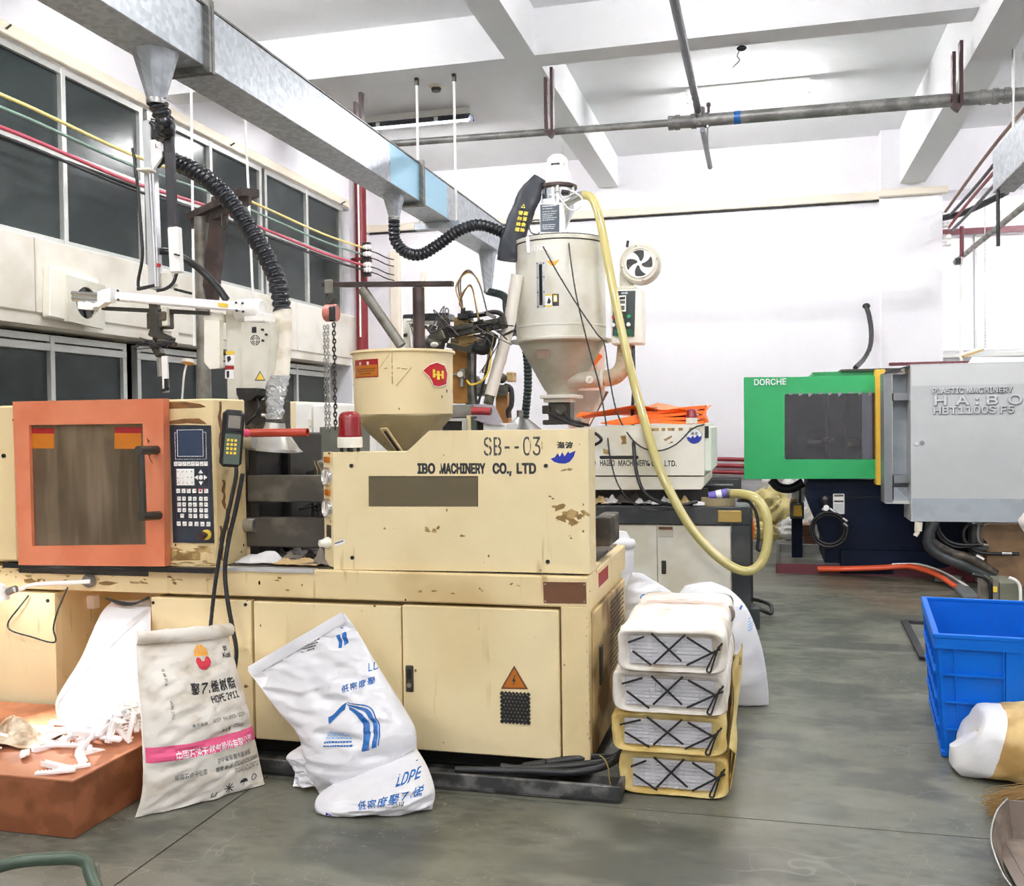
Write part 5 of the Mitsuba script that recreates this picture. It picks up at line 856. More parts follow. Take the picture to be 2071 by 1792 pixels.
hz = thing('chain_hoist', 'small chain hoist with a faded red casing hanging from the end of the jib beam', 'hoist')
part(hz, 'trolley_plate', bx(*(-3.238,6.93,2.597), (-3.171,6.93,2.702)[0], 6.95, (-3.171,6.93,2.702)[2], .006), 'm_post_grey'); part(hz, 'trolley_plate', bx(*(-3.293,7.05,2.629), (-3.226,7.05,2.717)[0], 7.07, (-3.226,7.05,2.717)[2], .006), 'm_post_grey')
part(hz, 'hook', stube([(-3.237,7,2.613), (-3.254,7,2.583), (-3.239,7,2.537), (-3.206,7,2.54), (-3.189,7,2.573)], .009, 8), 'm_steel_dark')
part(hz, 'casing', xf(lathe([(0, -.05), (.06, -.05), (.066, -.04), (.066, .04), (.06, .05), (0, .05)], n=24, axis='x'), (-3.216,7,2.457)), 'm_faded_red')
M('m_faded_red', (196, 118, 104), 0.4)
part(hz, 'casing_plate', bx(*(-3.209,6.93,2.386), (-3.158,6.93,2.503)[0], 6.96, (-3.158,6.93,2.503)[2], .01), 'm_black')
def chain(par, x, y, z0, z1, mat, n=None, r=.0045, L=.034):
    k = int(abs(z0 - z1) / (L * .74))
    for i in range(k):
        zc = max(z0, z1) - (i + .5) * L * .74
        a = np.linspace(0, 2 * math.pi, 9)[:-1]
        ring = np.stack([.55 * L * .5 * np.cos(a), 0 * a, L * .5 * np.sin(a)], 1); ring = np.vstack([ring, ring[:2]])
        m_ = tube(ring, r, 5, caps=False)
        part(par, 'chain_link', xf(m_, (x + .003 * math.sin(i * 1.7), y, zc), rz=(i % 2) * 1.57 + .4), mat)
chain(hz, (-3.265,7,2.206)[0], 6.98, 2.36, 1.55, 'm_steel'); chain(hz, (-3.233,7,2.205)[0], 6.97, 2.36, 1.55, 'm_steel'); chain(hz, (-3.196,7,2.204)[0], 7.0, 2.38, 1.55, 'm_steel_dark', r=.006, L=.042)

# exhaust fan boxed on the spandrel
t = thing('exhaust_fan', 'square off-white exhaust fan with a dark opening, tilted on the window wall', 'fan')
def onw(m): return xf(m, (-5.93, 7.5, 2.75), rx=-.06)
part(t, 'back_box', onw(bx(-.02, -.33, -.22, .06, .3, .22, .01)), 'm_ivory_clean')
part(t, 'front_frame', onw(xf(prism(rect(-.25, -.2, .25, .2).difference(Point(0, 0).buffer(.14)), 0, .03, 'X'), (.06, .1, -.03))), 'm_ivory')
part(t, 'opening', onw(xf(lathe([(0, .0), (.145, .0)], n=24, axis='x'), (.066, .1, -.03))), 'm_black')
for i in range(4):
    part(t, 'blade', onw(xf(bx(-.004, -.035, .01, .004, .035, .135, .003), (.078, .1, -.03), rx=i * 1.57 + .4)), 'm_steel_dark')
for i in range(3): part(t, 'guard_bar', onw(xf(tube(np.array([(.095, -.14 + .0, -.05 + .05 * i), (.095, .14, -.05 + .05 * i)]), .004, 6), (0, .1, -.03))), 'm_steel')

# overhead water pipe with hangers
wp = thing('overhead_pipe', 'grey steel pipe running across the hall below the cross beam', 'pipe')
M('m_pipe', P_(mottled((112, 112, 110), (142, 142, 138), 10.0)), 0.45, 0.35)
part(wp, 'thin_run', cyl((-4.0, 9.5, 4.455), (-.85, 9.5, 4.415), .034, 18), 'm_pipe')
part(wp, 'thick_run', cyl((-.85, 9.5, 4.412), (8.95, 9.5, 4.36), .058, 20), 'm_pipe')
for x, r_ in ((-.85, .066), (-.79, .07), (-.64, .07), (-.52, .07), (1.86, .066), (1.96, .07), (2.05, .07)):
    part(wp, 'collar', cyl((x - .025, 9.5, 4.412 - (x + .85) * .0053), (x + .025, 9.5, 4.412 - (x + .85) * .0053), r_, 18), 'm_pipe')
part(wp, 'blue_tape', cyl((-.27, 9.5, 4.41), (-.21, 9.5, 4.41), .0595, 20), 'm_ink_blue')
bp = thing('branch_pipe', 'thin dark pipe running overhead towards the back wall, crossing the thick grey pipe', 'pipe')
part(bp, 'run', cyl((-0.594,6.489,4.5), (-0.596,9.607,4.5), .034, 14), 'm_dark_pipe')
M('m_dark_pipe', (92, 92, 100), 0.4, 0.3)
part(bp, 'tee', cyl((-.585, 9.5, 4.36), (-.585, 9.5, 4.53), .05, 14), 'm_pipe')
part(bp, 'drop', cyl((-0.556,9.45,4.312), (-0.566,10.9,4.32), .026, 12), 'm_dark_pipe')
part(bp, 'drop_rod', cyl((-0.507,9.4,4.326), (-0.582,10.9,4.332), .01, 8), 'm_steel')
part(bp, 'valve', cat(cyl((-.5, 9.46, 4.47), (-.5, 9.46, 4.56), .012, 8), bx(-.52, 9.44, 4.53, -.48, 9.48, 4.55)), 'm_brown_steel')
def bracket(xc, z1, z0, lbl):
    t = thing('pipe_hanger', lbl, 'bracket')
    for s_ in (-1, 1):
        part(t, 'channel_leg', prism([(xc + s_ * .03 - .014, z0 + .07 - .05 * s_ * .3), (xc + s_ * .03 - .014, z1 - (.09 if s_ < 0 else 0)), (xc + s_ * .03 + .014, z1 - (.09 if s_ < 0 else 0)), (xc + s_ * .03 + .014, z0 + .05)], 9.34, 9.42), 'm_hanger')
    part(t, 'bottom_plate', prism([(xc - .05, z0 + .06), (xc + .05, z0 + .06), (xc + .012, z0), (xc - .03, z0 + .03)], 9.34, 9.44), 'm_hanger')
M('m_hanger', (54, 27, 29), 0.5)
bracket(-2.0, 5.0, 4.34, 'brown channel hanger holding the pipe below the middle beam')
bracket(1.632, 4.86, 4.26, 'brown channel hanger holding the thick pipe at the right-hand beam')
bracket(-3.97, 4.95, 4.40, 'brown channel hanger half hidden by the duct')

# coloured lines strung along the window wall and their rack
for nm, z, m_, r_ in (('yellow', 4.2, 'm_line_yellow', .016), ('green', 4.1, 'm_line_green', .015), ('red', 3.945, 'm_line_red', .018), ('dark', 3.87, 'm_rubber', .015)):
    ys_ = np.linspace(2.5, 13.64, 9); sag = .05 * np.sin(np.linspace(0, math.pi * 3, 9)) ** 2
    one('power_line', stube([(-5.72 + (.0 if nm != 'dark' else .02), y, z - s_) for y, s_ in zip(ys_, sag)], r_, 8, 6), m_, f'{nm} cable strung along the upper windows', 'cable')
M('m_line_yellow', (232, 206, 128), 0.45); M('m_line_green', (112, 140, 128), 0.45); M('m_line_red', (186, 74, 92), 0.45)
t = thing('insulator_rack', 'bracket with white insulators in the far corner where the coloured cables end', 'bracket')
part(t, 'plate', bx(-5.74, 13.6, 3.78, -5.62, 13.66, 4.28, .006), 'm_steel_dark')
for z in (4.2, 4.1, 3.945, 3.87):
    part(t, 'insulator', xf(lathe([(0, .11), (.03, .11), (.042, .09), (.03, .07), (.042, .05), (.03, .02), (.03, 0)], n=14, axis='x'), (-5.70, 13.56, z)), 'm_offwhite')
for z in (4.15, 4.05, 3.92, 3.84):
    part(t, 'lead', stube([(-5.62, 13.6, z), (-5.55, 13.7, z - .02), (-5.46, 13.85, z - .07), (-5.4, 14.0, z - .08)], .008, 6), 'm_rubber')
one('cable_trunking', bx(-5.55, 14.2, .5, -5.4, 14.3, 4.25, .01), 'm_cream_trim', 'upright white cable trunking on the back wall beside the insulators', 'trunking')
one('cable_trunking', bx(-5.06, 14.24, .5, -5.0, 14.3, 3.9, .01), 'm_cream_trim', 'thin upright cream trunking on the back wall, second from the corner', 'trunking')
one('cable_trunking', bx(-4.42, 14.22, 3.1, -4.3, 14.3, 4.56, .01), 'm_white', 'short white trunking on the back wall behind the ribbed hose', 'trunking')
t = thing('fire_riser', 'dark red fire water riser in the far corner beside the windows', 'pipe')
part(t, 'riser', cyl((-5.84, 13.8, 2.5), (-5.84, 13.8, 5.42), .085, 18), 'm_red_pipe')
part(t, 'flange', lathe([(.08, -.03), (.16, -.02), (.16, .02), (.08, .03)], (-5.84, 13.8, 4.05), 20), 'm_red_pipe')
part(t, 'white_rod', cyl((-5.82, 13.68, 2.9), (-5.82, 13.68, 5.42), .016, 8), 'm_offwhite')
for i, (px_) in enumerate(((-5.96,6.797,4.834), (-5.95,10.25,4.817), (-5.95,13.32,4.802))):
    one('wall_hook', cat(bx(-5.97, px_[1] - .03, px_[2] - .012, -5.92, px_[1] + .03, px_[2] + .012, .004), cyl((-5.93, px_[1], px_[2]), (-5.86, px_[1] - .02, px_[2] + .02), .008, 6)), 'm_steel_dark',
        ('dark hook in the plaster above the first window', 'dark hook in the plaster above the middle windows', 'dark hook in the plaster above the last window')[i], 'hook')

# ================================================================ SACKS, BUNDLES, TRAY AND WHAT LIES ON THE FLOOR
M('m_sack', P_(mottled((221, 216, 207), (192, 182, 166), 9.0, .45, .75)), 0.7, spec=0.2)
M('m_film', P_(mottled((224, 224, 227), (216, 216, 220), 6.0)), 0.3, spec=0.5)
M('m_film_plain', (220, 220, 222), 0.42)
M('m_paper', P_(mottled((220, 200, 138), (198, 170, 100), 8.0)), 0.6, spec=0.2)
M('m_kraft', P_(mottled((214, 188, 134), (172, 138, 84), 6.0, .4, .75)), 0.65, spec=0.2)
class Bag:
    """a filled sack: two edge lines (bottom to top), a front and a back sheet between them; s runs 0..1 left to right, t 0..1 bottom to top"""
    def __init__(self, L, R, front, back, amp=.012, freq=9.0, seed=1, ns=40, nt=56, crease=0.0, fold=(0, 0, 1)):
        L, R = spline(L, 10), spline(R, 10)
        def re(p):
            d = np.concatenate([[0], np.cumsum(np.linalg.norm(np.diff(p, axis=0), axis=1))]); u = np.linspace(0, d[-1], nt)
            return np.stack([np.interp(u, d, p[:, c]) for c in range(3)], 1)
        L, R = re(L), re(R); t = np.linspace(0, 1, nt)
        w = R - L; w = w.mean(0); nrm = np.cross(w, [0, 0, 1.0]); nrm /= np.linalg.norm(nrm)
        s = (1 - np.cos(np.linspace(0, math.pi, ns))) / 2
        base = L[:, None] * (1 - s[None, :, None]) + R[:, None] * s[None, :, None]
        prof = np.clip(1 - np.abs(2 * s - 1) ** 2.3, 0, 1) ** .55
        def sheet_(D, sign, sd):
            dd = np.interp(t, np.linspace(0, 1, len(D)), D)
            b = base + sign * nrm * (dd[:, None] * prof[None])[..., None]
            n1 = meshkit.fbm(b * freq + sd, 4, sd) - .5
            n2 = np.abs(meshkit.fbm(b * freq * np.array([.7, .7, 2.2]) + sd + 31, 3, sd + 2) - .5)
            mask = np.minimum(1, prof * 1.4)[None]
            return b + nrm * ((n1 * 2 * amp - n2 * 2.4 * crease) * mask * sign)[..., None] + np.array([0, 0, 1.0]) * ((n1 * amp * .4) * mask)[..., None]
        self.F, self.B = sheet_(front, 1, seed), sheet_(back, -1, seed + 50)
        self.F[..., 2] = np.maximum(self.F[..., 2], .004); self.B[..., 2] = np.maximum(self.B[..., 2], .004)
        self.nrm, self.s, self.t = nrm, s, t
        self.mesh = loft(np.concatenate([self.F, self.B[:, -2:0:-1]], 1))
        self._f = None
    def S(self, u, v):
        """points of the front sheet"""
        i = np.clip(np.interp(u, self.s, np.arange(len(self.s))), 0, len(self.s) - 1.001); j = np.clip(np.interp(v, self.t, np.arange(len(self.t))), 0, len(self.t) - 1.001)
        i0, j0 = i.astype(int), j.astype(int); a, b = (i - i0)[:, None], (j - j0)[:, None]
        G = self.F
        return (G[j0, i0] * (1 - a) * (1 - b) + G[j0, i0 + 1] * a * (1 - b) + G[j0 + 1, i0] * (1 - a) * b + G[j0 + 1, i0 + 1] * a * b)
    def print_uv(self, shape, W, H, off=.002):
        """flat print laid on the front sheet; shape in metres from the lower left corner of a W x H sheet"""
        v, f = ext(shape, .0005)
        m = trimesh.Trimesh(v[f[: len(f)]].reshape(-1, 3), np.arange(len(f) * 3).reshape(-1, 3)).subdivide_to_size(.014, max_iter=9)
        v = np.array(m.vertices)
        return self.S(np.clip(v[:, 0] / W, 0.005, .995), np.clip(v[:, 1] / H, 0.005, .995)) + self.nrm * (off + v[:, 2])[:, None], np.array(m.faces)
    def print_xz(self, shape, off=.002):
        """the same for shapes given in world x and z"""
        if self._f is None:
            P3 = self.F.reshape(-1, 3); self._f = LinearNDInterpolator(P3[:, [0, 2]], P3[:, 1])
        v, f = ext(shape, .0005)
        m = trimesh.Trimesh(v, f, process=False).subdivide_to_size(.014, max_iter=9)
        v, f = np.array(m.vertices), np.array(m.faces)
        y = self._f(v[:, 0], v[:, 1]); ok = ~np.isnan(y)
        f = f[ok[f].all(1)]
        return np.stack([v[:, 0], np.where(ok, y, 0) - off - v[:, 2], v[:, 1]], 1), f
# -------- HDPE sack
t = thing('resin_sack', 'off-white woven HDPE 2911 sack with a pink band, standing by the brown steel tray', 'sack')
hb = Bag([(-2.519,3.5,-0.005), (-2.495,3.53,0.125), (-2.515,3.56,0.339), (-2.574,3.62,0.548), (-2.638,3.7,0.706)], [(-2.178,3.96,-0.006), (-2.226,3.99,0.114), (-2.288,4.02,0.303), (-2.362,4.05,0.495), (-2.424,4.08,0.669)],
    [.03, .07, .09, .09, .08, .06, .03], [.02, .1, .12, .1, .06, .03, .02], .014, 12, 4, crease=.03)
part(t, 'bag', hb.mesh, 'm_sack')
rl = spline([hb.S(np.array([u]), np.array([.965]))[0] + hb.nrm * .012 for u in np.linspace(.0, 1, 9)], 6)
rr0 = np.arange(len(rl)); rr = .03 + .012 * (meshkit.fbm(np.stack([np.arange(len(rl)) * .23, 0 * rr0, 0 * rr0], 1), 3, 5) - .5)
part(t, 'rolled_rim', tube(rl + np.array([0, 0, .018]), rr, 12), 'm_sack')
W_, H_ = .55, .8
def hp(shape, u, v, m, name='print', rot=0.0): return part(t, name, hb.print_uv(at2(shape, u * W_, v * H_, rot), W_, H_), m)
hp(rect(0, 0, .545, .064), .005, .30, 'm_ink_pink', 'pink_band')
labels[t + '__pink_band'] = {'label': 'pink printed band'}
t_ = t
part(t, 'band_lettering', hb.print_uv(at2(affinity.scale(han('中国石油天然气股份有限公司', .05, 1.0), .62, 1, origin=(0, 0)), .2 * W_, .305 * H_), W_, H_, .0035), 'm_ink_white')
hp(affinity.scale(han('聚乙烯树脂', .07, 1.14), .68, 1, origin=(0, 0)).buffer(.0006), .41, .645, 'm_ink')
hp(latin('HDPE 2911', .032, False, .72).buffer(.0005), .58, .578, 'm_ink')
hp(affinity.scale(han('执行标准', .02, 1.2), .8, 1, origin=(0, 0)), .36, .465, 'm_ink_grey'); hp(latin('Q/SY  FH 0500-2014', .016, False, .85), .55, .468, 'm_ink_grey')
hp(affinity.scale(han('净含量', .022, 1.2), .8, 1, origin=(0, 0)), .62, .405, 'm_ink_grey'); hp(latin('25kg', .018, False, .9), .76, .41, 'm_ink_grey')
hp(affinity.scale(han('辽宁省抚顺市新抚区', .03, 1.03), .68, 1, origin=(0, 0)), .55, .235, 'm_ink_grey')
hp(affinity.scale(han('销售电话', .03, 1.03), .68, 1, origin=(0, 0)), .54, .185, 'm_ink_grey'); hp(latin('(024)62517055', .022, False, .6), .71, .189, 'm_ink_grey'); hp(latin('(024)67670713', .022, False, .6), .71, .148, 'm_ink_grey')
hp(affinity.scale(han('抚顺石化分公司', .03, 1.03), .68, 1, origin=(0, 0)), .2, .19, 'm_ink_grey')
hp(affinity.scale(han('抚顺石化', .018, 1.3), .9, 1, origin=(0, 0)), .19, .8, 'm_ink_grey', rot=-90); hp(latin('HDPE 2911', .012, False, .9), .2, .62, 'm_ink_grey', rot=-90)
hp(affinity.scale(han('昆', .04), .8, 1, origin=(0, 0)).intersection(rect(0, -.02, .1, .02)), .86, .868, 'm_ink'); hp(latin('Kunl', .026, True, .75), .83, .825, 'm_ink')
hp(affinity.scale(Point(0, 0).buffer(.055, 10).intersection(rect(-.1, 0, .1, .1)), .75, 1, origin=(0, 0)).difference(union_all([Polygon([(0, 0), (.06 * math.cos(a) - .004, .06 * math.sin(a)), (.06 * math.cos(a) + .004, .06 * math.sin(a))]) for a in (.5, 1.05, 1.57, 2.1, 2.6)])), .6, .855, 'm_ink_orange', 'flower_emblem')
hp(affinity.scale(union_all([Point(.034 * math.cos(a), -.024 + .02 * math.sin(a)).buffer(.022, 5) for a in np.linspace(3.1, 6.3, 6)]), .75, 1, origin=(0, 0)), .6, .85, 'm_ink_red', 'flower_emblem')
st_ = union_all([LineString([(0, 0), (.022 * math.cos(a), .022 * math.sin(a))]).buffer(.0018) for a in np.linspace(0, 6.28, 9)])
hp(st_, .68, .06, 'm_ink', 'pictogram'); hp(Point(0, 0).buffer(.018, 6).intersection(rect(-.1, 0, .1, .1)).union(rect(-.001, -.02, .001, 0)), .8, .075, 'm_ink', 'pictogram'); hp(rect(-.012, -.012, .012, .012).difference(rect(-.008, -.008, .008, .012)), .55, .045, 'm_ink_grey', 'pictogram')
hp(union_all([Point(0, 0).buffer(.016, 5).difference(Point(0, 0).buffer(.012, 5))]), .9, .085, 'm_ink_grey', 'pictogram')
# -------- LDPE sacks
ldl = thing('resin_sack', 'white glossy LDPE sack lying flat on the floor under the leaning LDPE sack', 'sack')
lb_ = Bag([(-1.807,3.72,-0.015), (-1.831,3.74,0.023), (-1.837,3.8,0.046), (-1.815,3.86,0.059)], [(-1.354,3.85,0), (-1.347,3.87,0.072), (-1.408,3.95,0.144), (-1.491,4.02,0.209)],
    [.06, .13, .15, .13, .08], [.02, .08, .1, .08, .03], .02, 9, 8, crease=.05)
part(ldl, 'bag', lb_.mesh, 'm_film')
def lp(shape, px_, m, name='print', rot=0.0): return part(ldl, name, lb_.print_xz(at2(shape, px_[0], px_[2], rot), .003), m)
lp(latin('LDPE', .03, True, .78), (-1.49,3.75,0.111), 'm_ink_blue', 'lettering', 11)
lp(han('低密度聚乙烯', .038, 1.08), (-1.615,3.75,0.045), 'm_ink_blue', 'lettering', 9)
lp(latin('25kg', .012), (-1.476,3.75,0.051), 'm_ink', 'lettering', 9)
ring = Point(0, 0).buffer(.022, 10).difference(Point(0, 0).buffer(.016, 10)).difference(rect(-.03, -.03, -.004, -.002))
lp(ring, (-1.448,3.75,0.193), 'm_ink_blue', 'ring_emblem'); lp(han('中海', .016), (-1.424,3.75,0.207), 'm_ink_blue', 'lettering', 18)
lp(poly([(0, 0), (.02, -.006), (.06, -.018), (.1, -.038), (.075, -.042), (.04, -.03), (0, -.022)]), (-1.754,3.75,0.019), 'm_ink_navy', 'blue_swoosh')
lp(poly([(0, -.005), (.022, .02), (.03, .018), (.045, .002), (.05, -.014), (.036, -.03), (.012, -.034), (0, -.024)]).difference(LineString([(.024, .02), (.034, -.03)]).buffer(.002)), (-1.623,3.78,0.184), 'm_ink_navy', 'blue_swoosh')
tail = Bag([(-2.037,3.95,0.007), (-2.042,3.98,0.064), (-2.09,4,0.12), (-2.036,4.05,0.164)], [(-1.852,3.9,0.042), (-1.833,3.9,0.108), (-1.874,3.95,0.153), (-1.92,4,0.199)], [.02, .03, .03, .01], [.02, .05, .05, .02], .014, 14, 15, crease=.04)
part(ldl, 'sack_mouth', tail.mesh, 'm_film')
ldu = thing('resin_sack', 'white glossy LDPE sack with blue swooshes leaning against the cabinet door of the cream machine', 'sack')
ub = Bag([(-1.877,3.9,-0.008), (-1.965,3.95,0.08), (-2.002,3.98,0.167), (-2.039,4,0.235), (-2.15,4.03,0.32), (-2.256,4.06,0.418), (-2.324,4.08,0.478)], [(-1.461,3.97,0.214), (-1.475,3.98,0.3), (-1.574,4.02,0.422), (-1.687,4.06,0.559), (-1.778,4.1,0.667), (-1.861,4.14,0.746)],
    [.05, .12, .12, .08, .05, .03, .02], [.05, .1, .1, .06, .03, .02, .01], .014, 7, 12, crease=.042, nt=80, ns=56)
part(ldu, 'bag', ub.mesh, 'm_film')
fl = [ub.S(np.array([u]), np.array([.94]))[0] + ub.nrm * .006 for u in np.linspace(.02, .98, 12)]
fu = [ub.S(np.array([u]), np.array([1.0]))[0] + ub.nrm * .012 + np.array([0, 0, .012]) for u in np.linspace(.02, .98, 12)]
part(ldu, 'open_rim', sheet(np.array([np.array(fl) + .0, (np.array(fl) + np.array(fu)) / 2 + ub.nrm * .008, np.array(fu)]), .004), 'm_film')
def up(shape, px_, m, name='print', rot=0.0): return part(ldu, name, ub.print_xz(at2(shape, px_[0], px_[2], rot), .003), m)
def arcband(pts_a, pts_b): return poly(list(spline(pts_a, 8)) + list(spline(pts_b, 8))[::-1])
sw = union_all([arcband([(-1.754,0.376),(-1.704,0.352),(-1.66,0.301),(-1.648,0.221)], [(-1.749,0.391),(-1.675,0.36),(-1.628,0.301),(-1.618,0.226)]), arcband([(-1.747,0.396),(-1.668,0.369),(-1.613,0.306),(-1.6,0.231)], [(-1.777,0.39),(-1.659,0.38),(-1.597,0.307),(-1.587,0.236)])])
part(ldu, 'blue_swoosh', ub.print_xz(union_all([arcband([(-1.754,0.37),(-1.704,0.349),(-1.669,0.301),(-1.664,0.218)], [(-1.759,0.382),(-1.682,0.359),(-1.642,0.305),(-1.634,0.225)]), arcband([(-1.759,0.384),(-1.677,0.368),(-1.628,0.308),(-1.623,0.232)], [(-1.777,0.39),(-1.668,0.379),(-1.61,0.309),(-1.605,0.239)]), arcband([(-1.772,0.394),(-1.663,0.384),(-1.606,0.307),(-1.6,0.242)], [(-1.772,0.396),(-1.661,0.388),(-1.601,0.307),(-1.596,0.244)])]), .003), 'm_ink_blue')
part(ldu, 'blue_swoosh', ub.print_xz(arcband([(-1.84,0.309),(-1.819,0.329),(-1.791,0.359),(-1.777,0.368)], [(-1.852,0.332),(-1.828,0.346),(-1.8,0.378),(-1.777,0.394)]), .003), 'm_ink_blue')
part(ldu, 'blue_swoosh', ub.print_xz(union_all([arcband([(-1.906,0.674),(-1.878,0.645),(-1.858,0.604)], [(-1.885,0.68),(-1.859,0.648),(-1.844,0.607)]), arcband([(-1.878,0.682),(-1.852,0.653),(-1.837,0.614)], [(-1.863,0.687),(-1.833,0.66),(-1.818,0.626)])]), .003), 'm_ink_blue')
up(han('低密度聚', .036, 1.1), (-1.805,4,0.434), 'm_ink_blue', 'lettering', 17)
up(latin('LD', .032, False, .8), (-1.7,4,0.518), 'm_ink_blue', 'lettering', 12)
M('m_ink_pale_blue', (140, 180, 222), 0.5)
up(han('低密度聚', .022, 1.15), (-1.93,4.05,0.667), 'm_ink_pale_blue', 'lettering', 30)
for i, (a, b_, y) in enumerate(((663, 706, 1484), (658, 722, 1490), (657, 726, 1496), (656, 727, 1503), (656, 726, 1510))):
    r_ = np.random.default_rng(100 + i); p0 = (-1.858,3.9,0.235); xs0 = p0[0] + (a - 656) * .00195; L_ = (b_ - a) * .00195
    ws_ = []; x = 0
    while x < L_: w = r_.uniform(.006, .016); ws_.append(rect(x, 0, x + w, .0055)); x += w + .0035
    up(union_all(ws_), (xs0, 0, p0[2] - (y - 1500) * .00195), 'm_ink_pale_blue' if i < 3 else 'm_ink_blue', 'small_print', 8)
for i, y in enumerate((1308, 1314, 1320, 1326)):
    r_ = np.random.default_rng(140 + i); p0 = (-2.05,4.05,0.577); ws_ = []; x = 0
    while x < .09 - .01 * i: w = r_.uniform(.006, .014); ws_.append(rect(x, 0, x + w, .005)); x += w + .003
    up(union_all(ws_), (p0[0], 0, p0[2] - (y - 1322) * .00195), 'm_ink_grey', 'small_print', 18)
for k in list(scene):
    if k.startswith('resin_sack') and '__small_print' in k: labels[k] = {'kind': 'stuff'}
# -------- white sacks
ws1 = thing('white_sack', 'tall empty white sack with a grey stripe, behind the heap of white plastic parts', 'sack')
wb = Bag([(-3.258,3.98,0.166), (-3.279,3.98,0.29), (-3.252,4,0.369), (-3.226,4.1,0.489), (-3.232,4.25,0.664), (-3.252,4.38,0.717)], [(-2.789,3.99,0.143), (-2.777,3.99,0.328), (-2.791,4.02,0.458), (-2.857,4.12,0.572), (-2.948,4.26,0.685), (-3.03,4.38,0.724)],
    [.03, .05, .05, .04, .03, .02], [.02, .04, .04, .03, .02, .01], .012, 8, 21, crease=.012)
part(ws1, 'bag', wb.mesh, 'm_film_plain')
part(ws1, 'grey_stripe', wb.print_xz(poly([(-2.884,0.788),(-2.93,0.782),(-3.085,0.567),(-3.296,0.263),(-3.273,0.269),(-3.039,0.569)]), .003), 'm_stripe')
M('m_stripe', (196, 192, 190), 0.5)
ws2 = thing('white_sack', 'plump white sack with small blue marks behind the strapped bundles', 'sack')
b2 = Bag([(-0.449,5.66,-0.036), (-0.473,5.66,0.279), (-0.504,5.66,0.561), (-0.462,5.7,0.651)], [(0.001,5.68,-0.001), (-0.004,5.68,0.115), (-0.034,5.68,0.322), (-0.105,5.68,0.528), (-0.202,5.7,0.636), (-0.307,5.72,0.678)],
    [.05, .14, .16, .15, .12, .04], [.05, .14, .16, .15, .12, .04], .008, 8, 31, crease=.012)
part(ws2, 'bag', b2.mesh, 'm_film_plain')
part(ws2, 'blue_mark', b2.print_xz(poly([(-0.154,0.55),(-0.144,0.569),(-0.112,0.578),(-0.117,0.567),(-0.138,0.558),(-0.146,0.544)]), .003), 'm_ink_blue')
part(ws2, 'blue_mark', b2.print_xz(at2(latin('but ci', .02, True), (-0.259,5.5,0.663)[0], (-0.259,5.5,0.663)[2], -5), .003), 'm_ink_blue')
for i in range(5): part(ws2, 'small_print', b2.print_xz(at2(rect(0, 0, .05, .006), (-0.105,5.5,0.489)[0], (-0.105,5.5,0.489)[2] - i * .014, 20), .003), 'm_ink_pale_blue')
part(ws2, 'blue_mark', b2.print_xz(poly([(-0.009,0.176),(0.004,0.184),(0.004,0.149),(-0.009,0.154)]), .003), 'm_ink_blue')
ws3 = thing('white_sack', 'slumped white film sack with a blue ring mark behind the top bundle', 'sack')
b3 = Bag([(-0.858,6,-0.06), (-0.854,6,0.306), (-0.851,6,0.548), (-0.801,6,0.677)], [(-0.494,6.05,-0.053), (-0.493,6.05,0.279), (-0.527,6.05,0.513), (-0.741,6.05,0.665)],
    [.08, .16, .16, .1, .02], [.08, .16, .16, .1, .02], .02, 6, 41, crease=.03)
part(ws3, 'bag', b3.mesh, 'm_film')
part(ws3, 'ring_emblem', b3.print_xz(at2(ring, (-0.724,5.9,0.534)[0], (-0.724,5.9,0.534)[2]), .004), 'm_ink_blue')
ws4 = thing('white_sack', 'upright rolled white sack standing at the right end of the cream machine bed', 'sack')
b4 = Bag([(-1.046,6.5,0.027), (-1.047,6.5,0.457), (-1.044,6.5,0.77), (-1.016,6.5,0.879)], [(-0.854,6.5,0.036), (-0.856,6.5,0.463), (-0.856,6.5,0.757), (-0.898,6.5,0.868)], [.05, .09, .09, .08, .03], [.05, .09, .09, .08, .03], .012, 10, 51, crease=.012)
part(ws4, 'bag', b4.mesh, 'm_film_plain')
part(ws4, 'rim', tube(spline([b4.S(np.array([u]), np.array([.9]))[0] + b4.nrm * .01 for u in np.linspace(0, 1, 7)], 5), .035, 10), 'm_film_plain')
# -------- strapped bundles
def rring(x0, x1, z0, z1, y, n=72, e=7, seed=0, amp=.008, sag=0.0):
    a = np.linspace(0, 2 * math.pi, n, endpoint=False)
    r_ = 1 / (np.abs(np.cos(a)) ** e + np.abs(np.sin(a)) ** e) ** (1 / e)
    x, z = (x0 + x1) / 2 + (x1 - x0) / 2 * r_ * np.cos(a), (z0 + z1) / 2 + (z1 - z0) / 2 * r_ * np.sin(a)
    p = np.stack([x, np.full(n, y), z], 1)
    d = meshkit.fbm(p * 9 + seed, 4, seed) - .5; d2 = np.abs(meshkit.fbm(p * np.array([7, 16, 7.]) + seed + 9, 3, seed + 1) - .5)
    p[:, 0] += np.cos(a) * (d * 2 * amp - d2 * amp); p[:, 2] += np.sin(a) * (d * 2 * amp - d2 * amp); p[:, 1] += (d - .2) * amp * 1.5
    p[:, 2] = np.clip(p[:, 2], z0, z1)
    return p
M('m_packed', (198, 198, 202), 0.5)
bund = [(-.625, -.165, .0, .186, 4.2, 5.1, 'm_paper', 'yellow paper bundle with black strapping, lowest of the four stacked bundles'),
        (-.655, -.175, .19, .365, 4.17, 5.1, 'm_paper', 'yellow paper bundle with black strapping, third from the top of the stack'),
        (-.645, -.165, .369, .55, 4.14, 5.12, 'm_sack', 'white woven bundle with black strapping, second from the top of the stack'),
        (-.618, -.168, .554, .735, 4.1, 5.08, 'm_sack', 'white woven bundle with black strapping, on top of the stack of four')]
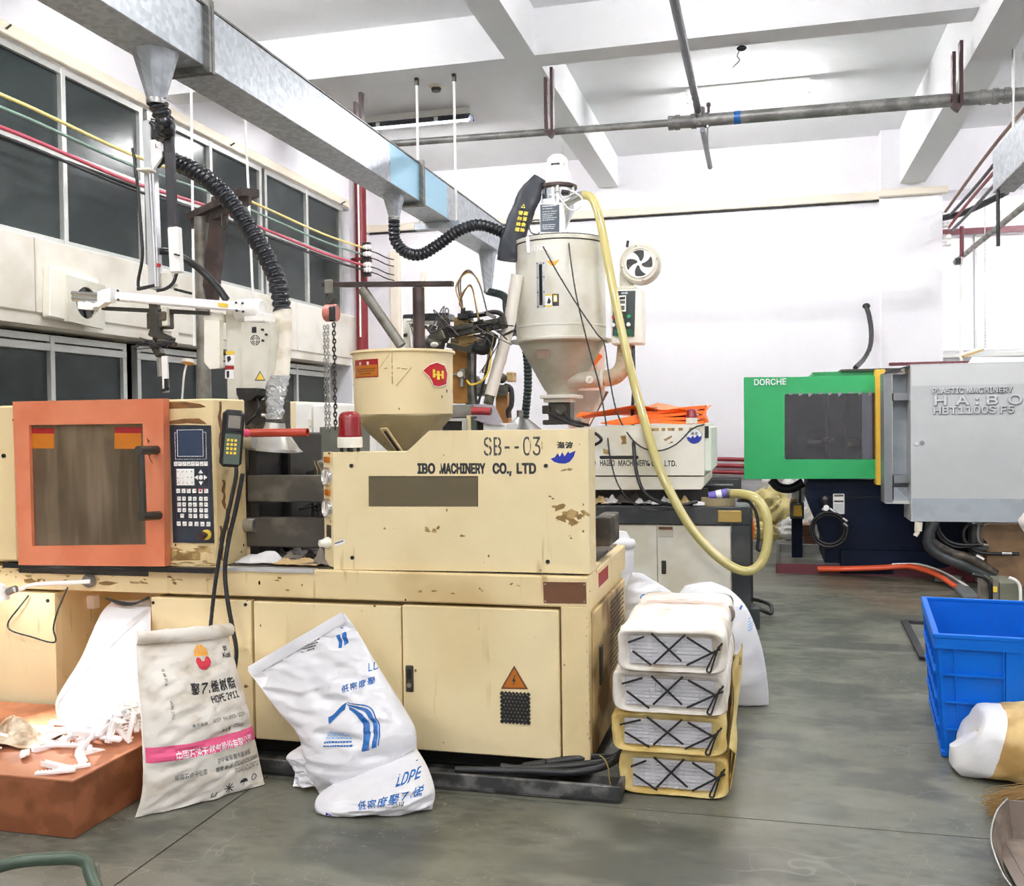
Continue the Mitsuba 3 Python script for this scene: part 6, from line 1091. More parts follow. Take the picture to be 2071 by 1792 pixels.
for bi, (x0, x1, z0, z1, y0, y1, m_, lbl) in enumerate(bund):
    t = thing('strapped_bundle', lbl, 'bundle')
    rim = .022 if bi < 2 else .018
    rings = [rring(x0 + .05, x1 - .05, z0 + .03, z1 - .03, y0 + .035, seed=bi, amp=.002), rring(x0 + rim + .02, x1 - rim - .02, z0 + rim, z1 - rim * 1.3, y0 + .03, seed=bi, amp=.004), rring(x0 + .012, x1 - .012, z0 + .008, z1 - .008, y0 - .004, seed=bi, amp=.008),
             rring(x0, x1, z0, z1, y0 + .03, seed=bi, amp=.012)]
    rings += [rring(x0, x1, z0, z1, y, seed=bi, amp=.014) for y in np.linspace(y0 + .06, y1 - .05, 26)] + [rring(x0 + .04, x1 - .04, z0 + .02, z1 - .02, y1, seed=bi)]
    part(t, 'wrapping', loft(np.array(rings)), m_)
    part(t, 'contents', bx(x0 + .055, y0 + .022, z0 + .03, x1 - .055, y0 + .2, z1 - .035, .004), 'm_packed')
    r_ = np.random.default_rng(60 + bi); ms = []
    nx_ = 14
    for i in range(nx_):
        xa = x0 + .06 + i * (x1 - x0 - .12) / nx_
        for j in range(7):
            za = z0 + .034 + j * (z1 - z0 - .072) / 7
            ms.append(bx(xa, y0 + .012 + r_.uniform(0, .006), za, xa + (x1 - x0 - .12) / nx_ * .8, y0 + .02, za + (z1 - z0 - .072) / 7 * .62))
    labels[part(t, 'packed_pieces', cat(*ms), 'm_packed')] = {'kind': 'stuff'}
    def fp(a, b_): return (x0 + a * (x1 - x0), y0 - .004, z0 + b_ * (z1 - z0))
    for (a, b_) in (((.1, .66), (.26, .82)), ((.34, .9), (.62, .28)), ((.62, .9), (.36, .22)), ((.14, .5), (.34, .16)), ((.66, .84), (.9, .52)), ((.66, .2), (.95, .62))):
        a, b_ = np.array(a) + r_.uniform(-.02, .02, 2), np.array(b_) + r_.uniform(-.02, .02, 2)
        part(t, 'strap', bar(fp(*a), fp(*b_), .004, .008), 'm_black')
    part(t, 'strap_knot', stube([fp(.97, .75), fp(.9, .5), fp(.86, .3), fp(.83, .12), fp(.86, .08), fp(.88, .22), fp(.91, .46), fp(.94, .68)], .004, 6), 'm_black')
    if bi == 3:
        for j in range(3): part(t, 'red_line', sheet(np.array([[(x0 + .06 + .36 * u, 4.7 + .02 * j + .01 * math.sin(3 * u), z1 + .0035), (x0 + .06 + .36 * u, 4.708 + .02 * j + .01 * math.sin(3 * u), z1 + .0035)] for u in np.linspace(0, 1, 10)]), .001), 'm_pale_red')
        part(t, 'tied_corner', ball((x1 - .005, 4.75, z1 - .05), .03, 6, .8, 1.2, 1.3), 'm_cloth_grey')
    if bi == 1:
        part(t, 'paper_flap', sheet(np.array([[(x1 + .012 + .03 * u + .012 * math.sin(9 * u), y0 + .06 + .85 * u, .22 + (.30 + .06 * math.sin(4 * u)) * u ** .6), (x1 + .03 + .012 * math.sin(7 * u + 1), y0 + .05 + .86 * u, .2 + .12 * u ** .6), (x1 + .016, y0 + .04 + .86 * u, .05 + .06 * u)] for u in np.linspace(0, 1, 22)]), .005), 'm_paper')
        part(t, 'brown_tag', bx(x1 + .01, 4.86, .42, x1 + .05, 4.9, .46, .003), 'm_scrape')
M('m_pale_red', (224, 190, 180), 0.7)
# -------- brown steel tray with white plastic parts, cloth
TZ = .228
t = thing('steel_tray', 'rusty brown steel tray box holding white plastic parts, at the left edge of the floor', 'tray')
part(t, 'box', cat(bx(-4.4, 3.27, .003, -2.625, 3.276, TZ), bx(-2.631, 3.276, .003, -2.625, 4.2, TZ), bx(-4.4, 3.276, .003, -2.63, 4.2, .01)), 'm_rust')
part(t, 'floor_plate', bx(-4.4, 3.276, TZ - .02, -2.631, 4.2, TZ - .012), 'm_rust_top')
part(t, 'back_flange', bx((-3.796,4.2,0.16)[0] - .6, 4.19, TZ - .02, (-3.697,4.2,0.166)[0], 4.2, (-3.736,4.2,0.164)[2]), 'm_rust')
part(t, 'front_lip', bx(-4.4, 3.268, TZ - .004, -2.622, 3.285, TZ + .002), 'm_rust_top'); part(t, 'side_lip', bx(-2.636, 3.27, TZ - .004, -2.622, 4.2, TZ + .002), 'm_rust_top')
M('m_part_white', (244, 244, 244), 0.35)
def comb(L, k, w=.022):
    ms = [bx(0, -w / 2, 0, L, w / 2, .012, .002)]
    for i in range(k): ms.append(bx(.006 + i * (L - .012) / k, w / 2 - .002, .002, .006 + i * (L - .012) / k + .005, w / 2 + .014, .011))
    return cat(*ms)
def clip(L, k): return cat(bx(0, -.012, 0, L, .012, .006, .001), bx(0, -.012, 0, L, -.008, .02), bx(0, .008, 0, L, .012, .02))
r_ = np.random.default_rng(3)
pv = [comb(.15, 10), comb(.12, 8), clip(.16, 6), clip(.12, 4)]
plys = [mikit.ply(m_, 'm_part_white', smooth=True) for m_ in pv]
spots = []
for i in range(58):
    u = r_.beta(1.2, 1.5); x = -3.25 + .58 * r_.uniform(0, 1) ** .8; y = 3.52 + .5 * r_.uniform()
    h = TZ - .01 + max(0, .16 * (1 - ((x + 2.82) / .26) ** 2 - ((y - 3.86) / .24) ** 2)) * r_.uniform(.3, 1)
    spots.append((min(x, -2.83), y, h, r_.uniform(0, 6.28), r_.normal(0, .25), r_.normal(0, .2)))
for i in range(30):
    a, rr_ = r_.uniform(0, 6.28), .24 * r_.uniform() ** .5
    spots.append((-2.90 + rr_ * .62 * math.cos(a), 3.87 + rr_ * .8 * math.sin(a), TZ + .17 * max(0, 1 - rr_ / .26) * r_.uniform(.4, 1), r_.uniform(0, 6.28), r_.normal(0, .3), r_.normal(0, .35)))
spots += [(*(-2.826,3.301,0.225), .5, 0, 0), (*(-2.764,3.36,0.225), .75, 0, 0), (*(-2.72,3.369,0.225), 2.9, 0, .0), (*(-3.137,3.644,0.225), -.1, 0, 0), (*(-3.016,3.615,0.225), .2, .1, 0), (-2.72, 3.75, TZ, 1.45, 0, -1.2), (-2.78, 3.7, TZ, 1.6, 0, -1.1), (-2.7, 3.9, TZ, 1.4, 0, -1.0)]
for i, (x, y, z_, a, b_, c_) in enumerate(spots):
    k = thing('moulded_part', 'toothed white plastic part in the bright heap on the brown steel tray', 'plastic part', 'white plastic parts on the steel tray')
    scene[k] = {**plys[i % 4], 'to_world': TF().translate([x, y, z_]).rotate([0, 0, 1], math.degrees(a)).rotate([0, 1, 0], math.degrees(c_)).rotate([1, 0, 0], math.degrees(b_))}
one('work_glove', crumple((*(-3.26,3.685,0.23)[0:2], TZ - .01), .2, .13, .1, 14, 4.0, 26), 'm_glove', 'soiled tan and white work gloves crumpled on the brown steel tray', 'gloves')
M('m_glove', P_(mottled((214, 200, 176), (142, 112, 80), 16.0)), 0.85)
# -------- lamp on a gooseneck at the left edge
t = thing('work_lamp', 'small lit lamp on a white gooseneck fixed to the bed of the cream machine', 'lamp')
part(t, 'gooseneck', stube([(-3.246,4.2,0.843), (-3.306,4.16,0.843), (-3.399,4.1,0.845), (-3.479,4.06,0.839), (-3.508,4.02,0.824), (-3.536,4,0.819)], .011, 10), 'm_offwhite')
part(t, 'socket', xf(lathe([(0, .03), (.026, .03), (.034, .015), (.034, 0)], n=18, axis='y'), (-3.277,4.24,0.841)), 'm_post_grey')
part(t, 'cap', bar((-3.502,4,0.834), (-3.559,4,0.813), .034, .034, .008), 'm_steel')
part(t, 'shade', xf(lathe([(.02, .04), (.045, .02), (.06, -.02), (.058, -.02), (.043, .018)], n=22), (-3.61,4,0.812), ry=.3), 'm_offwhite')
k = part(t, 'bulb', ball(((-3.611,4,0.793)[0], 3.98, (-3.611,4,0.793)[2] - .01), .03, 10), 'm_white')
scene[k]['emitter'] = {'type': 'area', 'radiance': {'type': 'rgb', 'value': [WORK_LAMP_RADIANCE * c for c in (1.0, .96, .94)]}}
scene['work_lamp_beam'] = {'type': 'spot', 'to_world': TF().look_at(origin=[-3.72, 3.93, .70], target=[-2.92, 3.95, .26], up=[0, 0, 1]), 'cutoff_angle': 34.0, 'beam_width': 16.0, 'intensity': {'type': 'rgb', 'value': [WORK_LAMP_SPOT * c for c in (1.0, .96, .96)]}}
one('lamp_cord', stube([(-3.632,4.23,0.757), (-3.668,4.2,0.696), (-3.732,4.2,0.623), (-3.718,4.2,0.581), (-3.606,4.2,0.555), (-3.461,4.2,0.531), (-3.481,4.22,0.599), (-3.453,4.22,0.687), (-3.4,4.23,0.804)], .004, 6), 'm_rubber', 'thin dark cord drooping in a loop in front of the left base panel', 'cord')
one('bay_cable', cat(stube([(-3.216,4.3,0.738), (-3.13,4.28,0.719), (-3.052,4.27,0.724), (-2.983,4.3,0.755)], .006, 6), stube([(-3.23,4.3,0.742), (-3.13,4.28,0.729), (-3.038,4.27,0.731), (-2.983,4.3,0.75)], .005, 6)), 'm_rubber', 'pair of black cables sagging under the bed at the white sack', 'cable')
# -------- blue crate, kraft sack, broom, dustpan
cr = thing('blue_crate', 'large ribbed blue plastic crate at the right edge of the floor', 'crate')
M('m_blue', (0, 96, 196), 0.36, spec=0.25)
CW, CD, CH = .78, 1.0, .58
def cm(m): return xf(m, (.764, 4.955, 0), rz=-.09)
def wall_(w0, w1, zz): pass
tp_ = .035
def cor(u, v, z): # crate corner with taper; u, v in 0..1
    k = tp_ * (1 - z / CH); return (k + u * (CW - 2 * k), k + v * (CD - 2 * k), z)
def wallm(a, b, th=.008):
    (u0, v0), (u1, v1) = a, b
    d = np.array([u1 - u0, v1 - v0]); nx_, ny_ = -d[1], d[0]
    def o(p): return (p[0] + nx_ * th, p[1] + ny_ * th, p[2])
    A, B, Cc, D = cor(u0, v0, .003), cor(u1, v1, .003), cor(u1, v1, CH), cor(u0, v0, CH)
    return unweld(np.array([A, B, o(B), o(A), D, Cc, o(Cc), o(D)], float), BF)
part(cr, 'wall', cm(wallm((0, 0), (1, 0))), 'm_blue'); part(cr, 'wall', cm(wallm((1, 0), (1, 1))), 'm_blue'); part(cr, 'wall', cm(wallm((1, 1), (0, 1))), 'm_blue'); part(cr, 'wall', cm(wallm((0, 1), (0, 0))), 'm_blue')
part(cr, 'floor_plate', cm(bx(.04, .04, .01, CW - .04, CD - .04, .02)), 'm_blue')
part(cr, 'rim', cm(cat(bx(-.018, -.018, CH - .012, CW + .018, .012, CH + .008, .004), bx(-.018, CD - .012, CH - .012, CW + .018, CD + .018, CH + .008, .004), bx(-.018, -.018, CH - .012, .012, CD + .018, CH + .008, .004), bx(CW - .012, -.018, CH - .012, CW + .018, CD + .018, CH + .008, .004))), 'm_blue')
part(cr, 'rim_skirt', cm(cat(bx(-.012, -.014, CH - .06, CW + .012, -.006, CH), bx(-.014, -.012, CH - .06, -.006, CD + .012, CH))), 'm_blue')
for z in (.14, .27, .4):
    for (u0, u1) in ((.02, .36), (.66, .98)): a, b = cor(u0, 0, z), cor(u1, 0, z); part(cr, 'rib', cm(bx(a[0], a[1] - .022, z - .005, b[0], a[1] + .004, z + .005)), 'm_blue')
    a, b = cor(0, .02, z), cor(0, .98, z); part(cr, 'rib', cm(bx(a[0] - .022, a[1], z - .005, a[0] + .004, b[1], z + .005)), 'm_blue')
for u in (.012, .09, .36, .64, .91):
    a, b = cor(u, 0, .01), cor(u, 0, CH - .05); part(cr, 'rib', cm(bar((a[0], a[1] - .005, .01), (b[0], b[1] - .005, CH - .05), .016 if u == .012 else .006, .018)), 'm_blue')
for v in (.02, .18, .34, .5, .66, .82, .97):
    a, b = cor(0, v, .01), cor(0, v, CH - .05); part(cr, 'rib', cm(bar((a[0] - .005, a[1], .01), (b[0] - .005, b[1], CH - .05), .018, .006)), 'm_blue')
part(cr, 'front_panel', cm(bx(.29, -.004, .02, .52, .008, CH - .05, .002)), 'm_blue')
part(cr, 'base_lip', cm(cat(bx(.02, .018, .003, CW - .02, .045, .03, .004), bx(.018, .02, .003, .045, CD - .02, .03, .004))), 'm_blue')
ks = thing('kraft_sack', 'crumpled brown paper sack with a white hem lying in front of the blue crate', 'sack')
rings = []
for i, u in enumerate(np.linspace(0, 1, 26)):
    cx, cy = .895 + .85 * u, 4.80 - .12 * u
    hw, hh = .17 + .1 * math.sin(2.2 * min(u * 1.6, 1)), .145 + .04 * math.sin(2.6 * u) - .02 * u
    a = np.linspace(0, 2 * math.pi, 44, endpoint=False)
    p = np.stack([np.full(44, cx) + .06 * np.sin(a) * (1 - u) ** 2, cy + hw * np.sign(np.cos(a)) * np.abs(np.cos(a)) ** .7, hh + hh * np.sign(np.sin(a)) * np.abs(np.sin(a)) ** .8], 1)
    d = meshkit.fbm(p * 9, 4, 71) - .5; d2 = np.abs(meshkit.fbm(p * np.array([6, 12, 12.]) + 5, 3, 72) - .5)
    p += np.stack([0 * d, np.cos(a) * (d * .05 - d2 * .05), np.sin(a) * (d * .05 - d2 * .05)], 1); p[:, 2] = np.maximum(p[:, 2], .004)
    rings.append(p)
part(ks, 'bag', loft(np.array(rings)), 'm_kraft')
rw = []
for k_, dx, sc in ((0, -.042, .25), (0, -.04, .85), (0, -.018, 1.0), (0, .0, 1.025), (1, .0, 1.025), (2, .0, 1.0)):
    c0 = rings[k_].mean(0); q = c0 + (rings[k_] - c0) * np.array([1, sc, sc]); q[:, 0] += dx; q[:, 2] = np.maximum(q[:, 2], .003); rw.append(q)
part(ks, 'white_hem', loft(np.array(rw)), 'm_film_plain', 'white hem')
bm = thing('straw_broom', 'straw broom head at the right edge above the dustpan', 'broom')
r_ = np.random.default_rng(19); ms = []
for i in range(420):
    a = np.array([1.16 + r_.normal(0, .012), 4.30 + r_.normal(0, .02), .12 + r_.normal(0, .012)]); e = np.array([.86 + r_.uniform(-.03, .05), 4.26 + r_.uniform(-.1, .08), .02 + abs(r_.normal(0, .03))])
    ms.append(tube(np.array([a, (a + e) / 2 + [0, r_.normal(0, .008), .02], e]), [.0022, .0018, .001], 3, caps=False))
labels[part(bm, 'straw', cat(*ms), 'm_straw')] = {'kind': 'stuff'}
M('m_straw', (168, 138, 88), 0.7)
part(bm, 'binding', cyl((1.14, 4.3, .118), (1.24, 4.31, .15), .032, 14), 'm_scrape'); part(bm, 'handle', cyl((1.22, 4.31, .145), (1.9, 4.4, .75), .013, 10), 'm_scrape')
dp = thing('dustpan', 'grey sheet metal dustpan at the lower right corner, below the broom', 'dustpan')
M('m_pan', P_(mottled((116, 104, 94), (140, 130, 118), 10.0)), 0.45, 0.25)
part(dp, 'pan_floor', bx(.80, 3.55, .02, 1.4, 4.0, .026), 'm_pan')
part(dp, 'pan_back', hexa([(.88, 4.0, .02), (1.4, 4.0, .02), (1.4, 4.008, .02), (.88, 4.008, .02), (.865, 4.02, .16), (1.4, 4.02, .16), (1.4, 4.028, .16), (.865, 4.028, .16)]), 'm_pan')
part(dp, 'pan_side', sheet(np.array([[(.865, 4.02, .165), (.88, 4.01, .02)], [(.80, 3.9, .15), (.82, 3.9, .02)], [(.755, 3.75, .11), (.79, 3.75, .02)], [(.76, 3.6, .06), (.78, 3.6, .02)], [(.79, 3.5, .03), (.79, 3.5, .018)]]), .004), 'm_pan')
part(dp, 'pan_lip', stube([(.865, 4.024, .165), (.80, 3.9, .152), (.753, 3.75, .112), (.758, 3.6, .062), (.79, 3.5, .03)], .004, 8), 'm_steel')
part(dp, 'pan_ramp', bx(.84, 3.6, .026, 1.4, 3.98, .03), 'm_pan')
one('rubber_edging', cat(bar((1.03, 8.2, .012), (1.36, 8.13, .012), .06, .02), bar((1.03, 8.2, .012), (.99, 6.95, .012), .05, .02), bar((.99, 6.95, .012), (1.3, 6.9, .012), .05, .02)), 'm_rubber', 'flat black frame lying on the floor behind the blue crate', 'frame')
fh = thing('green_stool', 'dark green metal tube frame in the near left corner of the picture', 'tube frame')
M('m_green_tube', (50, 66, 52), 0.4)
part(fh, 'bent_tube', stube([(-2.55, 2.3, .12), (-2.42, 2.42, .21), (-2.24, 2.48, .285), (-2.1, 2.52, .3), (-2.0, 2.53, .3), (-1.93, 2.48, .27), (-1.80, 2.4, .17), (-1.68, 2.3, .02)], .019, 12), 'm_green_tube')
part(fh, 'rear_leg', stube([(-1.96, 2.53, .29), (-1.93, 2.5, .15), (-1.9, 2.42, .004)], .012, 8), 'm_post_grey')

# ================================================================ SECOND ROW: OLDER MACHINE WITH THE DRYING HOPPER
M('m_slate', P_(mottled((42, 46, 48), (58, 60, 60), 5.0)), 0.45, 0.15)
M('m_pale_green', (218, 226, 212), 0.45)
M('m_machine_white', P_(mottled((228, 225, 212), (212, 206, 186), 3.0)), 0.42)
mB = thing('injection_machine', 'off-white injection moulding machine with HAIBO MACHINERY lettering on a slate grey frame', 'machine')
YB = 7.7
part(mB, 'frame', cat(bx(-4.6, YB, .795, -.125, 9.0, .935, .006)), 'm_slate')
part(mB, 'frame_leg', bx(-.265, YB, .0, -.125, YB + .14, .795, .004), 'm_slate'); part(mB, 'frame_leg', bx(-.265, 8.86, 0, -.125, 9.0, .795, .004), 'm_slate')
part(mB, 'foot_post', bx(-.22, YB + .02, 0, -.06, YB + .12, .16, .004), 'm_slate')
part(mB, 'front_panel', bx(-1.6, YB + .03, .1, -.835, YB + .06, .79, .004), 'm_machine_white')
part(mB, 'front_panel', bx(-4.5, YB + .03, .1, -1.606, YB + .06, .79, .004), 'm_machine_white')
d = part(mB, 'cabinet_door', bx(-.829, YB + .025, .1, -.27, YB + .06, .79, .004), 'm_machine_white')
part(d, 'lock', bx(*(-0.8,7.72,0.406), (-0.764,7.72,0.511)[0], YB + .03, (-0.764,7.72,0.511)[2], .004), 'm_steel_dark')
part(d, 'door_label', bx(*(-0.823,7.715,0.7), (-0.708,7.715,0.778)[0], YB + .03, (-0.708,7.715,0.778)[2]), 'm_ivory'); part(d, 'label_head', bx(*(-0.818,7.71,0.754), (-0.711,7.71,0.775)[0], YB + .03, (-0.711,7.71,0.775)[2]), 'm_brown_plate')
part(mB, 'brass_plate', bx(*(-0.365,7.69,0.82), (-0.187,7.69,0.908)[0], YB + .01, (-0.187,7.69,0.908)[2], .003), 'm_brass', 'brass name plate')
cvB = part(mB, 'injection_cover', cat(prism([(-1.73,1.529),(-1.328,1.563),(-0.465,1.572),(-0.469,1.172),(-1.735,1.171)], 7.75, 9.0), prism([(-1.737,1.163),(-0.47,1.163),(-0.474,1.091),(-0.493,1.064),(-1.738,1.055)], 7.76, 9.0)), 'm_machine_white')
part(cvB, 'side_cover', bx((-0.467,7.75,1.408)[0] - .01, 7.85, 1.2, (-0.43,7.9,1.404)[0] + .012, 8.8, 1.545, .006), 'm_pale_green')
part(cvB, 'side_vent', bx(*(-0.468,7.84,1.46), (-0.437,7.84,1.552)[0], 7.86, (-0.437,7.84,1.552)[2]), 'm_black')
yb = 7.75
put(cvB, 'lettering', latin('BO', .043, True, .62), (-1.364,7.75,1.25)[0], (-1.364,7.75,1.25)[2], yb, 'm_ink')
put(cvB, 'lettering', latin('HAIBO', .043, True, .62), (-1.281,7.75,1.25)[0], (-1.281,7.75,1.25)[2], yb, 'm_ink')
put(cvB, 'lettering', latin('MACHINERY', .043, True, .66), (-1.135,7.75,1.249)[0], (-1.135,7.75,1.249)[2], yb, 'm_ink')
put(cvB, 'lettering', latin('CO., LTD.', .043, True, .74), (-0.875,7.75,1.245)[0], (-0.875,7.75,1.245)[2], yb, 'm_ink')
part(cvB, 'letter_dot', decal(Point((-0.894,7.75,1.257)[0], (-0.894,7.75,1.257)[2]).buffer(.011), yb), 'm_ink')
part(cvB, 'black_bar', decal(LineString([(-1.268,1.316),(-0.986,1.315)]).buffer(.013), yb, .004), 'm_ink')
lc = (-0.541,7.75,1.478)
part(cvB, 'round_logo', decal(Point(lc[0], lc[2]).buffer(.06), yb), 'm_ink_white', 'round wave logo')
part(cvB, 'logo_ring', decal(Point(lc[0], lc[2]).buffer(.06).difference(Point(lc[0], lc[2]).buffer(.057)), yb - .0014), 'm_ink')
part(cvB, 'logo_wave', decal(Point(lc[0], lc[2]).buffer(.056).intersection(poly([(-0.609,1.459),(-0.583,1.474),(-0.568,1.459),(-0.552,1.482),(-0.538,1.462),(-0.515,1.489),(-0.504,1.47),(-0.477,1.485),(-0.467,1.408),(-0.61,1.409)])), yb - .0014), 'm_ink_navy')
put(cvB, 'logo_lettering', han('海波', .028), lc[0] - .028, lc[2] + .012, yb - .0014, 'm_ink')
for pts in ([(-1.117,1.483),(-1.07,1.49),(-1.067,1.42),(-1.11,1.417),(-1.098,1.444)], [(-1.255,1.387),(-1.204,1.371),(-1.201,1.336),(-1.248,1.344)], [(-0.777,1.453),(-0.715,1.483),(-0.708,1.475),(-0.762,1.437)], [(-0.754,1.414),(-0.708,1.441),(-0.704,1.429)]):
    part(cvB, 'paint_scrape', decal(poly(pts), yb, .001), 'm_scrape')
for a, b_ in ((1316, 1332), (1337, 1344), (1349, 1362), (1370, 1378), (1390, 1400)):
    part(cvB, 'worn_sticker', decal(rect((a - 1316) * .004 + (-0.876,7.75,1.523)[0], (-0.876,7.75,1.523)[2] - .003, (b_ - 1316) * .004 + (-0.876,7.75,1.523)[0], (-0.876,7.75,1.543)[2]), yb, .001), 'm_scrape')
part(cvB, 'lower_rail', bx(-2.0, 7.9, .935, -.45, 8.0, 1.06), 'm_black'); part(cvB, 'rear_block', bx((-0.506,8.4,0.978)[0], 8.3, .935, (-0.271,8.4,1.041)[0], 8.5, (-0.505,8.4,1.061)[2], .006), 'm_black')
part(mB, 'pale_carriage', bx((-1.039,8.2,0.99)[0], 8.1, .95, (-0.814,8.2,0.992)[0], 8.3, 1.08), 'm_machine_white')
# left half: white covers and a dark window seen past the front machine
part(mB, 'clamp_cover', bx((-3.726,7.7,1.433)[0], YB, .95, (-3.156,7.7,1.429)[0], 8.9, (-3.416,7.7,1.772)[2], .01), 'm_offwhite')
part(mB, 'clamp_window', decal(poly([(-3.659,1.584),(-3.206,1.595),(-3.213,1.173),(-3.667,1.173)]), YB, .004), 'm_tinted')
M('m_tinted', P_(mottled((96, 98, 90), (118, 120, 112), 3.0)), 0.2)
part(mB, 'clamp_door', bx((-3.891,7.7,1.435)[0], YB + .01, .95, (-3.735,7.7,1.433)[0], 8.9, (-3.824,7.7,1.791)[2], .008), 'm_offwhite')
for p in [(-3.75,7.7,1.622),(-3.757,7.7,1.224)]: part(mB, 'hinge', bx(p[0] - .012, YB - .008, p[2] - .03, p[0] + .012, YB + .02, p[2] + .03, .003), 'm_cream_trim')
part(mB, 'cream_cover', bx((-4.016,7.7,1.436)[0], YB + .05, .95, (-3.891,7.7,1.435)[0], 8.9, (-3.962,7.7,1.807)[2], .008), 'm_cream_clean')
part(mB, 'orange_bundle', cat(*[cyl((-4.159,7.6,0.892), (-4.059,7.6,0.83), .05, 10), cyl((-3.951,7.6,0.915), (-3.839,7.6,0.828), .03, 8)]), 'm_orange')
part(mB, 'steel_cover', bx(*(-2.599,7.9,1.644), (-2.411,7.9,1.757)[0], 8.3, (-2.411,7.9,1.757)[2], .008), 'm_post_grey')
part(mB, 'window_frame', cat(prism(poly([(-2.631,1.64),(-2.395,1.637),(-2.397,1.503),(-2.633,1.505)]).difference(poly([(-2.609,1.62),(-2.433,1.617),(-2.435,1.503),(-2.611,1.505)])), 7.8, 7.86)), 'm_alu')
part(mB, 'window_dark', prism([(-2.627,1.624),(-2.442,1.621),(-2.443,1.503),(-2.629,1.504)], 7.84, 7.85), 'm_black')
part(mB, 'control_post', bx(*(-2.408,7.85,1.494), (-2.371,7.85,1.665)[0], 7.95, (-2.371,7.85,1.665)[2], .003), 'm_cream')
part(mB, 'control_box', bx(*(-2.37,7.85,1.493), (-2.324,7.85,1.657)[0], 7.95, (-2.324,7.85,1.657)[2], .003), 'm_key_green')
part(mB, 'valve_block', bx(*(-2.337,7.9,1.492), (-2.284,7.9,1.623)[0], 8.0, (-2.284,7.9,1.623)[2], .006), 'm_black')
part(mB, 'white_ledge', bx(*(-2.267,7.85,1.492), (-2.067,7.85,1.596)[0], 8.2, (-2.067,7.85,1.596)[2], .006), 'm_offwhite')
# tarpaulin, beacon and litter on it
M('m_tarp', (240, 112, 30), 0.4)
tp = thing('tarpaulin', 'folded orange tarpaulin thrown over the HAIBO MACHINERY cover', 'tarpaulin')
g = []
for i, u in enumerate(np.linspace(0, 1, 30)):
    row = []
    for j, v in enumerate(np.linspace(0, 1, 12)):
        x = -1.49 + 1.02 * u; y = 7.85 + .7 * v
        zc = 1.575 + .03 + .05 * math.sin(5 * u + 2 * v) * u + .03 * abs(math.sin(9 * v + 3 * u)) + .06 * u * (1 - .3 * v) + .05 * meshkit.noise(np.array([u * 6, v * 5, 1.]), 3)
        row.append((x + .02 * math.sin(8 * v), y + .015 * math.sin(11 * u), zc))
    g.append(row)
part(tp, 'sheet', sheet(np.array(g), .006), 'm_tarp')
for k in range(4):
    part(tp, 'fold', unweld(*sheet(np.array([[(-.97 + .5 * u, 7.82 + .02 * k, 1.585 + .026 * k + .035 * u * (k / 3) + .006 * math.sin(6 * u + k)), (-.97 + .5 * u, 8.2, 1.592 + .028 * k + .035 * u * (k / 3))] for u in np.linspace(0, 1, 10)]), .024)), 'm_tarp')
part(tp, 'top_fold', sheet(np.array([[(-0.953,7.95,1.566), (-0.995,8.3,1.614)], [(-0.948,7.95,1.661), (-0.99,8.3,1.705)], [(-0.836,7.9,1.659), (-0.878,8.3,1.744)], [(-0.7,7.9,1.657), (-0.747,8.3,1.717)], [(-0.573,7.9,1.647), (-0.61,8.3,1.69)]]), .012), 'm_tarp')
part(tp, 'turned_edge', sheet(np.array([[(-1.287,7.86,1.586), (-0.952,7.88,1.66)], [(-1.184,7.84,1.573), (-0.899,7.86,1.636)], [(-1.025,7.83,1.575), (-0.877,7.84,1.593)]]), .01), 'm_tarp')
part(tp, 'turned_corner', sheet(np.array([[(-0.527,7.9,1.669), (-0.471,8,1.677)], [(-0.495,7.88,1.63), (-0.461,7.95,1.638)], [(-0.511,7.88,1.576), (-0.443,7.95,1.583)]]), .012), 'm_tarp')
put(tp, 'lettering', latin('OS', .03, True, .9), (-0.886,7.82,1.675)[0], (-0.886,7.82,1.675)[2], 7.87, 'm_ink')
t = thing('warning_beacon', 'small red beacon beside the orange tarpaulin on the HAIBO MACHINERY cover', 'warning light')
c = (-0.563,7.8,1.573); c = (c[0], c[1], 1.575)
part(t, 'base', lathe([(0, 0), (.045, 0), (.045, .045), (0, .045)], c, 20), 'm_ivory_clean'); part(t, 'dome', lathe([(.046, .045), (.048, .055), (.04, .07), (.038, .1), (.025, .112), (0, .115)], c, 20, sharp=60), 'm_lens_red')
for i, (px_, m_, s_) in enumerate((((-1.296,7.8,0.932), 'm_cloth_tan', .1), ((-1.106,7.8,0.933), 'm_cloth_dark', .13), ((-0.95,7.8,0.934), 'm_cloth_white', .07), ((-0.793,7.78,0.937), 'm_cloth_white', .09), ((-0.659,7.78,0.938), 'm_cloth_tan', .1), ((-1.205,7.8,0.932), 'm_cloth_white', .08), ((-1.015,7.85,0.93), 'm_cloth_dark', .11), ((-0.883,7.9,0.934), 'm_cloth_grey', .1))):
    one('wiping_cloth', crumple((px_[0], px_[1] + .04, .937), s_, .06, .09, 90 + i, 4.0, 16), m_, ('tan cloth at the left end of the slate grey bed', 'dark greasy cloth heaped under the black bar of the cover', 'small white cloth in the middle of the slate grey bed', 'flat white cloth right of the middle of the slate grey bed',
        'tan cloth beside the yellowish hose on the slate grey bed', 'white cloth between the tan and the dark cloth on the slate grey bed', 'dark cloth behind the small white cloth', 'grey cloth at the back of the slate grey bed')[i], 'cloth')
c = (-0.369,7.8,0.943)
t = thing('tape_roll', 'wide tan ring at the right end of the slate grey bed, under a purple can', 'ring')
part(t, 'ring', lathe([(.105, 0), (.13, 0), (.132, .01), (.13, .06), (.105, .06), (.105, 0)], (c[0], 7.84, .936), 30), 'm_tan_ring')
M('m_tan_ring', (140, 128, 98), 0.6)
t = thing('spray_can', 'purple and white can lying on the tan ring', 'can')
a, b = (-0.436,7.8,1.008), (-0.285,7.8,1.039)
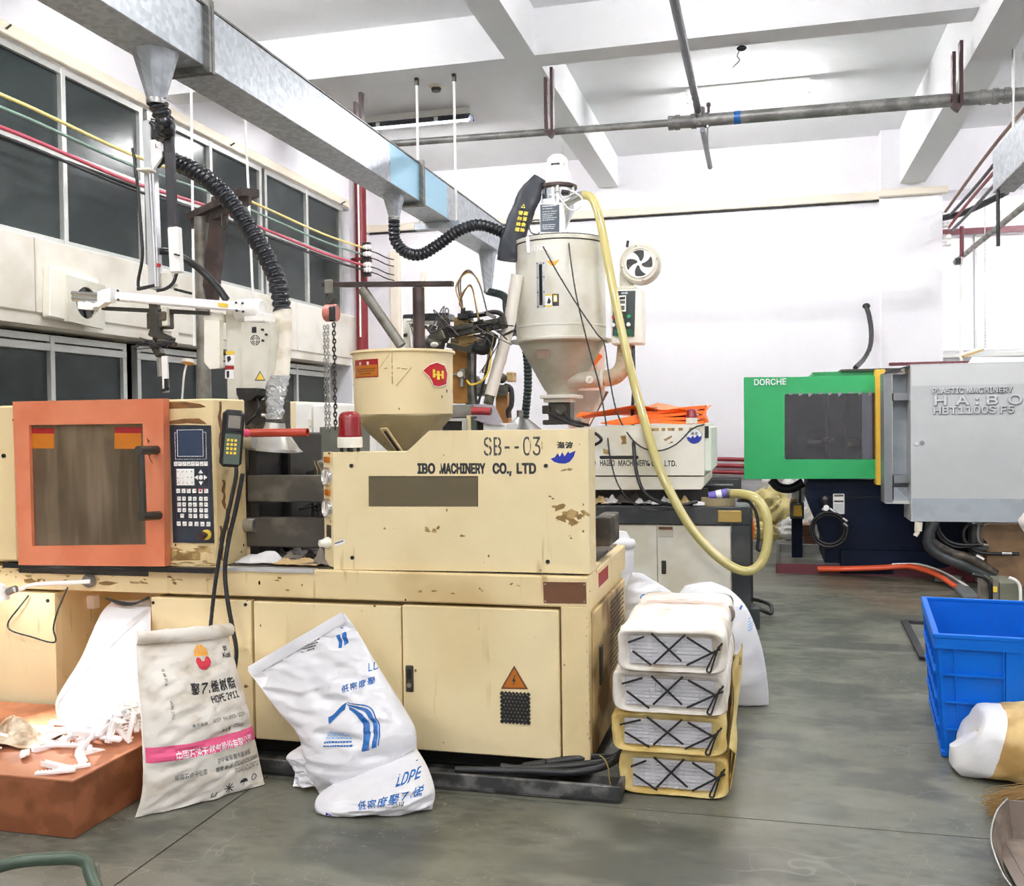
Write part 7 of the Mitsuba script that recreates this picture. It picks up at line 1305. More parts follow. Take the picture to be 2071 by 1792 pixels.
part(t, 'body', cyl(a, b, .034, 18), 'm_purple'); part(t, 'label_band', cyl(np.array(a) * .62 + np.array(b) * .38, np.array(a) * .35 + np.array(b) * .65, .0347, 18), 'm_ink_white'); part(t, 'neck', cyl(b, np.array(b) + (np.array(b) - np.array(a)) * .12, .02, 12), 'm_offwhite')
M('m_purple', (104, 92, 176), 0.35)
one('white_block', bx(*(-0.557,7.74,0.939), (-0.466,7.74,0.966)[0], 7.84, (-0.466,7.74,0.966)[2], .004), 'm_white', 'small white block at the front edge of the slate grey bed', 'block')

# ---------------- drying hopper
dh_ = thing('drying_hopper', 'tall ivory drying hopper with a cone bottom, standing on the second machine', 'hopper')
DXc, DYc, DR = -1.712, 8.4, .385
z_ = lambda py: (-1.707,8.4,2.682)[2] - (py - 600) * .00412
part(dh_, 'barrel', lathe([(DR - .03, z_(690)), (DR, z_(690)), (DR, z_(496)), (DR - .01, z_(496))], (DXc, DYc, 0), 64), 'm_ivory')
part(dh_, 'seam_band', lathe([(DR + .001, z_(668)), (DR + .004, z_(667)), (DR + .004, z_(664)), (DR + .001, z_(663))], (DXc, DYc, 0), 64), 'm_ivory')
part(dh_, 'lid', lathe([(DR - .01, z_(494)), (DR + .008, z_(494)), (DR + .01, z_(487)), (DR, z_(485)), (.2, z_(480)), (0, z_(480))], (DXc, DYc, 0), 64), 'm_ivory')
for py in (495, 485): part(dh_, 'gasket', lathe([(DR + .003, z_(py + .8)), (DR + .008, z_(py)), (DR + .003, z_(py - .8))], (DXc, DYc, 0), 64), 'm_black')
part(dh_, 'flange', lathe([(DR - .02, z_(698)), (DR + .05, z_(696)), (DR + .052, z_(692)), (DR + .01, z_(690)), (DR - .02, z_(690))], (DXc, DYc, 0), 64), 'm_ivory')
part(dh_, 'cone', lathe([(DR - .01, z_(696)), (.15, z_(795)), (.13, z_(800)), (.13, z_(806))], (DXc, DYc, 0), 64, sharp=50), 'm_dryer_cone')
M('m_dryer_cone', P_(mottled((176, 172, 156), (158, 152, 132), 4.0)), 0.4)
part(dh_, 'outlet_plate', cat(bx(DXc - .15, 8.2, z_(814), DXc + .15, 8.6, z_(806), .006), bx(DXc - .13, 8.25, z_(822), DXc + .1, 8.55, z_(814), .006)), 'm_ivory')
part(dh_, 'outlet_throat', cat(bx(DXc - .1, 8.3, z_(866), DXc + .09, 8.5, z_(820), .01), bx(DXc - .15, 8.28, z_(845), DXc - .08, 8.4, z_(828), .006), bx(DXc - .14, 8.25, z_(868), DXc + .14, 8.55, z_(858), .006)), 'm_steel_dark')
part(dh_, 'throat_valve', cyl((DXc + .02, 8.25, z_(836)), (DXc + .02, 8.35, z_(836)), .045, 16), 'm_bar')
part(dh_, 'throat_hose', cat(stube([(-1.755,8.1,1.666), (-1.659,8,1.635), (-1.546,7.95,1.589), (-1.444,7.95,1.564)], .018, 8), stube([(-1.637,8.1,1.676), (-1.556,8,1.613), (-1.403,7.95,1.571)], .012, 8)), 'm_rubber')
def du_(px): return DR * math.asin(max(-.98, min(.98, (px - 1135) * .00412 / DR)))
def dcyl(shape, off=0.0): return oncyl(shape, DXc, DYc, DR + off)
sgp = part(dh_, 'sight_glass_frame', dcyl(rect(du_(1104), z_(632), du_(1122), z_(540)), .0), 'm_alu_bright')
part(dh_, 'sight_glass', dcyl(rect(du_(1110), z_(627), du_(1116.5), z_(545)), .001), 'm_black_gloss')
for py in (543, 571, 601, 630):
    for px_ in (1106, 1120): part(dh_, 'bolt', dcyl(Point(du_(px_), z_(py)).buffer(.006, 4), .001), 'm_black')
part(dh_, 'caution_label', dcyl(rect(du_(1123), z_(631), du_(1136), z_(606)), .0), 'm_ink_white'); part(dh_, 'label_band', dcyl(rect(du_(1123), z_(609), du_(1136), z_(606)), .001), 'm_ink_yellow'); part(dh_, 'label_band', dcyl(rect(du_(1123), z_(631), du_(1136), z_(628)), .001), 'm_ink_yellow'); part(dh_, 'label_picture', dcyl(Polygon([(du_(1126), z_(624)), (du_(1130), z_(612)), (du_(1134), z_(620)), (du_(1132), z_(625))]), .001), 'm_ink')
part(dh_, 'caution_label', dcyl(rect(du_(1137), z_(630), du_(1150), z_(606)), .0), 'm_ink'); part(dh_, 'label_picture', dcyl(rect(du_(1139), z_(622), du_(1147), z_(608)), .001), 'm_ink_yellow'); part(dh_, 'label_picture', dcyl(rect(du_(1140.5), z_(620), du_(1146), z_(611)), .002), 'm_ink_white')
part(dh_, 'embossed_lettering', dcyl(at2(latin('WENSUI', .045, True, .95), du_(1085), z_(517)), .0), 'm_offwhite')
part(dh_, 'yellow_logo', dcyl(union_all([Polygon([(du_(1127), z_(540)), (du_(1133), z_(538)), (du_(1142), z_(541)), (du_(1152), z_(537)), (du_(1147), z_(546)), (du_(1142), z_(550)), (du_(1134), z_(549))])]), .0), 'm_ink_orange'); part(dh_, 'logo_ring', dcyl(Point(du_(1139), z_(542)).buffer(.04).difference(Point(du_(1139), z_(542)).buffer(.034)).difference(rect(-9, z_(545), 9, z_(538))), .0), 'm_offwhite')
cl_ = lambda py: DR - .01 - (DR - .16) * (py - 696) / 99.0
lbp = np.array([(DXc + (px_ - 1135) * .00412, DYc - math.sqrt(cl_(py) ** 2 - ((px_ - 1135) * .00412) ** 2) - .004, z_(py)) for py in (716, 732) for px_ in (1097, 1112, 1127)]).reshape(2, 3, 3)
part(dh_, 'rating_label', sheet(lbp, .002), 'm_rating'); M('m_rating', (176, 154, 140), 0.5)
lt_ = part(dh_, 'lid_latch', cat(bar((-1.908,8.02,3.145), (-1.901,8.02,3.005), .03, .02, .004)), 'm_chrome'); part(dh_, 'lid_latch', bar((-1.084,8.1,3.074), (-1.093,8.1,3.022), .02, .02, .003), 'm_black')
for px_ in (1040, 1228): part(dh_, 'flange_bolt', bar((-2.136,8.35,2.3) if px_ == 1040 else (-1.372,8.3,2.288), (-2.074,8.35,2.294) if px_ == 1040 else (-1.297,8.25,2.273), .03, .02), 'm_steel')
# hot air duct, blower and its control box
part(dh_, 'air_pipe', cat(stube([(-1.631,8.3,1.951), (-1.46,8.3,1.956), (-1.325,8.3,1.957)], .072, 18), ), 'm_dryer_cone')
part(dh_, 'pipe_flange', cyl((-1.35,8.3,1.953), (-1.325,8.3,1.953), .09, 20), 'm_ivory')
part(dh_, 'insulated_elbow', corrugated([(-1.325,8.3,1.961), (-1.228,8.3,1.984), (-1.167,8.32,2.058), (-1.152,8.34,2.167), (-1.143,8.34,2.246)], .072, .02, .05, 18, 5), 'm_elbow')
M('m_elbow', P_(mottled((196, 182, 154), (170, 154, 124), 9.0)), 0.6)
part(dh_, 'thermometer', xf(lathe([(0, .02), (.03, .02), (.034, .015), (.034, 0)], n=20, axis='y'), (-1.434,8.2,1.951)), 'm_ivory_clean'); part(dh_, 'thermometer_needle', bar((-1.443,8.175,1.934), (-1.417,8.175,1.966), .004, .002), 'm_ink')
xb0, xb1 = (-1.249,8.2,2.473)[0], (-0.986,8.2,2.463)[0]
cbx = part(dh_, 'control_box', bx(xb0, 8.2, (-1.128,8.2,2.239)[2], xb1, 8.42, (-1.123,8.2,2.693)[2], .012), 'm_ivory_clean')
part(cbx, 'control_face', prism([(-1.224,2.68),(-1.04,2.676),(-1.052,2.297),(-1.233,2.312)], 8.19, 8.2), 'm_panel_green'); M('m_panel_green', (30, 44, 42), 0.3)
part(cbx, 'display', cat(prism([(-1.179,2.641),(-1.117,2.642),(-1.119,2.507),(-1.18,2.51)], 8.185, 8.19)), 'm_offwhite')
for pts, m_ in (([(-1.17,2.627),(-1.125,2.63),(-1.125,2.609),(-1.17,2.607)], 'm_ink'), ([(-1.17,2.599),(-1.125,2.597),(-1.125,2.572),(-1.171,2.574)], 'm_ink_grey'), ([(-1.167,2.558),(-1.13,2.556),(-1.13,2.52),(-1.167,2.521)], 'm_ink_grey')): part(cbx, 'display_window', decal(poly(pts), 8.185), m_)
put(cbx, 'lettering', latin('DRYER', .014, True, .9), (-1.159,8.19,2.653)[0], (-1.159,8.19,2.653)[2], 8.19, 'm_ink_white')
for (px_, py, m_, r_) in ((1241, 641, 'm_red', .016), (1257, 642, 'm_brown_knob', .016), (1272, 641, 'm_lamp_green', .018), (1240, 657, 'm_white', .018), (1271, 657, 'm_white', .018)):
    p = ((-1.161,8.19,2.461)[0] + (px_ - 1256) * .0041, 8.19, (-1.161,8.19,2.461)[2] - (py - 642) * .0041)
    part(cbx, 'button', xf(lathe([(0, .014), (r_ * .8, .014), (r_, .006), (r_, 0)], n=16, axis='y'), p), m_)
M('m_lamp_green', (24, 150, 96), 0.25)
for i in range(6):
    zz = (-1.162,8.19,2.354)[2] - i * .0105; part(cbx, 'vent_line', bx((-1.22,8.19,2.356)[0], 8.186, zz, (-1.072,8.19,2.351)[0], 8.19, zz + .003), 'm_lamp_green')
bc = (-1.008,8.25,2.907)
bl = part(dh_, 'blower', cat(xf(lathe([(.13, .02), (.15, .02), (.168, .0), (.168, -.12), (.15, -.14), (0, -.14)], n=40, axis='y', sharp=25), bc), stube([(bc[0] - .1, 8.33, bc[2] + .02), (bc[0] - .12, 8.33, bc[2] - .08), (bc[0] - .12, 8.33, bc[2] - .24)], .06, 18)), 'm_ivory')
part(bl, 'inlet_plate', xf(lathe([(0, .012), (.13, .012), (.13, .02), (.122, .03), (.118, .018), (0, .018)], n=36, axis='y'), bc), 'm_ivory_clean')
for i in range(4):
    a0 = i * math.pi / 2 + .75; pts = []
    for k, r_ in enumerate(np.linspace(.022, .108, 8)): pts.append((bc[0] + r_ * math.cos(a0 + .5 * (r_ / .108) ** 1.5), bc[2] + r_ * math.sin(a0 + .5 * (r_ / .108) ** 1.5)))
    for k in np.linspace(0, 1, 7): pts.append((bc[0] + .108 * math.cos(a0 + .5 + .85 * k), bc[2] + .108 * math.sin(a0 + .5 + .85 * k)))
    for k, r_ in enumerate(np.linspace(.1, .022, 8)): pts.append((bc[0] + r_ * math.cos(a0 + .5 + .85 * (r_ / .108) ** .8), bc[2] + r_ * math.sin(a0 + .5 + .85 * (r_ / .108) ** .8)))
    part(bl, 'inlet_opening', decal(poly(pts), bc[1] - .019, .001), 'm_black')
for i in range(4): part(bl, 'screw', cyl((bc[0] + .146 * math.cos(i * 1.57 + .2), bc[1] - .026, bc[2] + .146 * math.sin(i * 1.57 + .2)), (bc[0] + .146 * math.cos(i * 1.57 + .2), bc[1], bc[2] + .146 * math.sin(i * 1.57 + .2)), .005, 6), 'm_black')
part(dh_, 'blower_foot', bx((-1.22,8.3,2.731)[0], 8.25, (-1.157,8.3,2.699)[2], (-1.049,8.3,2.723)[0], 8.42, (-1.157,8.3,2.728)[2], .008), 'm_ivory')
# vacuum loader
vl = thing('vacuum_loader', 'chrome vacuum loader with a white motor head on the lid of the ivory drying hopper', 'loader')
LX, LY = (-1.727,8.4,3.533)[0], 8.4
lz = lambda py: (-1.727,8.4,3.533)[2] - (py - 400) * .00413
part(vl, 'motor_head', lathe([(.0, lz(311)), (.05, lz(312)), (.08, lz(318)), (.09, lz(325)), (.09, lz(343)), (.105, lz(346)), (.113, lz(352)), (.115, lz(370)), (.15, lz(376)), (.155, lz(380)), (0, lz(380))], (LX, LY, 0), 36, sharp=40), 'm_offwhite')
part(vl, 'vent_slot', oncyl(rect(-.04, lz(337), .04, lz(333)), LX, LY, .09), 'm_black'); part(vl, 'head_screw', cyl((LX + .075, 8.33, lz(334)), (LX + .085, 8.3, lz(334)), .008, 8), 'm_steel')
part(vl, 'clamp_ring', lathe([(.15, lz(384)), (.168, lz(382)), (.168, lz(377)), (.15, lz(375))], (LX, LY, 0), 36), 'm_brown_steel')
part(vl, 'chamber', lathe([(.14, lz(385)), (.14, lz(432)), (.06, lz(470)), (.06, lz(482))], (LX, LY, 0), 36, sharp=25), 'm_chrome')
for a in (-.9, .2, 1.2): part(vl, 'clip', bar((LX + .155 * math.sin(a), LY - .155 * math.cos(a), lz(378)), (LX + .155 * math.sin(a), LY - .155 * math.cos(a), lz(396)), .025, .012, .003), 'm_steel')
part(vl, 'control_box', bx((-1.845,8.2,3.331)[0], 8.2, (-1.745,8.2,3.175)[2], (-1.645,8.2,3.318)[0], 8.3, (-1.741,8.2,3.449)[2], .008), 'm_offwhite'); part(vl, 'box_cap', bx((-1.818,8.2,3.475)[0], 8.22, (-1.763,8.2,3.442)[2], (-1.711,8.2,3.468)[0], 8.3, (-1.762,8.2,3.492)[2], .006), 'm_white')
kx = part(vl, 'instruction_label', prism([(-1.835,3.438),(-1.673,3.427),(-1.676,3.2),(-1.834,3.209)], 8.194, 8.2), 'm_label_slate'); M('m_label_slate', (62, 72, 84), 0.35)
r_ = np.random.default_rng(44); tx = []
for i, py in enumerate((418, 423, 429, 434, 438, 442, 446, 456, 460, 464)):
    x = (-1.818,8.19,3.328)[0]; zz = (-1.818,8.19,3.328)[2] - (py - 440) * .0041; xe = (-1.69,8.19,3.319)[0] - r_.uniform(0, .05)
    while x < xe: w = r_.uniform(.006, .02); tx.append(rect(x, zz, min(x + w, xe), zz + (.009 if py == 418 else .005))); x += w + .004
part(vl, 'label_print', decal(union_all(tx), 8.194), 'm_ink_white'); labels[vl + '__label_print'] = {'kind': 'stuff'}
part(vl, 'inlet', cat(stube([(-1.655,8.3,3.456), (-1.587,8.28,3.476), (-1.531,8.28,3.502), (-1.472,8.28,3.514)], .036, 14)), 'm_steel')
part(vl, 'valve', cat(cyl((-1.641,8.15,3.522), (-1.574,8.15,3.509), .02, 12), bx(*(-1.646,8.15,3.498), (-1.599,8.15,3.536)[0], 8.2, (-1.599,8.15,3.536)[2], .004)), 'm_black')
part(vl, 'air_line', cat(stube([(-1.743,8.15,3.505), (-1.671,8.13,3.487), (-1.624,8.1,3.428), (-1.574,8.1,3.368), (-1.512,8.1,3.355), (-1.462,8.1,3.397), (-1.469,8.12,3.454), (-1.54,8.15,3.515), (-1.599,8.15,3.532)], .007, 8)), 'm_offwhite')
part(vl, 'box_wire', stube([(-1.846,8.2,3.311), (-1.897,8.18,3.306), (-1.932,8.18,3.27), (-1.915,8.18,3.207), (-1.864,8.18,3.187), (-1.847,8.2,3.207)], .005, 6), 'm_rubber')
# padded sleeve on the air return
sl = thing('padded_sleeve', 'black padded hose sleeve with yellow characters hanging from the vacuum loader', 'sleeve')
sleeve_line = [(-1.864,8.32,3.694), (-1.93,8.3,3.589), (-2.006,8.28,3.421), (-2.074,8.26,3.231), (-2.121,8.25,3.072), (-2.136,8.25,2.988)]
ps = spline(sleeve_line, 8); ringsS = []
for i, c in enumerate(ps):
    u = i / (len(ps) - 1); a = np.linspace(0, 2 * math.pi, 32, endpoint=False)
    w = .055 + .045 * min(1, u * 4) - .012 * max(0, u - .8); t_ = ps[min(i + 1, len(ps) - 1)] - ps[max(i - 1, 0)]; t_ = t_ / np.linalg.norm(t_); side_ = np.array([t_[2], 0, -t_[0]])
    q = c + np.outer(w * np.sign(np.cos(a)) * np.abs(np.cos(a)) ** .7, side_) + np.outer(.06 * np.sign(np.sin(a)) * np.abs(np.sin(a)) ** .7, [0, 1, 0]); d_ = (meshkit.fbm(q * 11, 3, 5) - .5) * .03
    ringsS.append(q + np.outer(d_ * np.cos(a), side_) + np.outer(d_ * np.sin(a), [0, 1, 0]))
part(sl, 'padding', loft(np.array(ringsS)), 'm_padding'); M('m_padding', (24, 29, 38), 0.5)
for j, (tx_, px0, py0) in enumerate((('高温危险', 1057, 428), ('请勿触摸', 1046, 426))):
    for i, ch in enumerate(tx_):
        p = (-1.979,8.15,3.38); x = p[0] + ((px0 - 1057) - i * 2.6) * .0041; z = p[2] - ((py0 - 428) + i * 11.2) * .0041
        part(sl, 'character', decal(at2(han(ch, .042).buffer(.0012), x, z - .02, -12), 8.17 + .002 * i, .002), 'm_ink_yellow')
tr_ = Polygon([(0, 0), (.04, 0), (.02, .036)]); part(sl, 'triangle_mark', decal(at2(tr_.difference(tr_.buffer(-.006)), (-2.004,8.15,3.423)[0], (-2.004,8.15,3.423)[2], -12), 8.19, .002), 'm_ink_yellow')
# suction hose, cables, wires
M('m_pvc', (190, 178, 112), 0.16, spec=0.6, coat=0.6)
one('suction_hose', stube([(-1.48,8.28,3.515), (-1.395,8.22,3.463), (-1.327,8.15,3.288), (-1.272,8.1,3.032), (-1.203,8.05,2.678), (-1.112,8,2.248), (-1.015,7.9,1.882), (-0.925,7.75,1.605), (-0.822,7.62,1.3), (-0.72,7.55,1.078), (-0.577,7.5,0.829), (-0.414,7.48,0.634), (-0.257,7.48,0.512), (-0.133,7.5,0.479), (-0.04,7.52,0.551), (0.004,7.54,0.715), (-0.009,7.56,0.896), (-0.083,7.6,1.01), (-0.186,7.7,1.035), (-0.254,7.76,1.034)], .035, 18, 10), 'm_pvc',
    'long yellowish suction hose hanging from the vacuum loader in a big loop', 'hose')
one('suction_nozzle', cat(cyl((-0.247,7.76,1.035), (-0.3,7.8,1.039), .03, 14)), 'm_steel', 'metal nozzle at the lower end of the yellowish suction hose', 'nozzle')
one('dryer_cable', stube([(-1.069,8.25,2.224), (-1.049,8.1,1.89), (-1.037,7.9,1.646), (-0.999,7.7,1.336), (-0.964,7.62,1.167), (-0.906,7.6,1.043), (-0.795,7.62,0.974), (-0.648,7.66,0.949), (-0.52,7.7,0.977)], .014, 8), 'm_rubber', 'thick black cable hanging from the dryer control box to the slate grey bed', 'cable')
one('sensor_wire', stube([(-1.846,8.1,3.172), (-1.694,7.95,2.91), (-1.504,7.9,2.593), (-1.325,7.9,2.319), (-1.258,7.9,2.225), (-1.213,7.85,1.964), (-1.138,7.8,1.647), (-0.993,7.72,1.432), (-0.837,7.7,1.366), (-0.685,7.7,1.411), (-0.554,7.72,1.532), (-0.465,7.75,1.568)], .0055, 6), 'm_rubber', 'thin black wire drooping from the loader box to the top of the cover', 'wire')
one('sensor_wire', stube([(-1.585,8.1,3.172), (-1.526,7.95,2.861), (-1.475,7.92,2.574), (-1.39,7.92,2.211), (-1.302,7.9,1.889), (-1.233,7.8,1.57), (-1.186,7.68,1.319), (-1.118,7.62,1.11), (-1.001,7.6,0.966), (-0.85,7.6,0.914), (-0.664,7.62,0.922)], .0055, 6), 'm_rubber', 'thin black wire hanging straight down from the loader past the cover to the bed', 'wire')
one('black_loop', stube([(-1.337,7.7,1.408), (-1.274,7.65,1.432), (-1.245,7.62,1.463), (-1.288,7.65,1.502), (-1.336,7.7,1.517)], .012, 8), 'm_rubber', 'black cable loop sticking out behind the wave logo corner', 'cable')
one('bed_end_hose', stube([(-0.217,7.72,0.985), (-0.132,7.68,0.977), (-0.078,7.66,0.886), (-0.064,7.66,0.737), (-0.073,7.66,0.625), (-0.044,7.66,0.618)], .013, 8), 'm_rubber', 'short black hose bent down at the right end of the slate grey bed', 'hose')

# ---------------- robot and sleeve of the second machine
rb = thing('takeout_robot', 'dark greasy take-out robot on an ochre post behind the round cream hopper', 'robot')
M('m_ochre', P_(mottled((166, 118, 46), (140, 92, 34), 6.0)), 0.45)
M('m_greasy', P_(mottled((58, 56, 48), (96, 92, 78), 11.0)), 0.42, 0.35)
part(rb, 'post', bx(*(-2.621,8.15,1.773), (-2.484,8.15,2.242)[0], 8.3, (-2.484,8.15,2.242)[2], .004), 'm_ochre'); part(rb, 'post_rail', bx(*(-2.486,8.14,1.66), (-2.45,8.14,2.261)[0], 8.3, (-2.45,8.14,2.261)[2]), 'm_greasy')
part(rb, 'post_foot', bx(*(-2.52,8.2,1.498), (-2.471,8.2,1.771)[0], 8.35, (-2.471,8.2,1.771)[2]), 'm_steel_dark')
part(rb, 'bracket', prism([(-2.618,2.327),(-2.468,2.343),(-2.27,2.37),(-2.336,2.305),(-2.491,2.276),(-2.588,2.258),(-2.619,2.272)], 8.1, 8.25), 'm_ochre_light'); M('m_ochre_light', P_(mottled((178, 150, 98), (140, 108, 60), 9.0)), 0.45)
part(rb, 'head_block', bx(*(-2.589,8.1,2.237), (-2.461,8.1,2.511)[0], 8.3, (-2.461,8.1,2.511)[2], .01), 'm_ochre_light')
part(rb, 'cross_beam', bar((-2.64,8.02,2.368), (-2.126,8.02,2.436), .05, .09, .006), 'm_greasy'); part(rb, 'beam_groove', bar((-2.622,7.99,2.373), (-2.126,7.99,2.442), .012, .012), 'm_black')
part(rb, 'beam_end', bar((-2.137,8,2.488), (-2.109,8,2.388), .06, .05, .008), 'm_steel_dark')
part(rb, 'hose_guide', stube([(-2.445,8.05,2.506), (-2.313,8.03,2.515), (-2.202,8.02,2.53), (-2.137,8,2.505), (-2.112,8,2.454)], .02, 10), 'm_rubber')
part(rb, 'valve_box', cat(bx(*(-2.522,8,2.479), (-2.425,8,2.529)[0], 8.15, (-2.425,8,2.529)[2], .006), cyl((-2.489,8.05,2.532), (-2.484,8.05,2.583), .02, 10), bx(*(-2.463,8.02,2.503), (-2.409,8.02,2.551)[0], 8.1, (-2.409,8.02,2.551)[2])), 'm_black')
part(rb, 'arm_housing', bx(*(-3.053,8.1,2.488), (-2.637,8.1,2.552)[0], 8.3, (-2.637,8.1,2.552)[2], .012), 'm_black_gloss')
part(rb, 'arm_plate', bx(*(-3.01,8,2.261), (-2.952,8,2.504)[0], 8.1, (-2.952,8,2.504)[2], .004), 'm_ivory'); part(rb, 'plate_edge', bar((-2.94,7.98,2.497), (-2.922,7.98,2.256), .015, .03), 'm_offwhite')
part(rb, 'slide_rail', bar((-2.943,8,2.487), (-2.703,8,2.444), .03, .03), 'm_steel'); part(rb, 'slide_rail', bar((-2.935,8,2.44), (-2.757,8,2.412), .02, .02), 'm_steel_dark'); part(rb, 'slide_rail', bar((-2.919,8,2.292), (-2.613,8,2.298), .02, .03), 'm_steel_dark'); part(rb, 'slide_rail', bar((-2.903,7.98,2.315), (-2.76,7.98,2.343), .02, .02), 'm_alu')
part(rb, 'drive_block', cat(bx(*(-2.697,7.98,2.391), (-2.616,7.98,2.505)[0], 8.1, (-2.616,7.98,2.505)[2], .008), bar((-2.736,7.96,2.299), (-2.612,7.96,2.353), .12, .1, .012)), 'm_greasy'); part(rb, 'drive_motor', cat(cyl((-2.768,7.95,2.291), (-2.641,7.95,2.254), .06, 14), bar((-2.764,7.97,2.427), (-2.669,7.97,2.298), .05, .06, .006)), 'm_steel_dark')
part(rb, 'motor_cap', ball((-2.694,7.9,2.264), .03, 8, 1.3, 1, .8), 'm_ivory')
part(rb, 'lower_arm', cat(bar((-2.62,8.02,2.266), (-2.38,8.02,2.2), .04, .04), bar((-2.445,8.02,2.227), (-2.27,8.02,2.288), .04, .04)), 'm_steel_dark')
part(rb, 'black_sleeve', cat(stube([(-2.382,8,2.241), (-2.309,8,2.209), (-2.244,8,2.244), (-2.212,8,2.343)], .04, 10)), 'm_black_matt')
for k in range(5):
    part(rb, 'air_tube', stube([(-2.473,8,2.568), (-2.53 + .02 * k, 8.0, 2.75 + .03 * k), (-2.43 + .012 * k, 7.98, 2.86 + .012 * k), (-2.33 + .006 * k, 7.98, 2.8 - .02 * k), (-2.261,8,2.535), ] if k < 3 else [(-2.464,8,2.568), (-2.5, 8.0, 2.74 - .03 * k), (-2.4, 8.0, 2.72 + .01 * k), (-2.33, 7.98, 2.58 - .03 * k)], .006, 6), ('m_brass', 'm_brown_plate', 'm_ink_grey')[k % 3])
for k in range(4):
    part(rb, 'air_tube', stube([(-2.319,8,2.413), (-2.3 + .05 * k, 7.96, 2.38 - .03 * k), (-2.2 - .03 * k, 7.95, 2.2 - .05 * k), (-2.32 + .02 * k, 7.96, 2.02)], .004, 5), ('m_ink_grey', 'm_black', 'm_brass', 'm_black')[k])
part(rb, 'air_tube', stube([(-2.242,8,2.327), (-2.225,7.96,2.117), (-2.279,7.96,1.974), (-2.4,8,1.925), (-2.462,8.05,1.962)], .009, 6), 'm_ink_yellow')
part(rb, 'air_tube', stube([(-2.364,8,2.29), (-2.372,8,2.041), (-2.377,8.02,1.833), (-2.36,8.02,1.749)], .011, 6), 'm_rubber'); part(rb, 'air_tube', stube([(-2.244,8,2.244), (-2.267,8,2.079), (-2.324,8.02,1.874), (-2.36,8.02,1.749)], .011, 6), 'm_rubber')
rg = part(rb, 'regulator', cat(bx(*(-2.539,8.1,1.986), (-2.494,8.1,2.07)[0], 8.16, (-2.494,8.1,2.07)[2], .006), cyl((-2.522,8.1,1.982), (-2.523,8.1,1.914), .02, 10), cyl((-2.605,8.1,2.022), (-2.539,8.1,2.024), .012, 8)), 'm_steel'); part(rg, 'regulator_dial', xf(lathe([(0, .014), (.024, .014), (.028, 0)], n=16, axis='y'), (-2.528,8.08,2.019)), 'm_ivory_clean')
part(rb, 'wire_loop', stube([(-2.627,8,2.487), (-2.631,8,2.55), (-2.617,8,2.578), (-2.6,8,2.557), (-2.605,8,2.507), (-2.584,8,2.473)], .005, 6), 'm_ink_grey')
r_ = np.random.default_rng(77)
for i in range(34):
    a = (-2.628,8.05,2.395); x, z = a[0] + r_.uniform(-.36, .5), a[2] + r_.uniform(-.09, .14)
    dx, dz = r_.uniform(-.14, .14), r_.uniform(-.05, .05); y = 7.92 + r_.uniform(0, .25)
    part(rb, ('slide_fitting', 'tube_clip', 'link_rod')[i % 3], bar((x, y, z), (x + dx, y + r_.uniform(-.04, .04), z + dz), r_.uniform(.012, .035), r_.uniform(.012, .03), .002), ('m_steel_dark', 'm_greasy', 'm_black', 'm_steel')[i % 4])
for i in range(10):
    a = (-2.634,8,2.383); x = a[0] + r_.uniform(-.3, .4); part(rb, 'air_tube', stube([(x, 7.95, a[2] + r_.uniform(0, .12)), (x + r_.uniform(-.1, .2), 7.9, a[2] + r_.uniform(-.1, .2)), (x + r_.uniform(0, .3), 7.92, a[2] + r_.uniform(-.16, .05))], .005, 5), ('m_black', 'm_ink_grey')[i % 2])
sv = thing('extraction_hood', 'ivory pipe ending in a grey sheet hood over the second machine', 'hood')
for a, b in (((-2.021,8.1,2.842), (-2.091,8.1,2.455)), ((-2.086,8.1,2.476), (-2.181,8.08,2.102)), ((-2.181,8.08,2.123), (-2.255,8.05,1.832))):
    part(sv, 'pipe_segment', cyl(a, b, .052, 18), 'm_pipe_ivory')
M('m_pipe_ivory', (226, 220, 208), 0.4)
part(sv, 'collar', cyl((-2.255,8.05,1.84), (-2.278,8.05,1.757), .042, 16), 'm_greasy')
part(sv, 'hood', unweld(*sheet(np.array([[(-2.389,8,1.758), (-2.346,7.85,1.632)], [(-2.288,7.98,1.756), (-2.218,7.8,1.59)], [(-2.208,8,1.747), (-2.08,7.85,1.572)]]), .004)), 'm_hood_lilac'); M('m_hood_lilac', (170, 164, 172), 0.35, 0.4)
t = thing('purge_guard_tube', 'short dull red tube under the grey sheet hood of the second machine', 'tube')
part(t, 'tube', cyl((-2.328,7.75,1.701), (-2.168,7.75,1.694), .032, 16), 'm_dull_red'); M('m_dull_red', (170, 62, 66), 0.35); part(t, 'bore', cyl((-2.168,7.75,1.694), (-2.166,7.75,1.694), .024, 14), 'm_black')

# third row, mostly hidden
rc = thing('takeout_robot', 'ochre post and greasy slide of a third robot, half hidden behind the ivory pipe', 'robot')
part(rc, 'post', bx(*(-3.104,11.3,1.514), (-2.959,11.3,1.95)[0], 11.5, (-2.959,11.3,1.95)[2], .006), 'm_ochre')
part(rc, 'slide', cat(bar((-3.36,11.2,2.031), (-2.908,11.2,1.998), .1, .08), bar((-3.361,11.2,1.956), (-2.932,11.2,1.959), .06, .08), bar((-3.34,11.2,2.13), (-3.24,11.2,1.953), .14, .1)), 'm_greasy')
part(rc, 'valve_box', bx(*(-2.943,11.2,2.08), (-2.869,11.2,2.194)[0], 11.4, (-2.869,11.2,2.194)[2], .01), 'm_ochre_light')
part(rc, 'cable_loop', stube([(-2.967,11.2,2.034), (-2.896,11.2,2.004), (-2.879,11.2,1.917), (-2.887,11.2,1.802), (-2.924,11.2,1.733), (-2.913,11.2,1.658)], .03, 8), 'm_rubber'); part(rc, 'joint', ball((-2.996,11.2,2.122), .06, 8), 'm_greasy')
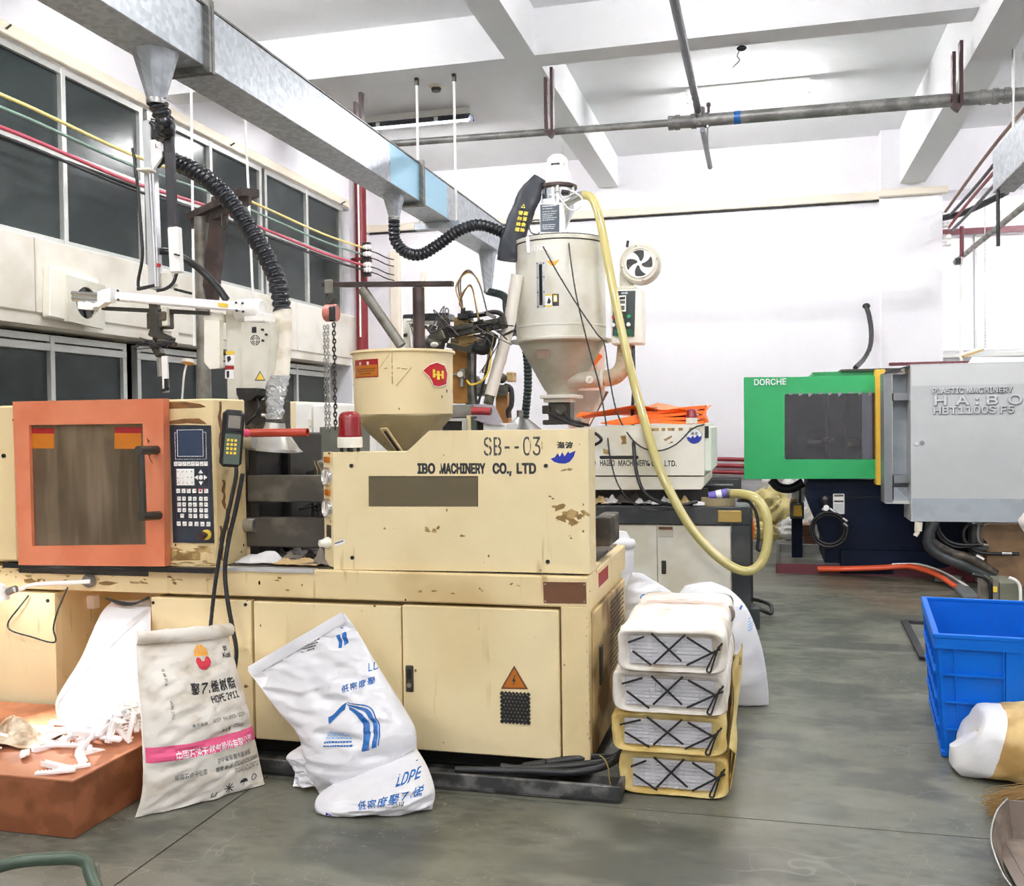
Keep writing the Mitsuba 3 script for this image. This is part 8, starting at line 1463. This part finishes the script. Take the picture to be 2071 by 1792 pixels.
ph = thing('material_hopper', 'plain pinkish hopper half hidden behind the cone of the drying hopper', 'hopper')
M('m_pinkish', (204, 170, 154), 0.42)
part(ph, 'cone', loft([np.array([(x, y, zz) for x, y in ((cx - hw, 11.3 - hw), (cx + hw, 11.3 - hw), (cx + hw, 11.3 + hw), (cx - hw, 11.3 + hw))]) for cx, hw, zz in (((-2.099,11.3,1.56)[0], .08, (-2.1,11.3,1.491)[2]), ((-2.099,11.3,1.56)[0], .3, (-2.094,11.3,1.95)[2]))]), 'm_pinkish')
part(ph, 'barrel', lathe([(.3, (-2.094,11.3,1.95)[2]), (.3, (-2.088,11.3,2.475)[2]), (.31, (-2.088,11.3,2.481)[2])], ((-2.099,11.3,1.56)[0], 11.3, 0), 36), 'm_pinkish')
mC = thing('injection_machine', 'third cream machine, mostly hidden behind the second one', 'machine')
part(mC, 'body', bx(-4.4, 10.9, 0, -.75, 12.1, .92, .01), 'm_machine_white'); part(mC, 'cover', bx(-2.7, 10.95, .93, -.8, 12.0, 1.5, .01), 'm_machine_white')
part(mC, 'orange_tag', bx(*(-1.801,10.8,2.528), (-1.754,10.8,2.754)[0], 10.83, (-1.754,10.8,2.754)[2], .003), 'm_tarp')
part(mC, 'orange_tag', bar((-1.865,10.8,2.242), (-1.776,10.8,2.348), .02, .1), 'm_tarp')

# ================================================================ RIGHT SIDE: GREEN MACHINE, GREY MACHINE, BACK CORNER
M('m_green', (36, 168, 96), 0.38); M('m_green_dark', (28, 132, 76), 0.4); M('m_navy', P_(mottled((3, 14, 34), (6, 20, 44), 3.0)), 0.5, spec=0.15)
M('m_gold', (252, 204, 76), 0.42); M('m_grey_panel', P_(mottled((190, 194, 194), (182, 186, 186), 2.0)), 0.42); M('m_grey_blue', P_(mottled((164, 172, 178), (156, 164, 170), 8.0)), 0.42); M('m_grey_light', (204, 207, 206), 0.42); M('m_grey_mid', (128, 132, 134), 0.35, 0.3)
M('m_tan', P_(mottled((132, 104, 72), (108, 82, 56), 5.0)), 0.5); M('m_maroon', (96, 40, 48), 0.5)
scene['m_pane_dark'] = {'type': 'thindielectric', 'specular_transmittance': {'type': 'rgb', 'value': [.3, .3, .33]}}
mD = thing('injection_machine', 'green injection moulding machine on a navy base by the back wall', 'machine')
YD2 = 10.5
go = poly([(-0.219,2.037),(1.057,2.011),(1.052,0.991),(-0.228,0.984)]); gw = poly([(0.183,1.855),(1.066,1.847),(1.062,1.184),(0.178,1.187)])
gw = gw.buffer(-.02).buffer(.02)
gd = part(mD, 'guard', cat(prism(go.difference(gw), YD2, YD2 + .06), bx(-.225, YD2 + .05, .98, -.19, 11.7, 2.03), bx(-.22, YD2 + .05, 1.99, 1.06, 11.7, 2.03)), 'm_green')
part(gd, 'window_pane', prism(gw.buffer(.01), YD2 + .02, YD2 + .024), 'm_pane_dark')
wi = gw.bounds
part(gd, 'film_wrinkle', cat(*[unweld(*sheet(np.array([[(x, YD2 - .004, wi[3] + .01), (x + .05, YD2 - .012, wi[3] + .012)], [(x + .01, YD2 - .002, wi[3] - .008 - .014 * (i % 3)), (x + .04, YD2 - .003, wi[3] - .01)]]), .002)) for i, x in enumerate(np.linspace(wi[0] + .04, wi[2] - .08, 9))]), 'm_film_grey')
labels[gd + '__film_wrinkle'] = {'kind': 'stuff'}
M('m_film_grey', (150, 154, 156), 0.2)
part(mD, 'inside_back', bx(-.15, 11.3, 1.0, 1.0, 11.33, 1.98), 'm_black'); part(mD, 'inside_platen', bx(.62, 10.8, 1.0, .8, 11.3, 1.9, .01), 'm_navy'); part(mD, 'inside_part', cat(bx(*(0.417,10.75,1.342), (0.555,10.75,1.377)[0], 10.8, (0.555,10.75,1.377)[2]), bx(*(0.568,10.8,1.365), (0.686,10.8,1.395)[0], 10.85, (0.686,10.8,1.395)[2])), 'm_white')
part(mD, 'inside_box', bx(*(0.818,10.75,1.313), (0.92,10.75,1.389)[0], 10.85, (0.92,10.75,1.389)[2]), 'm_ochre_light')
put(gd, 'lettering', latin('DORCHE', .06, True, .95), (-0.126,10.5,1.953)[0], (-0.126,10.5,1.953)[2], YD2, 'm_chrome', 0, .012)
part(mD, 'top_cover', bx((0.465,10.6,2.055)[0], 10.6, 2.03, 1.06, 11.6, 2.075), 'm_green_dark'); part(mD, 'top_plate', bx((0.735,10.6,2.083)[0], 10.55, 2.075, 1.4, 11.5, 2.095), 'm_steel_dark')
part(mD, 'yellow_band', bx(1.053, 10.4, .93, 1.143, 10.75, 2.08, .006), 'm_gold')
part(mD, 'base', cat(prism([(0.409,0.974),(0.407,0.75),(0.474,0.567),(0.532,0.425),(0.57,0.283),(0.568,0.115),(1.936,0.131),(1.939,0.976)], 10.62, 11.7), bx(.72, 10.56, .02, 1.9, 10.64, .26, .004)), 'm_navy')
part(mD, 'base_seam', bx(.5, 10.612, .79, 1.4, 10.622, .80), 'm_black')
dlb = part(mD, 'door_label', bx(*(0.654,10.6,0.62), (0.766,10.6,0.828)[0], 10.62, (0.766,10.6,0.828)[2], .004), 'm_offwhite')
for a, b_, m_ in ((1012, 1015, 'm_ink'), (1018, 1036, 'm_grey_light'), (1000, 1004, 'm_ink_grey')): part(dlb, 'label_print', bx((0.665,10.6,0.822)[0], 10.596, (0.665,10.6,0.822)[2] - (b_ - 1000) * .0052, (0.756,10.6,0.823)[0], 10.6, (0.665,10.6,0.822)[2] - (a - 1000) * .0052), m_)
part(mD, 'black_knob', ball((0.575,10.55,0.765), .05, 10, 1, .5, 1.1), 'm_black_gloss')
ch = thing('hose_coil', 'coiled black rubber hose with metal ends hanging on the navy base', 'hose')
cc_ = (0.604,10.5,0.478)
for k, r_ in enumerate((.165, .15, .175)):
    a = np.linspace(0, 2 * math.pi, 48); part(ch, 'hose_turn', tube(np.stack([cc_[0] + r_ * np.cos(a), 10.5 - .03 * k + 0 * a, cc_[2] + r_ * np.sin(a)], 1), .014, 8, caps=False), 'm_rubber')
part(ch, 'end_fitting', cat(cyl((0.535,10.45,0.683), (0.592,10.45,0.663), .014, 8), cyl((0.61,10.42,0.691), (0.667,10.42,0.656), .013, 8), cyl((0.732,10.42,0.597), (0.779,10.42,0.568), .014, 8), cyl((0.742,10.42,0.548), (0.779,10.42,0.518), .012, 8)), 'm_chrome', 'shiny metal ends'); labels[ch + '__end_fitting']['kind'] = 'stuff'
part(ch, 'hook', cyl((0.587,10.6,0.685), (0.576,10.4,0.702), .03, 12), 'm_offwhite')

mE = thing('injection_machine', 'grey HAIBO HBT1100S F5 injection moulding machine cut off by the right edge', 'machine')
YE = 9.9
xl = (1.308,9.9,1.341)[0]
pe = part(mE, 'sliding_panel', cat(bx(xl, YE, (1.305,9.9,0.622)[2], 3.9, YE + .06, (1.312,9.9,2.095)[2], .004), bx(xl, YE, (1.305,9.9,0.622)[2], xl + .04, YE + .5, (1.312,9.9,2.095)[2]), bx(xl, YE + .01, (1.312,9.9,2.095)[2] - .03, 3.9, 11.2, (1.312,9.9,2.095)[2] - .002)), 'm_grey_panel')
part(pe, 'top_band', bx(xl + .01, YE - .002, (1.311,9.9,1.892)[2], 3.9, YE + .01, (1.312,9.9,2.09)[2] - .01), 'm_grey_light'); part(pe, 'lower_band', bx(xl + .01, YE - .002, (1.305,9.9,0.626)[2], 3.9, YE + .01, (1.306,9.9,0.84)[2]), 'm_grey_blue')
def pt(txt, px_, py, h, sq_, m_='m_chrome', bold=True):
    x, z = (1.495,9.9,1.8)[0] + (px_ - 1885) * .00486, (1.495,9.9,1.8)[2] - (py - 800) * .00486
    put(pe, 'lettering', latin(txt, h, bold, sq_).buffer(.0015), x, z, YE, 'm_letter_edge_shade', 0, .014); put(pe, 'letter_face', latin(txt, h, bold, sq_), x - .003, z + .003, YE - .014, m_, 0, .004)  # dark copy set off behind each pale face, painted shade along its edge
M('m_letter_edge_shade', (60, 63, 67), 0.4)
M('m_letter_steel', (214, 216, 218), 0.2, 0.8)
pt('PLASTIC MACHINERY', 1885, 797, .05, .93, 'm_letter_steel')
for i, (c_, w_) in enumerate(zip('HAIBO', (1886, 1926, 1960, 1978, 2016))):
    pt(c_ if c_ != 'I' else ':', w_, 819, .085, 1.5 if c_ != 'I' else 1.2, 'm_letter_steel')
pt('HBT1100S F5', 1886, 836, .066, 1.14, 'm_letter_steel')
part(pe, 'panel_lock', xf(lathe([(0, .02), (.018, .02), (.02, 0)], n=14, axis='y'), ((1.356,9.9,1.35)[0], YE, (1.356,9.9,1.35)[2])), 'm_chrome'); part(pe, 'rubber_stop', xf(lathe([(0, .004), (.022, .004), (.022, 0)], n=14, axis='y'), ((1.407,9.9,1.359)[0], YE, (1.407,9.9,1.359)[2])), 'm_grey_mid')
part(mE, 'recess_back', bx((1.186,10.2,1.334)[0], 10.2, (1.183,10.2,0.782)[2], 1.6, 10.22, (1.19,10.2,2.019)[2]), 'm_grey_blue'); part(mE, 'recess_post', cat(bx((1.078,9.95,1.342)[0], 9.95, (1.075,9.95,0.788)[2], (1.091,9.95,1.341)[0] + .006, 10.25, (1.082,9.95,2.02)[2]), bx((1.091,9.95,1.341)[0], 9.97, (1.088,9.95,0.793)[2], (1.153,9.95,1.341)[0], 10.25, (1.095,9.95,2.01)[2])), 'm_grey_mid')
for zz in ((1.172,10.1,1.797)[2], (1.168,10.1,1.014)[2]): part(mE, 'recess_shelf', bx((1.17,10.1,1.337)[0], 10.0, zz - .035, 1.5, 10.2, zz + .035), 'm_grey_mid')
part(mE, 'recess_plate', bx((1.181,10.12,1.337)[0], 10.12, (1.174,10.12,0.803)[2], 1.5, 10.14, (1.175,10.12,0.932)[2]), 'm_galv'); part(mE, 'recess_floor', bx((1.09,9.98,1.341)[0], 9.98, (1.087,9.98,0.781)[2], 1.5, 10.25, (1.087,9.98,0.804)[2]), 'm_grey_light')
part(mE, 'recess_roof', hexa([(1.079,9.93,2.01), (1.315,9.93,2.078), (1.364,10.3,2.096), (1.119,10.3,2.025), (1.088,9.93,2.028), (1.316,9.93,2.092), (1.365,10.3,2.11), (1.129,10.3,2.044)]), 'm_black')
part(mE, 'base_block', cat(bx((2.029,10.2,0.388)[0], 10.2, .02, 3.9, 11.2, .62), prism([(2.009,0.587),(2.319,0.591),(2.523,0.593),(2.522,-0.12),(1.999,-0.123),(2,0.419),(1.889,0.52)], 10.1, 10.2)), 'm_tan')
part(mE, 'base_leg', bx((1.929,10.2,0.387)[0], 10.2, .02, (1.985,10.2,0.388)[0], 10.3, .6), 'm_post_grey')
for i, pts in enumerate(([(1892, 1056), (1880, 1085), (1882, 1105), (1900, 1122), (1940, 1140), (1990, 1165), (2003, 1180)], [(1885, 1056), (1884, 1080), (1888, 1098), (1920, 1118), (1960, 1130), (2000, 1158)], [(1896, 1060), (1904, 1080), (1918, 1096), (1940, 1102), (1975, 1101)], [(1894, 1068), (1904, 1090), (1925, 1106), (1950, 1107), (1980, 1102)], [(1960, 1058), (1947, 1075), (1948, 1095), (1965, 1112), (1985, 1119), (2044, 1119)], [(1975, 1056), (1972, 1080), (1976, 1100), (1990, 1104)])):
    p3 = []
    for (a, b_) in pts: w_ = (1.562,9.95,0.411); p3.append((w_[0] + (a - 1900) * .00486, 9.95 + .02 * i, w_[2] - (b_ - 1100) * .00486))
    part(mE, 'hydraulic_hose', stube(p3, (.05, .045, .012, .012, .016, .014)[i], 8, 6), ('m_slate', 'm_grease', 'm_rubber', 'm_rubber', 'm_rubber', 'm_post_grey')[i])
part(mE, 'valve_stack', cat(bx(*(1.871,10.1,0.375), (1.975,10.1,0.586)[0], 10.3, (1.975,10.1,0.586)[2], .01), bx(*(1.879,10.05,0.348), (2.007,10.05,0.383)[0], 10.2, (2.007,10.05,0.383)[2])), 'm_slate'); part(mE, 'cable_tie', bar((1.863,9.85,0.323), (1.925,9.85,0.288), .03, .02), 'm_offwhite')
part(mE, 'hose_fitting', cyl((2.1,9.97,0.331), (2.184,9.97,0.332), .018, 10), 'm_chrome'); part(mE, 'cream_spout', cat(cyl((1.374,9.9,0.618), (1.369,9.9,0.534), .035, 10), cyl((1.369,9.9,0.534), (1.343,9.9,0.487), .022, 10)), 'm_cream_trim')
jb = part(mE, 'junction_box', bx(*(1.88,9,0.026), (2.024,9,0.205)[0], 9.4, (2.024,9,0.205)[2], .004), 'm_olive'); M('m_olive', (104, 106, 90), 0.45)
part(mE, 'box_side', bx((1.834,9,0.116)[0], 9.02, (1.834,9,0.025)[2], (1.876,9,0.118)[0], 9.06, (1.835,9,0.229)[2]), 'm_post_grey'); part(mE, 'yellow_sticker', bx((1.831,9,0.15)[0], 9.0, (1.831,9,0.125)[2], (1.861,9,0.15)[0], 9.02, (1.831,9,0.17)[2]), 'm_ink_yellow')
part(mE, 'white_cable', stube([(1.941,8.95,0.26), (1.994,8.95,0.233), (2.023,8.95,0.18), (2.027,8.95,0.028)], .014, 8), 'm_offwhite'); part(mE, 'box_post', bx(*(1.766,9.1,0.013), (1.824,9.1,0.225)[0], 9.3, (1.824,9.1,0.225)[2]), 'm_post_grey'); part(mE, 'drum_edge', stube([(1.676,9.05,0.263), (1.768,9.05,0.24), (1.818,9.05,0.17), (1.821,9.05,0.003)], .016, 8), 'm_black')
one('maroon_plank', bar((1.166,10.3,2.121), (1.897,10.3,2.119), .05, .03), 'm_maroon', 'dark red flat bar lying on top of the grey machine', 'bar')
one('white_board', hexa([(1.83,10.1,2.091), (2.339,10.1,2.073), (2.548,11,2.13), (2.007,11,2.145), (1.878,10.1,2.146), (2.339,10.1,2.123), (2.548,11,2.195), (2.045,11,2.21)]), 'm_white', 'white board lying on top of the grey machine', 'board')
t = thing('wooden_slats', 'two pale sticks resting across the top of the grey machine', 'sticks')
part(t, 'stick', bar((1.818,10.4,2.189), (2.124,10.9,2.296), .03, .02), 'm_cream_trim'); part(t, 'stick', bar((1.854,10.4,2.179), (2.128,10.9,2.276), .02, .02), 'm_brass')
M('m_bag_clear', (226, 220, 216), 0.4)
one('plastic_bag', sheet(np.array([[(2.25,9.8,0.728), (2.327,9.8,0.711)], [(2.186,9.75,0.661), (2.303,9.7,0.654)], [(2.209,9.78,0.613), (2.308,9.72,0.585)], [(2.254,9.8,0.54), (2.327,9.8,0.51)]]), .006), 'm_bag_clear', 'white plastic bag hanging at the lower corner of the grey machine', 'bag')
# wall cable, red pipes low on the back wall
one('wall_cable', stube([(1.293,13.9,3.076), (1.325,13.85,2.939), (1.344,13.8,2.738), (1.321,13.7,2.537), (1.228,13.5,2.367), (1.036,12.5,2.201)], .03, 8), 'm_rubber', 'black cable end sticking out of the back wall above the green machine', 'cable')
one('cable_end', ball((1.294,13.9,3.082), .05, 8, 1, .6, .8), 'm_black', 'frayed black plug at the top of the cable above the green machine', 'plug')
for i, z in enumerate((1.02, .93, .84)):
    one('wall_pipe', cyl((-1.4, 14.2 - .02 * i, z + .05), (.36, 14.2 - .02 * i, z), .03, 10), 'm_red_pipe', ('upper', 'middle', 'lower')[i] + ' of three dark red pipes low on the back wall left of the green machine', 'pipe', 'red pipes low on the back wall')
one('dark_recess_box', bx(-.9, 14.0, .5, -.35, 14.3, .78, .01), 'm_slate', 'dark box low on the back wall behind the slate grey bed', 'box')
# floor frame and hoses in front of the green machine
t = thing('channel_frame', 'dark red steel channel frame on the floor under the green machine', 'frame')
part(t, 'front_channel', bar((0.093,10.621,0.05), (2.06,10.541,0.05), .03, .1), 'm_maroon'); part(t, 'side_channel', bar((0.098,10.622,0.05), (.13, 12.35, .05), .03, .1), 'm_slate'); part(t, 'back_channel', bar((.13, 12.3, .05), (.7, 12.25, .05), .05, .1), 'm_steel'); part(t, 'end_cap', bar((1.77,10.557,0.06), (2.021,10.343,0.06), .2, .12), 'm_maroon')
for i in range(2): one('orange_hose', stube([(.5, 10.58 - .05 * i, .06), (.8, 10.52 - .05 * i, .08), (1.1, 10.5 - .05 * i, .1), (1.35, 10.42 - .05 * i, .13), (1.55, 10.2 - .1 * i, .1), (1.68, 9.95 - .1 * i, .03)], .024, 8), 'm_orange_hose', ('rear', 'front')[i] + ' of two orange hoses running along the dark red channel', 'hose', 'orange hoses on the floor')
M('m_orange_hose', (226, 92, 54), 0.4)
one('white_wire', stube([(1.2, 10.45, .14), (1.45, 10.4, .15), (1.65, 10.2, .1), (1.8, 9.9, .02)], .012, 6), 'm_offwhite', 'white wire beside the two orange hoses on the floor', 'wire')
t = thing('floor_cover_plate', 'grey steel cover strip on the floor running towards the blue crate', 'plate')
part(t, 'strip', prism([(1.682,10.579),(1.827,10.446),(1.787,9.311),(1.656,9.288)], .002, .03, 'Z'), 'm_grey_mid'); part(t, 'clamp', bar((1.585,10.306,0.04), (1.801,10.22,0.04), .1, .06), 'm_post_grey')
one('bent_bar', stube([(-0.164,8.5,0.1), (-0.051,8.38,0.1), (0.019,8.323,0.08), (0.026,8.141,0.05), (-0.031,8.162,0.06), (-0.112,8.147,0.1)], .016, 8), 'm_rubber', 'bent black bar on the floor at the foot of the slate grey leg', 'bar')
# rubbish corner
def blob(c, sx, sy, sz, seed, amp=.42, n=26):
    v, f = ball((0, 0, 0), 1, n); d_ = meshkit.fbm(v * 2.2 + seed, 4, seed) - .5; e_ = np.abs(meshkit.fbm(v * 3.5 + seed + 8, 3, seed + 1) - .5)
    v = v * (1 + amp * 2 * d_ - amp * 1.6 * e_)[:, None]; v = v * np.array([sx, sy, sz]) + np.array(c); v[:, 2] = np.maximum(v[:, 2], .003); return v, f
M('m_bag_yellow', (206, 190, 128), 0.6); M('m_bag_white', (214, 212, 208), 0.6)
t = thing('rubbish_bag', 'big knotted pale yellow sack, uppermost of the rubbish by the back wall', 'bag'); part(t, 'bag', blob((0.052,13,0.478), .27, .22, .27, 4), 'm_bag_yellow'); part(t, 'knot', blob((-0.007,13,0.756), .06, .05, .12, 6), 'm_bag_white')
one('rubbish_bag', blob((-0.011,12.9,0.198), .24, .2, .14, 9), 'm_bag_yellow', 'flattened pale yellow sack on the floor under the knotted one', 'bag')
one('rubbish_bag', blob((0.251,13.2,0.501), .2, .2, .3, 12), 'm_bag_white', 'white sack standing behind the jar with the yellow label', 'bag')
one('rubbish_bag', blob((0.291,12.9,0.215), .22, .2, .16, 14, .35), 'm_bag_white', 'crumpled white sack on the floor left of the brown carton', 'bag')
one('rubbish_bag', blob((0.565,12.9,0.281), .14, .15, .3, 16), 'm_bag_white', 'white sack leaning against the navy base', 'bag')
one('brown_carton', cat(bx(*(0.348,12,0.237), (0.526,12,0.361)[0], 12.3, (0.526,12,0.361)[2], .006), bx(*(0.402,12,0.14), (0.547,12,0.24)[0], 12.3, (0.547,12,0.24)[2], .006)), 'm_brown_plate', 'brown carton beside the coiled hose', 'carton')
t = thing('lubricator', 'black jar with a yellow label below a clear container, left of the navy base', 'container')
part(t, 'jar', bx(*(0.256,11.8,0.447), (0.41,11.8,0.642)[0], 12.0, (0.41,11.8,0.642)[2], .008), 'm_black_gloss'); part(t, 'yellow_label', decal(poly([(0.295,0.607),(0.382,0.607),(0.387,0.482),(0.289,0.481)]), 11.8, .002), 'm_gold'); part(t, 'clear_tank', bx(*(0.268,11.8,0.652), (0.422,11.8,0.824)[0], 12.0, (0.422,11.8,0.824)[2], .008), 'm_grey_light'); part(t, 'stand', bx((0.334,11.8,0.732)[0] - .06, 11.86, 0, (0.334,11.8,0.732)[0] + .06, 11.98, (0.332,11.8,0.453)[2], .006), 'm_navy'); part(t, 'pump_rod', cyl((0.366,11.78,0.643), (0.367,11.78,0.791), .014, 8), 'm_black'); part(t, 'tank_cap', cyl((0.295,11.78,0.648), (0.295,11.78,0.688), .035, 12), 'm_scrape')
one('black_hose_bundle', stube([(0.047,11.2,0.938), (0.125,11.2,0.857), (0.255,11.2,0.841), (0.385,11.2,0.911)], .05, 8), 'm_rubber', 'thick black hose bundle sagging under the left end of the green guard', 'hose')
t = thing('orange_sheet', 'orange plastic sheet hanging behind the slate grey leg', 'sheet'); part(t, 'sheet', unweld(*sheet(np.array([[(-0.179,9.1,0.729), (-0.118,9.1,0.72)], [(-0.18,9.1,0.617), (-0.106,9.08,0.63)], [(-0.18,9.1,0.537), (-0.116,9.1,0.538)], [(-0.181,9.1,0.484), (-0.134,9.12,0.482)], [(-0.183,9.1,0.261), (-0.126,9.08,0.266)], [(-0.184,9.1,0.038), (-0.137,9.1,0.013)]]), .006)), 'm_tarp')
# cables, duct and posts of the right-hand bay
for nm, m_, pts in (('brown', 'm_brown_plate', [(2.32,14.623,4.32),(2.32,11.477,4.417),(2.32,9.256,4.411)]), ('dark', 'm_rubber', [(2.34,14.753,4.228),(2.34,11.902,4.234),(2.34,9.337,4.339)]), ('dull red', 'm_red_pipe', [(2.36,14.842,4.107),(2.36,12.776,4.165),(2.36,9.417,4.22)]), ('dark green', 'm_slate', [(2.38,14.889,4.046),(2.38,12.375,4.055),(2.38,9.498,4.132)])):
    p = np.array(pts); p[0, 1] = min(p[0, 1], 14.2)
    one('power_line', stube(p, .018, 8), m_, f'{nm} cable strung from the pilaster towards the upper right corner', 'cable')
for i, py in enumerate((437, 455, 477, 490)): one('insulator', xf(lathe([(0, .12), (.03, .12), (.04, .09), (.03, .06), (.04, .03), (.03, 0)], n=12, axis='x'), (2.26, 14.15, (2.239,14.15,4.258)[2] - (py - 437) * .007)), 'm_offwhite', ('topmost', 'second', 'third', 'lowest')[i] + ' white insulator on the right side of the pilaster', 'insulator', 'insulators on the pilaster')
one('thick_cable', stube([(2.279,14.1,4.22), (2.478,13.8,4.217), (2.67,13.3,4.243), (2.806,13,4.282)], .04, 8), 'm_rubber', 'thick black cable sagging between the pilaster and the duct at the right', 'cable')
t = thing('sheet_metal_duct', 'short end of a galvanised duct hanging at the right edge of the picture', 'duct')
xa, ya = (1.946,9.531,3.57)[0], (1.946,9.531,3.57)[1]; xb2 = (2.115,9.508,3.57)[0]
part(t, 'section', bx(xa, 4.0, 3.57, xb2, ya, 3.92, .004), 'm_galv'); part(t, 'bottom_seam', bx(xa, 4.0, 3.56, xb2, ya, 3.57), 'm_galv_dark')  # darker galvanised sheet across the whole underside
part(t, 'drop_rod', cyl((xa + .02, ya - .1, 3.08), (xa + .02, ya - .1, 3.58), .016, 8), 'm_black')
part(t, 'hanger', cyl((xa + .1, ya - .3, 3.9), (xa + .1, ya - .3, 4.7), .012, 8), 'm_steel')
one('slanting_pipe', cyl((2.62,15.254,3.801), (2.62,10.635,3.785), .035, 10), 'm_post_grey', 'grey pipe slanting up towards the right edge in front of the white panels', 'pipe')
t = thing('strut_post', 'thin brown and white post standing in front of the white panels', 'post'); part(t, 'post', cyl(((2.442,13.9,2.387)[0], 13.9, 0), (2.466,13.9,4.035), .022, 8), 'm_offwhite'); part(t, 'brown_top', cyl((2.465,13.9,3.665), (2.469,13.9,4.06), .026, 8), 'm_maroon'); part(t, 'bracket', bx(*(2.385,13.85,3.572), (2.444,13.85,3.652)[0], 13.95, (2.444,13.85,3.652)[2]), 'm_black')
one('rail', bar((2.26, 17.4, 4.6), (9.0, 17.4, 4.58), .05, .09), 'm_maroon', 'dark red rail above the white panels behind the opening', 'rail')
one('chain_strip', cat(*[bx(3.4, 17.3, z, 3.43, 17.33, z + .02) for z in np.arange(2.7, 4.5, .05)], bx(3.408, 17.31, 2.7, 3.422, 17.32, 5.15)), 'm_steel', 'thin perforated strip hanging in front of the white panels', 'strip')
